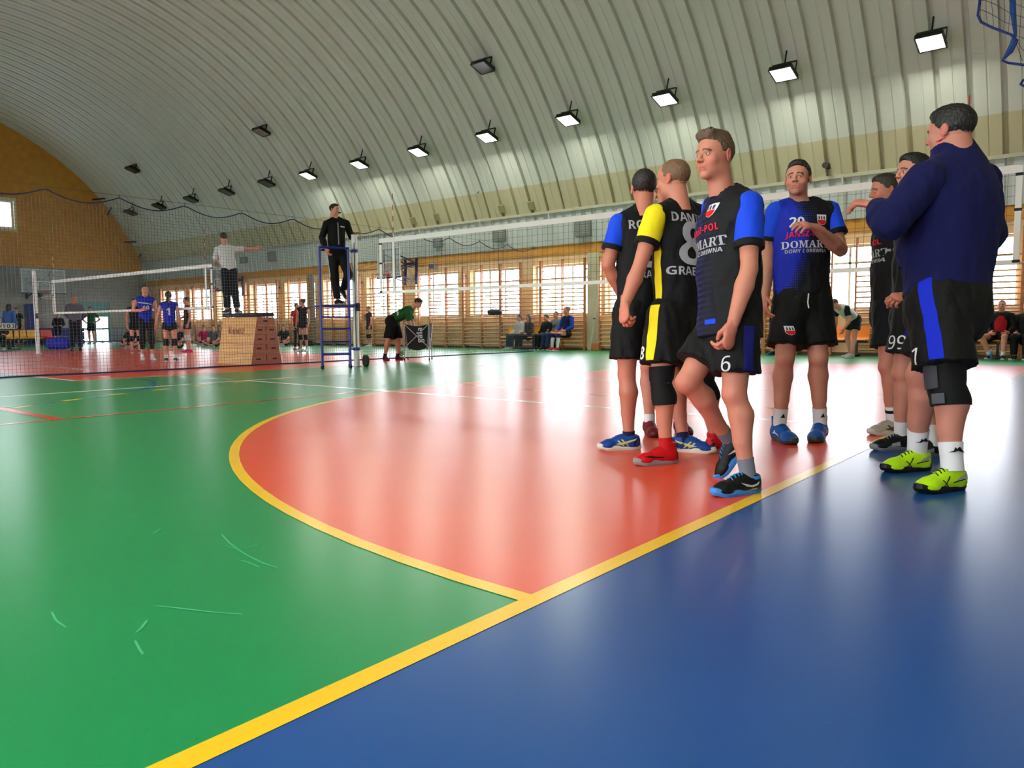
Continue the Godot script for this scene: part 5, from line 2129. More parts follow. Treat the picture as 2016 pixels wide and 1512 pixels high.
func person(label: String, J: Dictionary, o: Dictionary, group := "") -> Dictionary:
	var cell: float = o.get("cell", 0.0135)
	var fine := cell < 0.0145
	var b: float = o.get("build", 1.0)         # limb and trunk girth
	var sc: float = o.get("scale", 1.0)
	var hip_c: Vector3 = (J.hip_l + J.hip_r) * 0.5
	var sh_c: Vector3 = (J.sh_l + J.sh_r) * 0.5
	var up := (J.neck - hip_c as Vector3).normalized()
	var rt := (J.sh_r - J.sh_l as Vector3)
	rt = (rt - up * rt.dot(up)).normalized()
	var fw := up.cross(rt)
	var hrt := (J.hip_r - J.hip_l as Vector3).normalized()
	var base := Vector3(hip_c.x, o.get("base_y", 0.0), hip_c.z)
	var root := thing("person", label, "person", base, 0.0, group)
	var inv := Transform3D(Basis.IDENTITY, -base)
	# everything below is modelled relative to base
	var j := {}
	for k in J:
		if J[k] is Vector3 and not (k in ["look", "head_up", "palm_l", "palm_r", "foot_l", "foot_r", "knee_fw_l", "knee_fw_r"]):
			j[k] = J[k] - base
		else:
			j[k] = J[k]
	hip_c -= base
	sh_c -= base
	var skin: Color = o.get("skin", Color(0.80, 0.58, 0.49))
	var lskin := lin(skin)
	var red := lskin.lerp(lin(Color(0.78, 0.33, 0.28)), 0.35)
	# ----- body -----
	var lo: Vector3 = j.neck
	var hi: Vector3 = j.neck
	for k in j:
		if j[k] is Vector3 and not (k in ["look", "head_up", "palm_l", "palm_r", "foot_l", "foot_r", "knee_fw_l", "knee_fw_r"]):
			lo = lo.min(j[k])
			hi = hi.max(j[k])
	lo -= Vector3(0.2, 0.02, 0.2) * 0.7
	hi += Vector3(0.2, 0.05, 0.2) * 0.7
	var hx := (j.head as Vector3)
	hi.y = maxf(j.neck.y, j.sh_l.y) + 0.12
	for w in ["wr_l", "wr_r", "el_l", "el_r"]:
		hi.y = maxf(hi.y, j[w].y + 0.08)
	var mb := MB.new()
	mb.use_c = true
	var g := Grid.new(lo, hi, cell)
	var tw: float = o.get("trunk", 1.0)
	var waist: Vector3 = hip_c.lerp(j.neck, 0.38)
	var chest: Vector3 = hip_c.lerp(j.neck, 0.72)
	var kk := 0.03 * sc
	g.cap(hip_c, waist, 0.135 * tw * sc, 0.125 * tw * sc, 0.0, false, false, rt, 1.35)
	g.cap(waist, chest, 0.125 * tw * sc, 0.145 * tw * sc, kk, false, false, rt, 1.5)
	g.cap(j.sh_l.lerp(sh_c, 0.3), j.sh_r.lerp(sh_c, 0.3), 0.055 * b * sc, 0.055 * b * sc, kk)
	g.cap(j.neck + up * 0.01 * sc, sh_c + up * -0.04 * sc, 0.05 * b * sc, 0.07 * b * sc, kk)
	for s in ["l", "r"]:
		var S: Vector3 = j["sh_" + s]
		var E: Vector3 = j["el_" + s]
		var W: Vector3 = j["wr_" + s]
		var ab: float = o.get("arm", 1.0) * b * sc
		g.cap(S, S.lerp(E, 0.45), 0.056 * ab, 0.052 * ab, kk)
		g.cap(S.lerp(E, 0.45), E, 0.051 * ab, 0.040 * ab, 0.012)
		g.cap(E, E.lerp(W, 0.3), 0.041 * ab, 0.046 * ab, 0.012)
		g.cap(E.lerp(W, 0.3), W, 0.046 * ab, 0.029 * ab, 0.01)
		var Hh: Vector3 = j["hip_" + s]
		var K: Vector3 = j["kn_" + s]
		var A: Vector3 = j["an_" + s]
		var lb: float = o.get("leg", 1.0) * b * sc
		g.cap(Hh, K, 0.088 * lb, 0.058 * lb, kk)
		var shin := (A - K).normalized()
		var kf: Vector3 = fw
		var calf := K.lerp(A, 0.28) - (fw - shin * fw.dot(shin)) * 0.016
		if J.has("knee_fw_" + s):
			kf = J["knee_fw_" + s]
			calf = K.lerp(A, 0.28) - kf * 0.018
		g.ell(K + kf * 0.012, Vector3(0.05, 0.055, 0.05) * lb, 0.02)
		g.cap(K, calf, 0.053 * lb, 0.061 * lb, 0.015)
		g.cap(calf, K.lerp(A, 0.62), 0.061 * lb, 0.046 * lb, 0.015)
		g.cap(K.lerp(A, 0.62), A, 0.045 * lb, 0.035 * lb, 0.012)
	var kl: Vector3 = j.kn_l
	var kr: Vector3 = j.kn_r
	g.surface(mb, Transform3D.IDENTITY, func(p: Vector3) -> Color:
		var f := maxf(0.0, 1.0 - minf(p.distance_to(kl), p.distance_to(kr)) / 0.09)
		return lskin.lerp(red, f * 0.8))
	# ----- head -----
	var look: Vector3 = J.look
	var hup: Vector3 = J.get("head_up", Vector3.UP)
	var hz := look.normalized()
	var hxv := hup.cross(hz).normalized()
	var hs: float = o.get("head", 1.0) * sc
	var hb := Basis(hxv, hz.cross(hxv), hz).scaled(Vector3.ONE * hs)
	hb = Basis(hxv * hs, hz.cross(hxv) * hs, hz * hs)
	var hxf := Transform3D(hb, j.head)
	var ho := {"skin": skin, "hair": o.get("hair_col", Color(0.16, 0.11, 0.08)), "brow": o.get("brow", Color(0.2, 0.13, 0.09)), "fat": o.get("fat", 0.0), "stubble": o.get("stubble", 0.0)}
	var hcell := 0.0042 if fine else 0.011
	var hkey := "%s_%s_%.3f_%.2f_%.4f" % [skin.to_html(), ho.brow.to_html(), ho.fat, ho.stubble, hcell]
	if not head_cache.has(hkey):
		var hm := MB.new()
		head_field(hcell, ho).surface(hm, Transform3D.IDENTITY, head_colour(ho, fine))
		head_cache[hkey] = hm
	append_mesh(mb, head_cache[hkey], hxf)
	# neck link between head and trunk
	# ----- hands -----
	for s in ["l", "r"]:
		var W: Vector3 = j["wr_" + s]
		var T: Vector3 = j["fin_" + s]
		var y := (T - W).normalized()
		var palm: Vector3 = J.get("palm_" + s, rt * (1.0 if s == "l" else -1.0))
		var z := (palm - y * palm.dot(y)).normalized()
		# thumb side: right hand with fingers up and palm forward has its thumb to the left
		var x := y.cross(z) * (1.0 if s == "r" else -1.0)
		var pose: String = o.get("hand_" + s, "relaxed")
		var ccell := 0.0042 if fine else 0.007
		var key := "%s_%.4f" % [pose, ccell]
		if not hand_cache.has(key):
			var hm := MB.new()
			hand_field(ccell, pose).surface(hm)
			hand_cache[key] = hm
		var hsz: float = o.get("hand", 1.0) * sc
		append_mesh(mb, hand_cache[key], Transform3D(Basis(x * hsz, y * hsz, z * hsz), W), s == "l", red.lerp(lskin, 0.45))
	var body := part(root, "body", mb.mesh(), skin_mat())
	var R := {"root": root, "j": j, "up": up, "rt": rt, "fw": fw, "hip_c": hip_c, "waist": waist, "chest": chest, "base": base, "sc": sc, "b": b, "tw": tw, "cell": cell, "fine": fine, "hxf": hxf, "o": o, "hrt": hrt}
	# ----- hair -----
	var style: String = o.get("hair", "short")
	if style != "none":
		var hk := "hair_%s_%.3f_%.3f" % [style, ho.fat, hcell]
		if not head_cache.has(hk):
			var hm := MB.new()
			hair_field(0.0045 if fine else 0.011, style, ho).surface(hm)
			head_cache[hk] = hm.mesh()
		part(root, "hair", head_cache[hk], mat("hair_%s" % ho.hair.to_html(), ho.hair, 0.6), hxf)
	return R

func wear_shirt(R: Dictionary, called: String, col: Material, c: Dictionary) -> Grid:
	var j: Dictionary = R.j
	var sc: float = R.sc
	var up: Vector3 = R.up
	var rt: Vector3 = R.rt
	var tw: float = R.tw
	var b: float = R.b
	var cell: float = R.cell
	var inf: float = c.get("loose", 0.02) * sc
	var hem: float = c.get("hem", 0.08) * sc
	var lo: Vector3 = (j.sh_l as Vector3).min(j.sh_r).min(R.hip_c)
	var hi: Vector3 = (j.sh_l as Vector3).max(j.sh_r).max(R.hip_c).max(j.neck)
	lo -= Vector3(0.34, 0.18, 0.34) * sc
	hi += Vector3(0.34, 0.16, 0.34) * sc
	var g := Grid.new(lo, hi, cell)
	var low: Vector3 = R.hip_c - up * (hem + 0.06 * sc)
	var sq: float = c.get("squash", 1.4)
	g.cap(low, R.waist, (0.152 * tw) * sc + inf, 0.138 * tw * sc + inf, 0.0, false, false, rt, sq * 0.97)
	g.cap(R.waist, R.chest, 0.138 * tw * sc + inf, 0.158 * tw * sc + inf, 0.05, false, false, rt, sq)
	g.cap((j.sh_l as Vector3).lerp(j.sh_r, 0.06), (j.sh_r as Vector3).lerp(j.sh_l, 0.06), 0.054 * b * sc + inf * 0.4, 0.054 * b * sc + inf * 0.4, 0.07)
	for s in ["l", "r"]:
		g.cap(j.neck + up * 0.015 * sc, j["sh_" + s] + up * 0.012 * sc, 0.05 * b * sc, 0.05 * b * sc, 0.05)
	if c.has("belly"):
		g.ell(R.waist + R.fw * c.belly[0], Vector3(c.belly[1], c.belly[2], c.belly[3]), 0.08, Basis(rt, up, R.fw))
	if c.has("back"):
		g.ell(R.chest - R.fw * c.back[0] - up * c.back[4], Vector3(c.back[1], c.back[2], c.back[3]), 0.08, Basis(rt, up, R.fw))
	if c.get("join_sleeves", false):
		for s in ["l", "r"]:
			sleeve_prims(g, R, s, c)
	g.rough(c.get("fold", 0.010) * sc, Vector3(12, 6, 12) / sc, c.get("seed", 1))
	g.clip(R.hip_c - up * hem, -up)
	# neck opening
	var nr: float = c.get("neck", 0.064) * b * sc
	var nk: Vector3 = j.neck
	if c.get("collar", false):
		var cdir: Vector3 = c.collar_dir
		g.cap(c.collar_at - base_shift(R) - cdir * 0.08, c.collar_at - base_shift(R) + cdir * 0.07, 0.12, 0.092, 0.05, false, true)
	else:
		var nd: Vector3 = c.get("neck_dip", R.fw * 0.02)
		g.ell(nk + up * 0.045 * sc + nd, Vector3(nr, 0.07 * sc, nr * 0.95), 0.012, Basis(rt, up, R.fw), true)
	var mb := MB.new()
	if c.has("uv"):
		var ce: Vector3 = R.chest
		var fw: Vector3 = R.fw
		var W: float = c.uv[0]
		var Hh: float = c.uv[1]
		mb.use_uv = true
		g.surface(mb, Transform3D.IDENTITY, null, func(p: Vector3, n: Vector3) -> Vector2:
			var q := p - ce
			return Vector2(0.5 - q.dot(rt) / W, 0.5 - q.dot(up) / Hh))
	else:
		g.surface(mb)
	part(R.root, called, mb.mesh(), col)
	return g

func base_shift(R: Dictionary) -> Vector3:
	return R.base

func sleeve_prims(g: Grid, R: Dictionary, s: String, c: Dictionary):
	var j: Dictionary = R.j
	var sc: float = R.sc
	var ab: float = R.o.get("arm", 1.0) * R.b * sc
	var S: Vector3 = j["sh_" + s]
	var E: Vector3 = j["el_" + s]
	var W: Vector3 = j["wr_" + s]
	var f: float = c.get("sleeve", 0.62)
	var lo: float = c.get("sleeve_loose", 0.016) * sc
	if f <= 1.0:
		g.cap(S - (E - S).normalized() * 0.01, S.lerp(E, f), 0.057 * ab + lo * 0.9, 0.052 * ab + lo * 1.2, 0.02, false, true)
	else:
		g.cap(S, E, 0.060 * ab + lo, 0.046 * ab + lo, 0.02)
		g.cap(E, E.lerp(W, 0.35), 0.046 * ab + lo, 0.048 * ab + lo, 0.02)
		g.cap(E.lerp(W, 0.35), E.lerp(W, f - 1.0), 0.048 * ab + lo, 0.034 * ab + lo * 0.6, 0.02, false, true)

func wear_sleeves(R: Dictionary, col: Material, c: Dictionary, cuff: Material = null, sides := ["l", "r"]) -> Dictionary:
	var out := {}
	for s in sides:
		var j: Dictionary = R.j
		var S: Vector3 = j["sh_" + s]
		var E: Vector3 = j["el_" + s]
		var W: Vector3 = j["wr_" + s]
		var f: float = c.get("sleeve", 0.62)
		var lo := S.min(S.lerp(E, minf(f, 1.0)))
		var hi := S.max(S.lerp(E, minf(f, 1.0)))
		if f > 1.0:
			lo = lo.min(E).min(W)
			hi = hi.max(E).max(W)
		var pad: float = 0.14 * R.sc
		var g := Grid.new(lo - Vector3.ONE * pad, hi + Vector3.ONE * pad, R.cell * 0.85)
		sleeve_prims(g, R, s, c)
		g.rough(c.get("fold", 0.005) * R.sc, Vector3(14, 8, 14) / R.sc, 5 + (1 if s == "l" else 0))
		var mb := MB.new()
		g.surface(mb)
		var o := part(R.root, "sleeve", mb.mesh(), col)
		out[s] = g
		if cuff and f <= 1.0:
			var ab: float = R.o.get("arm", 1.0) * R.b * R.sc
			var lo2: float = c.get("sleeve_loose", 0.016) * R.sc
			var d := (E - S).normalized()
			var e := S.lerp(E, f)
			var m := MB.new()
			var r := 0.052 * ab + lo2 * 1.25 + 0.004
			add_tube(m, PackedVector3Array([e - d * 0.028, e - d * 0.014, e + d * 0.003, e + d * 0.003]), PackedFloat32Array([r - 0.001, r + 0.001, r, r - 0.012]), 20)
			part(o, "cuff", m.mesh(), cuff)
	return out

func wear_shorts(R: Dictionary, called: String, col: Material, c: Dictionary) -> Grid:
	var j: Dictionary = R.j
	var sc: float = R.sc
	var lb: float = R.o.get("leg", 1.0) * R.b * sc
	var up: Vector3 = R.up
	var L: float = c.get("length", 0.78)       # share of the thigh, over 1 goes down the shin
	var loose: float = c.get("loose", 0.026) * sc
	var lo: Vector3 = R.hip_c
	var hi: Vector3 = R.hip_c
	for s in ["l", "r"]:
		var e: Vector3 = (j["hip_" + s] as Vector3).lerp(j["kn_" + s], minf(L, 1.0))
		lo = lo.min(e).min(j["hip_" + s])
		hi = hi.max(e).max(j["hip_" + s])
		if L > 1.0:
			lo = lo.min(j["an_" + s])
			hi = hi.max(j["an_" + s])
	lo -= Vector3(0.24, 0.12, 0.24) * sc * c.get("pad", 1.0)
	hi += Vector3(0.24, 0.26, 0.24) * sc * c.get("pad", 1.0)
	var g := Grid.new(lo, hi, R.cell)
	g.cap(R.hip_c - up * 0.03 * sc, R.hip_c + up * c.get("rise", 0.05) * sc, 0.150 * R.tw * sc + loose * 0.5, 0.140 * R.tw * sc + loose * 0.4, 0.0, false, true, R.rt, 1.3)
	if c.has("seat"):
		g.ell(R.hip_c - R.fw * c.seat[0] - up * c.seat[4], Vector3(c.seat[1], c.seat[2], c.seat[3]), 0.06, Basis(R.rt, up, R.fw))
	for s in ["l", "r"]:
		var H: Vector3 = j["hip_" + s]
		var K: Vector3 = j["kn_" + s]
		var A: Vector3 = j["an_" + s]
		if L <= 1.0:
			var flare: float = c.get("flare", 0.02) * sc
			g.cap(H, H.lerp(K, L), 0.09 * lb + loose * 0.4, lerpf(0.092, 0.06, L) * lb + loose + flare, 0.045, false, true)
		else:
			g.cap(H, K, 0.092 * lb + loose * 0.8, 0.062 * lb + loose, 0.045)
			g.cap(K, K.lerp(A, minf(L - 1.0, 1.0)), 0.062 * lb + loose, c.get("cuff", 0.052) * lb + loose * 0.8, 0.03, false, true)
	g.rough(c.get("fold", 0.010) * sc, Vector3(13, 6, 13) / sc, c.get("seed", 2))
	var mb := MB.new()
	g.surface(mb)
	part(R.root, called, mb.mesh(), col)
	return g

func leg_band(R: Dictionary, called: String, s: String, f0: float, f1: float, over: float, m_: Material, thick := 0.0) -> MeshInstance3D:
	# close-fitting tube on the shin: 0 knee, 1 ankle (negative goes up the thigh)
	var j: Dictionary = R.j
	var lb: float = R.o.get("leg", 1.0) * R.b * R.sc
	var K: Vector3 = j["kn_" + s]
	var A: Vector3 = j["an_" + s]
	var H: Vector3 = j["hip_" + s]
	var fw: Vector3 = R.fw
	if j.has("knee_fw_" + s):
		fw = j["knee_fw_" + s]
	var pts := PackedVector3Array()
	var rad := PackedFloat32Array()
	var n := 10
	for k in n + 1:
		var f := lerpf(f0, f1, float(k) / n)
		var p: Vector3
		var r: float
		if f < 0.0:
			p = K.lerp(H, -f)
			r = lerpf(0.06, 0.088, -f) * lb
		else:
			p = K.lerp(A, f)
			var bulge := exp(-pow((f - 0.28) / 0.22, 2.0))
			p -= fw * 0.014 * bulge
			r = (lerpf(0.056, 0.036, smoothstep(0.2, 1.0, f)) + 0.008 * bulge) * lb
			if f < 0.18:
				p += fw * 0.008 * (1.0 - f / 0.18)
		pts.append(p)
		rad.append(r + over + thick * sin(PI * k / n))
	var e0 := rad[0]
	pts.insert(0, pts[0])
	rad.insert(0, e0 - 0.008)
	pts.append(pts[pts.size() - 1])
	rad.append(rad[rad.size() - 1] - 0.008)
	var m := MB.new()
	# repeated end points give the band a rolled edge
	pts[0] = pts[1] + (pts[2] - pts[1]) * 0.02
	pts[pts.size() - 1] = pts[pts.size() - 2] + (pts[pts.size() - 3] - pts[pts.size() - 2]) * 0.02
	add_tube_fixed(m, pts, rad, 18 if R.fine else 10, (A - K).normalized())
	return part(R.root, called, m.mesh(), m_)

func add_tube_fixed(m: MB, pts: PackedVector3Array, rad: PackedFloat32Array, sides: int, axis: Vector3):
	var b := frame_of(axis, Vector3.RIGHT if absf(axis.x) < 0.8 else Vector3.BACK)
	var k0 := m.v.size()
	for p in pts.size():
		for s in sides:
			var an := TAU * s / sides
			var dv := b.x * cos(an) + b.z * sin(an)
			m.v.append(pts[p] + dv * rad[p])
			m.n.append(dv)
	for p in pts.size() - 1:
		for s in sides:
			var a := k0 + p * sides + s
			var c := k0 + p * sides + (s + 1) % sides
			m.i.append_array(PackedInt32Array([a, c, c + sides, a, c + sides, a + sides]))

func foot_xf(R: Dictionary, s: String) -> Transform3D:
	var j: Dictionary = R.j
	var A: Vector3 = j["an_" + s]
	var T: Vector3 = j["toe_" + s]
	var sz: float = R.o.get("foot", 1.0) * R.sc
	if j.has("foot_" + s):
		# lifted foot: given toe direction and sole normal
		var z: Vector3 = (j["foot_" + s] as Vector3).normalized()
		var x := Vector3.UP.cross(z).normalized()
		var y := z.cross(x)
		return Transform3D(Basis(x * sz, y * sz, z * sz), A - y * 0.1 * sz)
	var z := T - A
	z.y = 0
	z = z.normalized()
	var x := Vector3.UP.cross(z)
	return Transform3D(Basis(x * sz, Vector3.UP * sz, z * sz), Vector3(A.x, 0.0 if not R.o.has("floor_y") else R.o.floor_y - R.base.y, A.z))

func wear_shoes(R: Dictionary, c: Dictionary):
	var high: float = c.get("high", 0.0)
	var P := shoe_parts(high, 0.0045 if R.fine else 0.009)
	for s in ["l", "r"]:
		var xf := foot_xf(R, s)
		var u := part(R.root, "shoe", P.upper, cloth(c.col, 0.5), xf)
		part(u, "sole", P.sole, cloth(c.get("sole", Color(0.85, 0.85, 0.83)), 0.5))
		if R.fine:
			part(u, "laces", P.laces, cloth(c.get("laces", Color(0.85, 0.85, 0.85)), 0.7))
			for st in c.get("stamps", []):
				for side in [-1.0, 1.0]:
					part(u, st[0], shoe_stamp(P.grid, st[1], side), cloth(st[2], 0.5))

# ---------- the players standing in front ----------
func chk(called: String, J: Dictionary):
	var s := called + ": "
	for e in [["sh_l", "sh_r"], ["sh_l", "el_l"], ["el_l", "wr_l"], ["sh_r", "el_r"], ["el_r", "wr_r"], ["hip_l", "kn_l"], ["kn_l", "an_l"], ["hip_r", "kn_r"], ["kn_r", "an_r"], ["neck", "hip_l"], ["neck", "head"]]:
		s += "%s-%s %.2f  " % [e[0], e[1], (J[e[0]] as Vector3).distance_to(J[e[1]])]
	print(s, " head y %.2f ank %.2f %.2f" % [J.head.y, J.an_l.y, J.an_r.y])

func joints(t: Dictionary) -> Dictionary:
	var J := {}
	for k in t:
		var v: Array = t[k]
		J[k] = at(v[0], v[1], v[2])
	return J

var SWOOSH := PackedVector2Array([Vector2(0.075, 0.066), Vector2(0.04, 0.046), Vector2(0.005, 0.040), Vector2(-0.025, 0.048), Vector2(-0.035, 0.062), Vector2(-0.028, 0.064), Vector2(-0.015, 0.055), Vector2(0.012, 0.05)])

func striped_front() -> StandardMaterial3D:
	var m := StandardMaterial3D.new()
	var img := Image.create(256, 256, false, Image.FORMAT_RGB8)
	for y in 256:
		for x in 256:
			var u := x / 256.0
			var v := y / 256.0
			var line := 0.5 + 0.5 * sin(v * TAU * 26.0)
			var f := clampf(1.15 - absf(u - 0.36) * 3.4, 0.0, 1.0)
			var c := Color(0.030, 0.032, 0.042).lerp(Color(0.13, 0.16, 0.46), f * (0.25 + 0.75 * line * line))
			img.set_pixel(x, y, c)
	img.generate_mipmaps()
	m.albedo_texture = ImageTexture.create_from_image(img)
	m.roughness = 0.7
	m.metallic_specular = 0.35
	return m

func halftone_front() -> StandardMaterial3D:
	var m := StandardMaterial3D.new()
	var n := 512
	var img := Image.create(n, n, false, Image.FORMAT_RGB8)
	for y in n:
		for x in n:
			var u := x / float(n)
			var v := y / float(n)
			# wedge of royal blue from the right side of the chest, broken into dots towards the middle
			var edge := 0.50 + 0.10 * sin((v - 0.25) * 5.0)
			var f := clampf((edge - u) * 3.2 + 0.35, 0.0, 1.0)
			var cx := fposmod(u * 46.0, 1.0) - 0.5
			var cy := fposmod(v * 46.0, 1.0) - 0.5
			var dot := 1.0 if sqrt(cx * cx + cy * cy) < 0.20 + 0.55 * f * f else 0.0
			var c := Color(0.030, 0.032, 0.045).lerp(Color(0.05, 0.13, 0.62), dot * clampf(f * 1.3, 0.0, 1.0))
			if v < 0.42 and f > 0.15:
				var ring := 1.0 if sqrt(cx * cx + cy * cy) < 0.24 else 0.0
				c = c.lerp(Color(0.20, 0.34, 0.78), ring * 0.45 * clampf(1.0 - absf(f - 0.55) * 1.6, 0.0, 1.0))
			img.set_pixel(x, y, c)
	img.generate_mipmaps()
	m.albedo_texture = ImageTexture.create_from_image(img)
	m.roughness = 0.7
	m.metallic_specular = 0.35
	return m

func crest(root: Node, g: Grid, c: Vector3, right: Vector3, up: Vector3, w: float):
	# shield: white upper half with three small towers, red lower half
	var white := cloth(Color(0.82, 0.82, 0.84))
	var red := cloth(Color(0.78, 0.07, 0.08))
	var h := w * 1.15
	var sh := PackedVector2Array([Vector2(-w / 2, h / 2), Vector2(w / 2, h / 2), Vector2(w / 2, -h * 0.15), Vector2(w * 0.36, -h * 0.36), Vector2(0, -h / 2), Vector2(-w * 0.36, -h * 0.36), Vector2(-w / 2, -h * 0.15)])
	print_on(root, "crest", g, poly_tris(sh), c, right, up, white, 0.003)
	var lowp := PackedVector2Array([Vector2(-w * 0.46, 0.0), Vector2(w * 0.46, 0.0), Vector2(w * 0.46, -h * 0.15), Vector2(w * 0.33, -h * 0.34), Vector2(0, -h * 0.46), Vector2(-w * 0.33, -h * 0.34), Vector2(-w * 0.46, -h * 0.15)])
	print_on(root, "crest_red", g, poly_tris(lowp), c, right, up, red, 0.0045)
	var grey := cloth(Color(0.25, 0.25, 0.32))
	for k in 3:
		var x := (k - 1) * w * 0.28
		var tp := PackedVector2Array([Vector2(x - w * 0.08, h * 0.05), Vector2(x + w * 0.08, h * 0.05), Vector2(x + w * 0.08, h * 0.3), Vector2(x, h * 0.4), Vector2(x - w * 0.08, h * 0.3)])
		print_on(root, "crest_tower", g, poly_tris(tp), c, right, up, grey, 0.0045)

func build_players():
	var black := cloth(Color(0.030, 0.030, 0.034))
	var shorts_black := cloth(Color(0.026, 0.026, 0.028))
	var royal := cloth(Color(0.05, 0.25, 0.80))
	var yellow := cloth(Color(0.88, 0.80, 0.08))
	var white := cloth(Color(0.82, 0.82, 0.82))
	var pgrey := cloth(Color(0.62, 0.62, 0.64))
	var pink := cloth(Color(0.80, 0.10, 0.22))
	var sock := cloth(Color(0.83, 0.82, 0.82), 0.85)

	# --- walking player, number 6 ---
	var J := joints({"head": [1406, 308, 3.80], "neck": [1436, 384, 3.83], "sh_l": [1474, 408, 3.66], "sh_r": [1408, 412, 3.98], "el_l": [1475, 530, 3.60], "wr_l": [1442, 640, 3.56], "fin_l": [1424, 716, 3.54], "el_r": [1408, 512, 4.12], "wr_r": [1400, 605, 4.02], "fin_r": [1395, 660, 3.98], "hip_l": [1452, 640, 3.70], "hip_r": [1418, 640, 3.88], "kn_l": [1446, 776, 3.68], "an_l": [1471, 926, 3.68], "toe_l": [1405, 960, 3.60], "kn_r": [1354, 752, 3.82], "an_r": [1434, 864, 4.06], "toe_r": [1420, 930, 4.06]})
	J.look = (-cam_r * 0.84 - cam_f * 0.50 - Vector3.UP * 0.05)
	J.head_up = Vector3.UP - cam_r * 0.05
	J.palm_l = cam_f * 0.6 - cam_r * 0.5
	J.foot_r = (-cam_r * 0.55 - Vector3.UP * 0.8)
	J.knee_fw_r = (-cam_r * 0.9 - Vector3.UP * 0.2).normalized()
	J.knee_fw_l = (-cam_r * 0.9 - cam_f * 0.3).normalized()
	#chk("p6", J)
	var R := person("walking player with brown quiff, blue sleeves and number 6 on black shorts", J, {"skin": Color(0.724, 0.467, 0.381), "hair": "quiff", "hair_col": Color(0.33, 0.25, 0.18), "brow": Color(0.34, 0.24, 0.17), "build": 0.98, "hand_l": "curl", "head": 1.0})
	var g := wear_shirt(R, "jersey", striped_front(), {"loose": 0.032, "hem": 0.07, "squash": 1.22, "uv": [0.62, 0.75], "neck_dip": R.fw * 0.035})
	wear_sleeves(R, royal, {"sleeve": 0.66, "sleeve_loose": 0.014}, black)
	var fr: Vector3 = -R.rt
	var cc: Vector3 = R.chest
	crest(R.root, g, cc + fr * 0.062 + R.up * 0.075, fr, R.up, 0.062)
	print_on(R.root, "pink_lettering", g, text_tris("JANSZ-POL", 0.034), cc - R.up * 0.012 + fr * 0.0, fr, R.up, pink)
	print_on(R.root, "sponsor_lettering", g, text_tris("DOMART", 0.045, "Droid Serif"), cc - R.up * 0.085 + fr * 0.0, fr, R.up, pgrey)
	print_on(R.root, "sponsor_line", g, text_tris("DOMY Z DREWNA", 0.022), cc - R.up * 0.128 + fr * 0.0, fr, R.up, pgrey)
	print_on(R.root, "hem_tab", g, poly_tris(PackedVector2Array([Vector2(-0.03, -0.012), Vector2(0.03, -0.012), Vector2(0.03, 0.012), Vector2(-0.03, 0.012)])), R.hip_c + R.up * 0.0 + fr * 0.07, fr, R.up, royal)
	var gs := wear_shorts(R, "shorts", shorts_black, {"length": 0.70, "loose": 0.03})
	side_stripe(R, gs, "l", 0.05, 0.68, 0.055, cloth(Color(0.03, 0.06, 0.36)))
	print_on(R.root, "shorts_number", gs, text_tris("6", 0.075, "Droid Sans", 1.0, false), R.j.hip_l.lerp(R.j.kn_l, 0.60), (-R.rt * 0.8 - R.fw * 0.6).normalized(), (R.j.hip_l - R.j.kn_l).normalized(), white)
	for s in ["l", "r"]:
		leg_band(R, "sock", s, 0.84, 1.12, 0.004, cloth(Color(0.42, 0.43, 0.46), 0.85))
	wear_shoes(R, {"col": Color(0.025, 0.028, 0.034), "sole": Color(0.22, 0.50, 0.78), "laces": Color(0.16, 0.50, 0.74), "stamps": [["swoosh", SWOOSH, Color(0.72, 0.72, 0.72)], ["collar_band", PackedVector2Array([Vector2(-0.055, 0.078), Vector2(-0.012, 0.074), Vector2(0.01, 0.09), Vector2(-0.06, 0.092)]), Color(0.16, 0.5, 0.78)], ["midsole_band", PackedVector2Array([Vector2(-0.07, 0.024), Vector2(0.03, 0.024), Vector2(0.0, 0.034), Vector2(-0.07, 0.036)]), Color(0.55, 0.52, 0.48)]]})

	# --- number 8, back turned, yellow sleeves ---
	J = joints({"head": [1324, 354, 4.60], "neck": [1335, 404, 4.62], "sh_l": [1290, 428, 4.50], "sh_r": [1386, 430, 4.74], "el_l": [1258, 528, 4.46], "wr_l": [1230, 600, 4.42], "fin_l": [1228, 648, 4.36], "el_r": [1410, 530, 4.84], "wr_r": [1404, 600, 4.70], "fin_r": [1400, 640, 4.62], "hip_l": [1308, 622, 4.52], "hip_r": [1360, 624, 4.68], "kn_l": [1302, 752, 4.48], "an_l": [1311, 876, 4.48], "toe_l": [1240, 908, 4.40], "kn_r": [1386, 752, 4.76], "an_r": [1408, 862, 4.86], "toe_r": [1440, 880, 4.98]})
	J.look = (-cam_r * 0.72 + cam_f * 0.69)
	#chk("p8", J)
	R = person("player with cropped fair hair in black and yellow jersey number 8", J, {"skin": Color(0.733, 0.467, 0.381), "hair": "buzz", "hair_col": Color(0.42, 0.30, 0.20), "brow": Color(0.42, 0.3, 0.2), "build": 1.0, "trunk": 1.02, "hand_l": "curl"})
	g = wear_shirt(R, "jersey", black, {"loose": 0.022, "hem": 0.055, "neck": 0.062})
	wear_sleeves(R, yellow, {"sleeve": 0.55, "sleeve_loose": 0.016}, black)
	cc = R.chest
	print_on(R.root, "back_name", g, text_tris("DANILUK", 0.056), cc + R.up * 0.085 + R.rt * 0.02, R.rt, R.up, pgrey)
	print_on(R.root, "back_number", g, text_tris("8", 0.255), cc - R.up * 0.075 - R.rt * 0.012, R.rt, R.up, cloth(Color(0.60, 0.60, 0.62)))
	print_on(R.root, "back_town", g, text_tris("GRABÓW", 0.05), cc - R.up * 0.235 - R.rt * 0.012, R.rt, R.up, pgrey)
	side_stripe_shirt(R, g, 0.05, yellow)
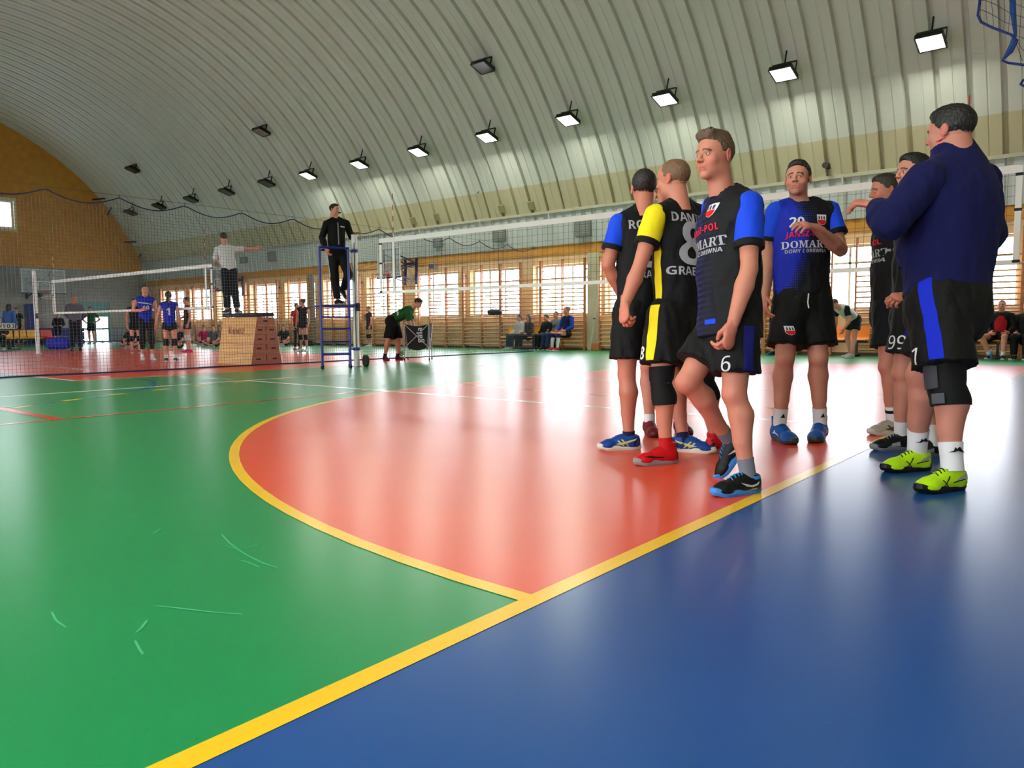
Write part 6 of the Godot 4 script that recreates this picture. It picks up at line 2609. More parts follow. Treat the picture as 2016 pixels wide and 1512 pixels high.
	gs = wear_shorts(R, "shorts", shorts_black, {"length": 0.74, "loose": 0.048})
	side_stripe(R, gs, "l", -0.12, 0.72, 0.058, yellow, 0.02, 0.03)
	var n8: Vector3 = (R.fw * 0.22 - R.rt * 0.97).normalized()
	print_on(R.root, "shorts_number", gs, text_tris("8", 0.075), R.j.hip_l.lerp(R.j.kn_l, 0.56) + R.fw * 0.012, Vector3.UP.cross(n8).normalized(), Vector3.UP, white)
	leg_band(R, "knee_brace", "l", -0.24, -0.02, 0.010, black, 0.002)
	leg_band(R, "knee_brace", "l", 0.10, 0.36, 0.008, black, 0.003)
	var kb := leg_band(R, "knee_brace_back", "l", -0.1, 0.14, 0.006, black)
	kb.scale = Vector3(1, 1, 1)
	leg_band(R, "knee_brace", "r", -0.2, 0.3, 0.009, black, 0.003)
	for s in ["l", "r"]:
		leg_band(R, "sock", s, 0.88, 1.12, 0.004, cloth(Color(0.70, 0.06, 0.08), 0.85))
	wear_shoes(R, {"col": Color(0.72, 0.03, 0.07), "sole": Color(0.52, 0.50, 0.50), "laces": Color(0.62, 0.03, 0.06), "high": 0.035, "stamps": [["swoosh", PackedVector2Array([Vector2(0.17, 0.056), Vector2(0.10, 0.048), Vector2(0.04, 0.045), Vector2(0.04, 0.05), Vector2(0.09, 0.054), Vector2(0.13, 0.06)]), Color(0.05, 0.02, 0.02)], ["heel_patch", PackedVector2Array([Vector2(-0.09, 0.03), Vector2(-0.03, 0.03), Vector2(-0.05, 0.07), Vector2(-0.09, 0.085)]), Color(0.05, 0.05, 0.06)]]})

	# --- player behind number 8, blue sleeves, back turned ---
	J = joints({"head": [1268, 372, 5.02], "neck": [1262, 416, 5.02], "sh_l": [1219, 444, 4.98], "sh_r": [1312, 444, 5.10], "el_l": [1197, 522, 4.98], "wr_l": [1228, 590, 5.10], "fin_l": [1248, 606, 5.22], "el_r": [1330, 525, 5.16], "wr_r": [1302, 590, 5.28], "fin_r": [1280, 604, 5.32], "hip_l": [1236, 612, 4.98], "hip_r": [1288, 612, 5.06], "kn_l": [1234, 738, 4.98], "an_l": [1238, 858, 5.00], "toe_l": [1188, 880, 4.98], "kn_r": [1326, 742, 5.00], "an_r": [1345, 862, 4.90], "toe_r": [1405, 890, 4.82]})
	J.look = (cam_f * 0.95 + cam_r * 0.1)
	#chk("p7", J)
	R = person("dark-haired player with back turned in black jersey with blue sleeves", J, {"skin": Color(0.705, 0.440, 0.354), "hair": "short", "hair_col": Color(0.11, 0.08, 0.065), "build": 1.0, "trunk": 1.0})
	g = wear_shirt(R, "jersey", black, {"loose": 0.022, "hem": 0.05})
	wear_sleeves(R, royal, {"sleeve": 0.62, "sleeve_loose": 0.014}, black)
	cc = R.chest
	print_on(R.root, "back_name", g, text_tris("ROGOZA", 0.058), cc + R.up * 0.07 + R.rt * 0.02, R.rt, R.up, pgrey)
	print_on(R.root, "back_number", g, text_tris("9", 0.24), cc - R.up * 0.09 + R.rt * 0.02, R.rt, R.up, cloth(Color(0.60, 0.60, 0.62)))
	print_on(R.root, "back_town", g, text_tris("GRABÓW", 0.048), cc - R.up * 0.25 + R.rt * 0.02, R.rt, R.up, pgrey)
	wear_shorts(R, "shorts", shorts_black, {"length": 0.76, "loose": 0.03})
	for s in ["l", "r"]:
		leg_band(R, "sock", s, 0.92, 1.12, 0.004, cloth(Color(0.08, 0.10, 0.2), 0.85))
	var asics := [["stripe", PackedVector2Array([Vector2(0.10, 0.045), Vector2(0.06, 0.036), Vector2(-0.03, 0.066), Vector2(-0.045, 0.08), Vector2(-0.03, 0.075)]), Color(0.72, 0.74, 0.45)], ["stripe", PackedVector2Array([Vector2(0.02, 0.030), Vector2(0.01, 0.030), Vector2(0.055, 0.074), Vector2(0.066, 0.072)]), Color(0.72, 0.74, 0.45)], ["stripe", PackedVector2Array([Vector2(0.05, 0.030), Vector2(0.04, 0.030), Vector2(0.08, 0.068), Vector2(0.09, 0.064)]), Color(0.72, 0.74, 0.45)]]
	wear_shoes(R, {"col": Color(0.03, 0.22, 0.50), "sole": Color(0.78, 0.76, 0.70), "laces": Color(0.1, 0.3, 0.6), "stamps": asics + [["heel_patch", PackedVector2Array([Vector2(-0.09, 0.03), Vector2(-0.02, 0.03), Vector2(-0.02, 0.06), Vector2(-0.09, 0.09)]), Color(0.03, 0.05, 0.18)]]})

	# --- player hidden behind those two ---
	J = joints({"head": [1312, 384, 5.72], "neck": [1310, 424, 5.74], "sh_l": [1352, 446, 5.74], "sh_r": [1270, 446, 5.74], "el_l": [1362, 520, 5.76], "wr_l": [1352, 590, 5.66], "fin_l": [1348, 625, 5.62], "el_r": [1280, 520, 5.72], "wr_r": [1290, 590, 5.62], "fin_r": [1296, 622, 5.58], "hip_l": [1332, 606, 5.72], "hip_r": [1290, 606, 5.72], "kn_l": [1336, 722, 5.70], "an_l": [1340, 828, 5.74], "toe_l": [1352, 850, 5.6], "kn_r": [1276, 722, 5.66], "an_r": [1279, 832, 5.68], "toe_r": [1290, 862, 5.5]})
	J.look = -cam_f
	#chk("p0", J)
	R = person("player in dark kit with maroon shoes mostly hidden behind number 8", J, {"skin": Color(0.733, 0.495, 0.408), "hair": "short", "hair_col": Color(0.15, 0.1, 0.08), "cell": 0.016})
	wear_shirt(R, "jersey", black, {"loose": 0.02, "hem": 0.05})
	wear_sleeves(R, black, {"sleeve": 0.6})
	wear_shorts(R, "shorts", shorts_black, {"length": 0.72, "loose": 0.03})
	for s in ["l", "r"]:
		leg_band(R, "sock", s, 0.84, 1.12, 0.004, sock)
	wear_shoes(R, {"col": Color(0.36, 0.03, 0.08), "sole": Color(0.30, 0.05, 0.08), "laces": Color(0.5, 0.4, 0.4)})

	# --- tall player facing the camera, number 20 ---
	J = joints({"head": [1571, 352, 5.27], "neck": [1577, 400, 5.32], "sh_l": [1632, 419, 5.30], "sh_r": [1528, 421, 5.34], "el_l": [1655, 492, 5.24], "wr_l": [1606, 449, 5.00], "fin_l": [1562, 434, 4.92], "el_r": [1512, 508, 5.42], "wr_r": [1506, 586, 5.34], "fin_r": [1508, 630, 5.30], "hip_l": [1602, 592, 5.32], "hip_r": [1556, 592, 5.32], "kn_l": [1611, 705, 5.26], "an_l": [1614, 832, 5.38], "toe_l": [1602, 868, 5.18], "kn_r": [1545, 705, 5.25], "an_r": [1535, 834, 5.34], "toe_r": [1560, 870, 5.14]})
	J.look = (-cam_f * 0.84 - cam_r * 0.52 - Vector3.UP * 0.03)
	J.palm_l = (-Vector3.UP * 0.8 + cam_f * 0.5)
	#chk("p20", J)
	R = person("tall dark-haired player facing us in halftone blue jersey numbered 20, hand at chest", J, {"skin": Color(0.733, 0.504, 0.417), "hair": "short", "hair_col": Color(0.12, 0.085, 0.065), "brow": Color(0.16, 0.10, 0.07), "stubble": 0.35, "build": 1.06, "trunk": 1.08, "hand_l": "relaxed", "scale": 1.04, "head": 0.98, "foot": 1.1})
	g = wear_shirt(R, "jersey", halftone_front(), {"loose": 0.024, "hem": -0.03, "uv": [0.62, 0.8], "neck_dip": R.fw * 0.03})
	wear_sleeves(R, royal, {"sleeve": 0.60, "sleeve_loose": 0.014}, black)
	fr = -R.rt
	cc = R.chest
	crest(R.root, g, cc + fr * 0.105 + R.up * 0.045, fr, R.up, 0.066)
	print_on(R.root, "chest_number", g, text_tris("20", 0.068), cc - fr * 0.062 + R.up * 0.032, fr, R.up, white)
	print_on(R.root, "pink_lettering", g, text_tris("JANSZ-POL", 0.037), cc - R.up * 0.05 - fr * 0.0, fr, (R.up + fr * 0.05).normalized(), pink)
	print_on(R.root, "sponsor_lettering", g, text_tris("DOMART", 0.049, "Droid Serif"), cc - R.up * 0.12 - fr * 0.002, fr, R.up, cloth(Color(0.70, 0.70, 0.72)))
	print_on(R.root, "sponsor_line", g, text_tris("DOMY Z DREWNA", 0.024), cc - R.up * 0.165 - fr * 0.002, fr, R.up, pgrey)
	gs = wear_shorts(R, "shorts", shorts_black, {"length": 0.80, "loose": 0.036, "rise": 0.08})
	crest(R.root, gs, R.j.hip_r.lerp(R.j.kn_r, 0.52) - fr * 0.085, (fr * 0.75 - R.fw * 0.4).normalized(), Vector3.UP, 0.055)
	var dm := MB.new()
	var wz: Vector3 = R.hip_c + R.up * 0.03 + R.fw * 0.17
	add_tube(dm, PackedVector3Array([wz, wz - R.up * 0.06 + R.rt * 0.006, wz - R.up * 0.10]), 0.005, 5)
	part(R.root, "drawstring", dm.mesh(), white)
	for s in ["l", "r"]:
		leg_band(R, "sock", s, 0.76, 1.12, 0.006, sock)
		tri_logo(R, s, 0.86, 0.05)
	wear_shoes(R, {"col": Color(0.03, 0.30, 0.60), "sole": Color(0.20, 0.22, 0.25), "laces": Color(0.04, 0.22, 0.45), "high": 0.055, "stamps": [["runner_mark", PackedVector2Array([Vector2(0.09, 0.038), Vector2(0.045, 0.05), Vector2(0.0, 0.046), Vector2(0.02, 0.056), Vector2(0.03, 0.072), Vector2(0.045, 0.058), Vector2(0.075, 0.05)]), Color(0.82, 0.83, 0.84)]]})

	# --- player in profile beyond the big man ---
	J = joints({"head": [1742, 376, 5.60], "neck": [1756, 420, 5.64], "sh_l": [1758, 440, 5.48], "sh_r": [1752, 440, 5.84], "el_l": [1772, 515, 5.50], "wr_l": [1770, 585, 5.36], "fin_l": [1766, 620, 5.30], "el_r": [1764, 515, 5.90], "wr_r": [1764, 585, 5.80], "fin_r": [1760, 620, 5.76], "hip_l": [1752, 610, 5.56], "hip_r": [1748, 610, 5.74], "kn_l": [1747, 722, 5.54], "an_l": [1757, 826, 5.62], "toe_l": [1705, 842, 5.56], "kn_r": [1760, 722, 5.74], "an_r": [1772, 822, 5.80], "toe_r": [1730, 836, 5.74]})
	J.look = (-cam_r * 0.97 + cam_f * 0.12 - Vector3.UP * 0.08)
	#chk("p99", J)
	R = person("player in profile with short brown hair and beige shoes beyond the big man", J, {"skin": Color(0.705, 0.458, 0.372), "hair": "short", "hair_col": Color(0.15, 0.105, 0.08), "trunk": 1.04})
	g = wear_shirt(R, "jersey", black, {"loose": 0.024, "hem": 0.04})
	wear_sleeves(R, cloth(Color(0.03, 0.04, 0.09)), {"sleeve": 0.6})
	print_on(R.root, "pink_lettering", g, text_tris("JANSZ-POL", 0.038), R.chest - R.up * 0.03 - R.rt * 0.02, -R.rt, R.up, pink)
	print_on(R.root, "sponsor_lettering", g, text_tris("DOMART", 0.055, "Droid Serif"), R.chest - R.up * 0.11 - R.rt * 0.02, -R.rt, R.up, pgrey)
	print_on(R.root, "sponsor_line", g, text_tris("DOMY Z DREWNA", 0.027), R.chest - R.up * 0.165 - R.rt * 0.02, -R.rt, R.up, pgrey)
	wear_shorts(R, "shorts", cloth(Color(0.02, 0.026, 0.05)), {"length": 0.66, "loose": 0.034})
	for s in ["l", "r"]:
		var so := leg_band(R, "sock", s, 0.74, 1.12, 0.005, sock)
		leg_band(R, "sock_band", s, 0.80, 0.86, 0.0065, black)
	wear_shoes(R, {"col": Color(0.66, 0.60, 0.55), "sole": Color(0.74, 0.71, 0.68), "laces": Color(0.5, 0.46, 0.42), "foot": 1.0, "stamps": [["stripe", PackedVector2Array([Vector2(0.10, 0.045), Vector2(0.06, 0.036), Vector2(-0.03, 0.066), Vector2(-0.045, 0.08), Vector2(-0.03, 0.075)]), Color(0.30, 0.25, 0.22)], ["stripe", PackedVector2Array([Vector2(0.04, 0.030), Vector2(0.02, 0.030), Vector2(0.065, 0.074), Vector2(0.08, 0.070)]), Color(0.30, 0.25, 0.22)]]})

	# --- player number 99 between them ---
	J = joints({"head": [1797, 340, 4.88], "neck": [1808, 388, 4.90], "sh_l": [1814, 412, 4.74], "sh_r": [1806, 412, 5.06], "el_l": [1832, 505, 4.74], "wr_l": [1786, 584, 4.64], "fin_l": [1742, 586, 4.58], "el_r": [1822, 510, 5.10], "wr_r": [1812, 590, 5.0], "fin_r": [1800, 625, 4.94], "hip_l": [1798, 612, 4.80], "hip_r": [1792, 612, 4.96], "kn_l": [1776, 735, 4.84], "an_l": [1774, 852, 4.92], "toe_l": [1726, 878, 4.90], "kn_r": [1818, 740, 4.82], "an_r": [1834, 866, 4.68], "toe_r": [1790, 890, 4.60]})
	J.look = (-cam_r * 0.98 - cam_f * 0.1)
	J.palm_l = (Vector3.DOWN * 0.6 + cam_f * 0.5)
	#chk("p99b", J)
	R = person("black-haired player wearing number 99 shorts half hidden by the big man", J, {"skin": Color(0.733, 0.495, 0.408), "hair": "short", "hair_col": Color(0.045, 0.035, 0.03), "hand_l": "curl"})
	wear_shirt(R, "jersey", black, {"loose": 0.024, "hem": 0.04})
	wear_sleeves(R, cloth(Color(0.02, 0.022, 0.04)), {"sleeve": 1.86, "sleeve_loose": 0.014})
	gs = wear_shorts(R, "shorts", shorts_black, {"length": 0.70, "loose": 0.034})
	print_on(R.root, "shorts_number", gs, text_tris("99", 0.085, "Droid Sans", 1.0, false), R.j.hip_l.lerp(R.j.kn_l, 0.50) + R.fw * 0.03, (-R.fw * 0.9 - R.rt * 0.35).normalized(), Vector3.UP, white)
	side_stripe(R, gs, "l", 0.3, 0.69, 0.06, cloth(Color(0.04, 0.05, 0.45)))
	for s in ["l", "r"]:
		leg_band(R, "sock", s, 0.80, 1.12, 0.005, sock)
	wear_shoes(R, {"col": Color(0.045, 0.05, 0.06), "sole": Color(0.45, 0.45, 0.46), "laces": Color(0.55, 0.58, 0.62), "stamps": [["side_panel", PackedVector2Array([Vector2(0.1, 0.03), Vector2(0.03, 0.03), Vector2(0.04, 0.06), Vector2(0.09, 0.05)]), Color(0.6, 0.6, 0.6)]]})

	# --- big man in navy fleece, back turned ---
	J = joints({"head": [1869, 260, 3.96], "neck": [1884, 318, 3.98], "sh_l": [1822, 356, 3.84], "sh_r": [1930, 358, 4.10], "el_l": [1752, 440, 3.80], "wr_l": [1724, 404, 4.02], "fin_l": [1670, 396, 4.14], "el_r": [1948, 460, 4.18], "wr_r": [1900, 520, 4.30], "fin_r": [1880, 540, 4.34], "hip_l": [1846, 596, 3.86], "hip_r": [1880, 596, 4.04], "kn_l": [1862, 752, 3.76], "an_l": [1874, 908, 3.72], "toe_l": [1786, 948, 3.62], "kn_r": [1814, 738, 4.08], "an_r": [1806, 878, 4.22], "toe_r": [1704, 906, 4.14]})
	J.look = (-cam_r * 0.55 + cam_f * 0.83)
	J.palm_l = (-Vector3.UP * 0.7 + cam_f * 0.3)
	J.knee_fw_l = (-cam_r * 0.8 + cam_f * 0.5).normalized()
	J.knee_fw_r = (-cam_r * 0.8 + cam_f * 0.5).normalized()
	#chk("big", J)
	R = person("heavy man in navy fleece and black shorts, back turned, gesturing with his hand", J, {"skin": Color(0.714, 0.467, 0.390), "hair": "short", "hair_col": Color(0.06, 0.046, 0.04), "fat": 0.012, "build": 1.22, "trunk": 1.42, "leg": 1.02, "arm": 1.05, "head": 1.08, "foot": 1.08, "hand": 1.08, "hand_l": "relaxed"})
	var navy := cloth(Color(0.042, 0.056, 0.25), 0.9)
	wear_shirt(R, "fleece", navy, {"loose": 0.03, "hem": -0.015, "belly": [0.05, 0.235, 0.2, 0.2], "back": [0.03, 0.235, 0.2, 0.17, 0.08], "squash": 1.3, "collar": true, "collar_at": at(1877, 300, 3.97), "collar_dir": (Vector3.UP - cam_r * 0.32 + cam_f * 0.15).normalized(), "fold": 0.008, "neck": 0.06})
	wear_sleeves(R, navy, {"sleeve": 1.88, "sleeve_loose": 0.022, "fold": 0.008})
	# standing collar with red lining
	var nk: Vector3 = R.j.neck
	var cd := (Vector3.UP - cam_r * 0.32 + cam_f * 0.15).normalized()
	nk = at(1877, 300, 3.97) - R.base
	var cr2 := MB.new()
	add_tube_fixed(cr2, PackedVector3Array([nk + cd * 0.065, nk + cd * 0.076, nk + cd * 0.074]), PackedFloat32Array([0.0935, 0.0915, 0.077]), 24, cd)
	part(R.root, "collar_lining", cr2.mesh(), cloth(Color(0.62, 0.07, 0.11)))
	gs = wear_shorts(R, "shorts", shorts_black, {"length": 0.82, "loose": 0.05, "rise": 0.12, "flare": 0.015, "seat": [0.07, 0.17, 0.17, 0.13, 0.02], "pad": 1.3})
	side_stripe(R, gs, "l", -0.24, 0.80, 0.064, cloth(Color(0.02, 0.13, 0.72)), 0.01, 0.045)
	var n1: Vector3 = (R.fw * 0.25 - R.rt * 0.97).normalized()
	print_on(R.root, "shorts_number", gs, text_tris("1", 0.085, "Droid Sans", 1.3, false), R.j.hip_l.lerp(R.j.kn_l, 0.68) + R.fw * 0.03, Vector3.UP.cross(n1).normalized(), Vector3.UP, white)
	leg_band(R, "knee_brace", "l", -0.34, 0.30, 0.012, black, 0.004)
	var bdir: Vector3 = (J.knee_fw_l - cam_f * 0.75).normalized()
	var sqp := PackedVector2Array([Vector2(-0.04, -0.06), Vector2(0.0, -0.06), Vector2(0.045, -0.055), Vector2(0.045, 0.05), Vector2(0.0, 0.06), Vector2(-0.045, 0.055)])
	sock_plate(R, "l", -0.06, "brace_patch", sqp, 0.03, bdir, Color(0.24, 0.24, 0.26))
	sock_plate(R, "l", 0.22, "brace_patch", PackedVector2Array([Vector2(-0.03, -0.025), Vector2(0.0, -0.025), Vector2(0.03, -0.025), Vector2(0.03, 0.025), Vector2(0.0, 0.025), Vector2(-0.03, 0.025)]), 0.034, (bdir - cam_f * 0.5).normalized(), Color(0.3, 0.3, 0.32))
	for s in ["l", "r"]:
		leg_band(R, "sock", s, 0.76, 1.12, 0.006, sock)
		kap_logo(R, s)
	var neon := Color(0.66, 0.84, 0.03)
	wear_shoes(R, {"col": neon, "sole": Color(0.04, 0.045, 0.05), "laces": Color(0.04, 0.04, 0.05), "stamps": [["heel_patch", PackedVector2Array([Vector2(-0.09, 0.03), Vector2(-0.045, 0.03), Vector2(-0.055, 0.075), Vector2(-0.09, 0.1)]), Color(0.05, 0.055, 0.06)], ["silver_flash", PackedVector2Array([Vector2(0.03, 0.05), Vector2(-0.05, 0.07), Vector2(-0.045, 0.085), Vector2(0.0, 0.072)]), Color(0.55, 0.57, 0.58)], ["flash_outline", PackedVector2Array([Vector2(0.045, 0.044), Vector2(-0.03, 0.056), Vector2(-0.03, 0.061), Vector2(0.04, 0.05)]), Color(0.04, 0.04, 0.045)], ["seam", PackedVector2Array([Vector2(0.10, 0.028), Vector2(0.094, 0.028), Vector2(0.055, 0.075), Vector2(0.061, 0.077)]), Color(0.05, 0.055, 0.05)], ["seam", PackedVector2Array([Vector2(0.07, 0.028), Vector2(0.064, 0.028), Vector2(0.095, 0.062), Vector2(0.101, 0.06)]), Color(0.05, 0.055, 0.05)]]})

# stripe down the outer side of a shorts leg, pressed on to the cloth
func side_stripe(R: Dictionary, g: Grid, s: String, f0: float, f1: float, w: float, m_: Material, shift0 := 0.0, shift1 := 0.0):
	var H: Vector3 = R.j["hip_" + s]
	var K: Vector3 = R.j["kn_" + s]
	var out: Vector3 = R.rt * (-1.0 if s == "l" else 1.0)
	var upv := (H - K).normalized()
	out = (out - upv * out.dot(upv)).normalized()
	# seen from outside: right direction
	var right := upv.cross(out)
	var L := H.distance_to(K)
	var c := H.lerp(K, (f0 + f1) / 2)
	var hl := (f1 - f0) * L / 2
	var poly := PackedVector2Array([Vector2(shift1 - w / 2, -hl), Vector2(shift1 + w / 2, -hl), Vector2(shift0 + w / 2, hl), Vector2(shift0 - w / 2, hl)])
	print_on(R.root, "side_stripe", g, poly_tris(poly), c, right, upv, m_, 0.003)

func side_stripe_shirt(R: Dictionary, g: Grid, w: float, m_: Material):
	var out: Vector3 = -R.rt
	var upv: Vector3 = R.up
	var right := upv.cross(out)
	var c: Vector3 = R.hip_c.lerp(R.chest, 0.42)
	var hl := 0.21
	var poly := PackedVector2Array([Vector2(-w * 0.35, -hl), Vector2(w * 0.65, -hl), Vector2(w * 0.5, hl), Vector2(-w * 0.5, hl)])
	print_on(R.root, "side_panel", g, poly_tris(poly), c, right, upv, m_, 0.003)

func sock_plate(R: Dictionary, s: String, f: float, called: String, poly: PackedVector2Array, lift: float, towards := Vector3.ZERO, col := Color(0.03, 0.03, 0.035)):
	# flat mark wrapped round the sock, turned to the camera side
	var K: Vector3 = R.j["kn_" + s]
	var A: Vector3 = R.j["an_" + s]
	var lb: float = R.o.get("leg", 1.0) * R.b * R.sc
	var c := K.lerp(A, f)
	var r := lerpf(0.056, 0.036, smoothstep(0.2, 1.0, f)) * lb + lift
	var ax := (K - A).normalized()
	var td := -cam_f if towards == Vector3.ZERO else towards
	var n := (td - ax * td.dot(ax)).normalized()
	var x := ax.cross(n)
	var m := MB.new()
	var idx := Geometry2D.triangulate_polygon(poly)
	for p in poly:
		var a := p.x / r
		var d := n * cos(a) + x * sin(a)
		m.v.append(c + d * r + ax * p.y)
		m.n.append(d)
	for t in range(0, idx.size(), 3):
		var nn := (m.v[idx[t + 2]] - m.v[idx[t]]).cross(m.v[idx[t + 1]] - m.v[idx[t]])
		if nn.dot(n) >= 0.0:
			m.i.append_array(PackedInt32Array([idx[t], idx[t + 1], idx[t + 2]]))
		else:
			m.i.append_array(PackedInt32Array([idx[t], idx[t + 2], idx[t + 1]]))
	part(R.root, called, m.mesh(), cloth(col))

func tri_logo(R: Dictionary, s: String, f: float, w: float):
	sock_plate(R, s, f, "sock_mark", PackedVector2Array([Vector2(-w / 3, -0.012), Vector2(w / 3, -0.012), Vector2(w / 12, 0.02)]), 0.011)

func kap_logo(R: Dictionary, s: String):
	var p := PackedVector2Array([Vector2(-0.045, -0.012), Vector2(-0.02, -0.004), Vector2(-0.012, 0.014), Vector2(-0.004, 0.004), Vector2(0.006, 0.014), Vector2(0.014, 0.012), Vector2(0.022, -0.002), Vector2(0.045, -0.014), Vector2(0.016, -0.011), Vector2(0.0, -0.005), Vector2(-0.016, -0.011)])
	sock_plate(R, s, 0.86, "sock_mark", p, 0.014)

# ---------- people further away ----------
func local_pose(kind: String, h: float) -> Dictionary:
	var p := {}
	if kind == "sit":
		p = {"head": [0, 1.17, -0.05], "neck": [0, 1.0, -0.09], "sh": [0.18, 0.94, -0.09], "el": [0.25, 0.68, -0.02], "wr": [0.16, 0.58, 0.2], "fin": [0.10, 0.56, 0.32], "hip": [0.09, 0.49, -0.05], "kn": [0.12, 0.50, 0.38], "an": [0.11, 0.09, 0.42], "toe": [0.13, 0.03, 0.6]}
	elif kind == "floor":
		p = {"head": [0, 0.80, 0.02], "neck": [0, 0.64, -0.04], "sh": [0.17, 0.58, -0.05], "el": [0.24, 0.34, 0.05], "wr": [0.16, 0.22, 0.25], "fin": [0.08, 0.2, 0.34], "hip": [0.1, 0.12, -0.05], "kn": [0.32, 0.2, 0.25], "an": [0.02, 0.09, 0.34], "toe": [-0.14, 0.06, 0.38]}
	else:
		p = {"head": [0, 1.68, 0.02], "neck": [0, 1.51, -0.02], "sh": [0.18, 1.45, -0.01], "el": [0.235, 1.17, -0.03], "wr": [0.24, 0.92, 0.05], "fin": [0.225, 0.78, 0.09], "hip": [0.085, 0.96, 0], "kn": [0.10, 0.51, 0.02], "an": [0.11, 0.10, -0.03], "toe": [0.14, 0.03, 0.16]}
	var J := {}
	var s := h / 1.80
	for k in p:
		var v := Vector3(p[k][0], p[k][1], p[k][2]) * s
		if k in ["head", "neck"]:
			J[k] = v
		else:
			J[k + "_l"] = v
			J[k + "_r"] = Vector3(-v.x, v.y, v.z)
	return J

func far_person(label: String, pos: Vector3, face: Vector3, h: float, kind: String, k: Dictionary, group := "") -> Dictionary:
	var L := local_pose(kind, h)
	var s := h / 1.80
	for e in k.get("move", {}):
		var v: Array = k.move[e]
		L[e] = Vector3(v[0], v[1], v[2]) * s
	var f := Vector3(face.x, 0, face.z).normalized()
	var b := Basis(Vector3.UP.cross(f), Vector3.UP, f)
	var J := {}
	for e in L:
		J[e] = pos + b * (L[e] as Vector3)
	if kind == "floor":
		# crossed shins
		pass
	var lk: Vector3 = k.get("look", f)
	J.look = lk
	if kind == "sit" or kind == "floor":
		J.knee_fw_l = Vector3.UP * 0.5 + f * 0.5
		J.knee_fw_r = Vector3.UP * 0.5 + f * 0.5
	return dress(label, J, s, k, group, pos.y)

func dress(label: String, J: Dictionary, s: float, k: Dictionary, group := "", floor_y := 0.0) -> Dictionary:
	var girl: bool = k.get("girl", false)
	var R := person(label, J, {"cell": k.get("cell", 0.024), "scale": s, "skin": k.get("skin", Color(0.77, 0.53, 0.44)), "hair": k.get("hair", "short"), "hair_col": k.get("hair_col", Color(0.12, 0.085, 0.065)), "build": k.get("build", 0.88 if girl else 1.0), "trunk": k.get("trunk", 0.86 if girl else 1.0), "head": 0.97, "floor_y": floor_y, "base_y": floor_y, "fat": k.get("fat", 0.0), "hand_l": k.get("hand_l", "relaxed"), "hand_r": k.get("hand_r", "relaxed")}, group)
	var top: Color = k.top
	var g := wear_shirt(R, k.get("top_name", "shirt"), cloth(top), {"loose": 0.018, "hem": k.get("hem", 0.06), "fold": 0.006, "neck": 0.06})
	R.shirt = g
	if k.get("sleeve", 0.55) > 0.0:
		wear_sleeves(R, cloth(k.get("sleeve_col", top)), {"sleeve": k.get("sleeve", 0.55), "sleeve_loose": 0.016})
	R.shorts = wear_shorts(R, k.get("low_name", "shorts"), cloth(k.low), {"length": k.get("length", 0.7), "loose": k.get("low_loose", 0.022), "fold": 0.006})
	if k.has("pads"):
		for e in ["l", "r"]:
			leg_band(R, "knee_pad", e, -0.16, 0.26, 0.012, cloth(k.pads), 0.006)
	if k.has("socks"):
		for e in ["l", "r"]:
			leg_band(R, "sock", e, k.get("sock_from", 0.8), 1.1, 0.006, cloth(k.socks))
	wear_shoes(R, {"col": k.get("shoes", Color(0.05, 0.05, 0.06)), "sole": k.get("sole", Color(0.75, 0.75, 0.74))})
	return R

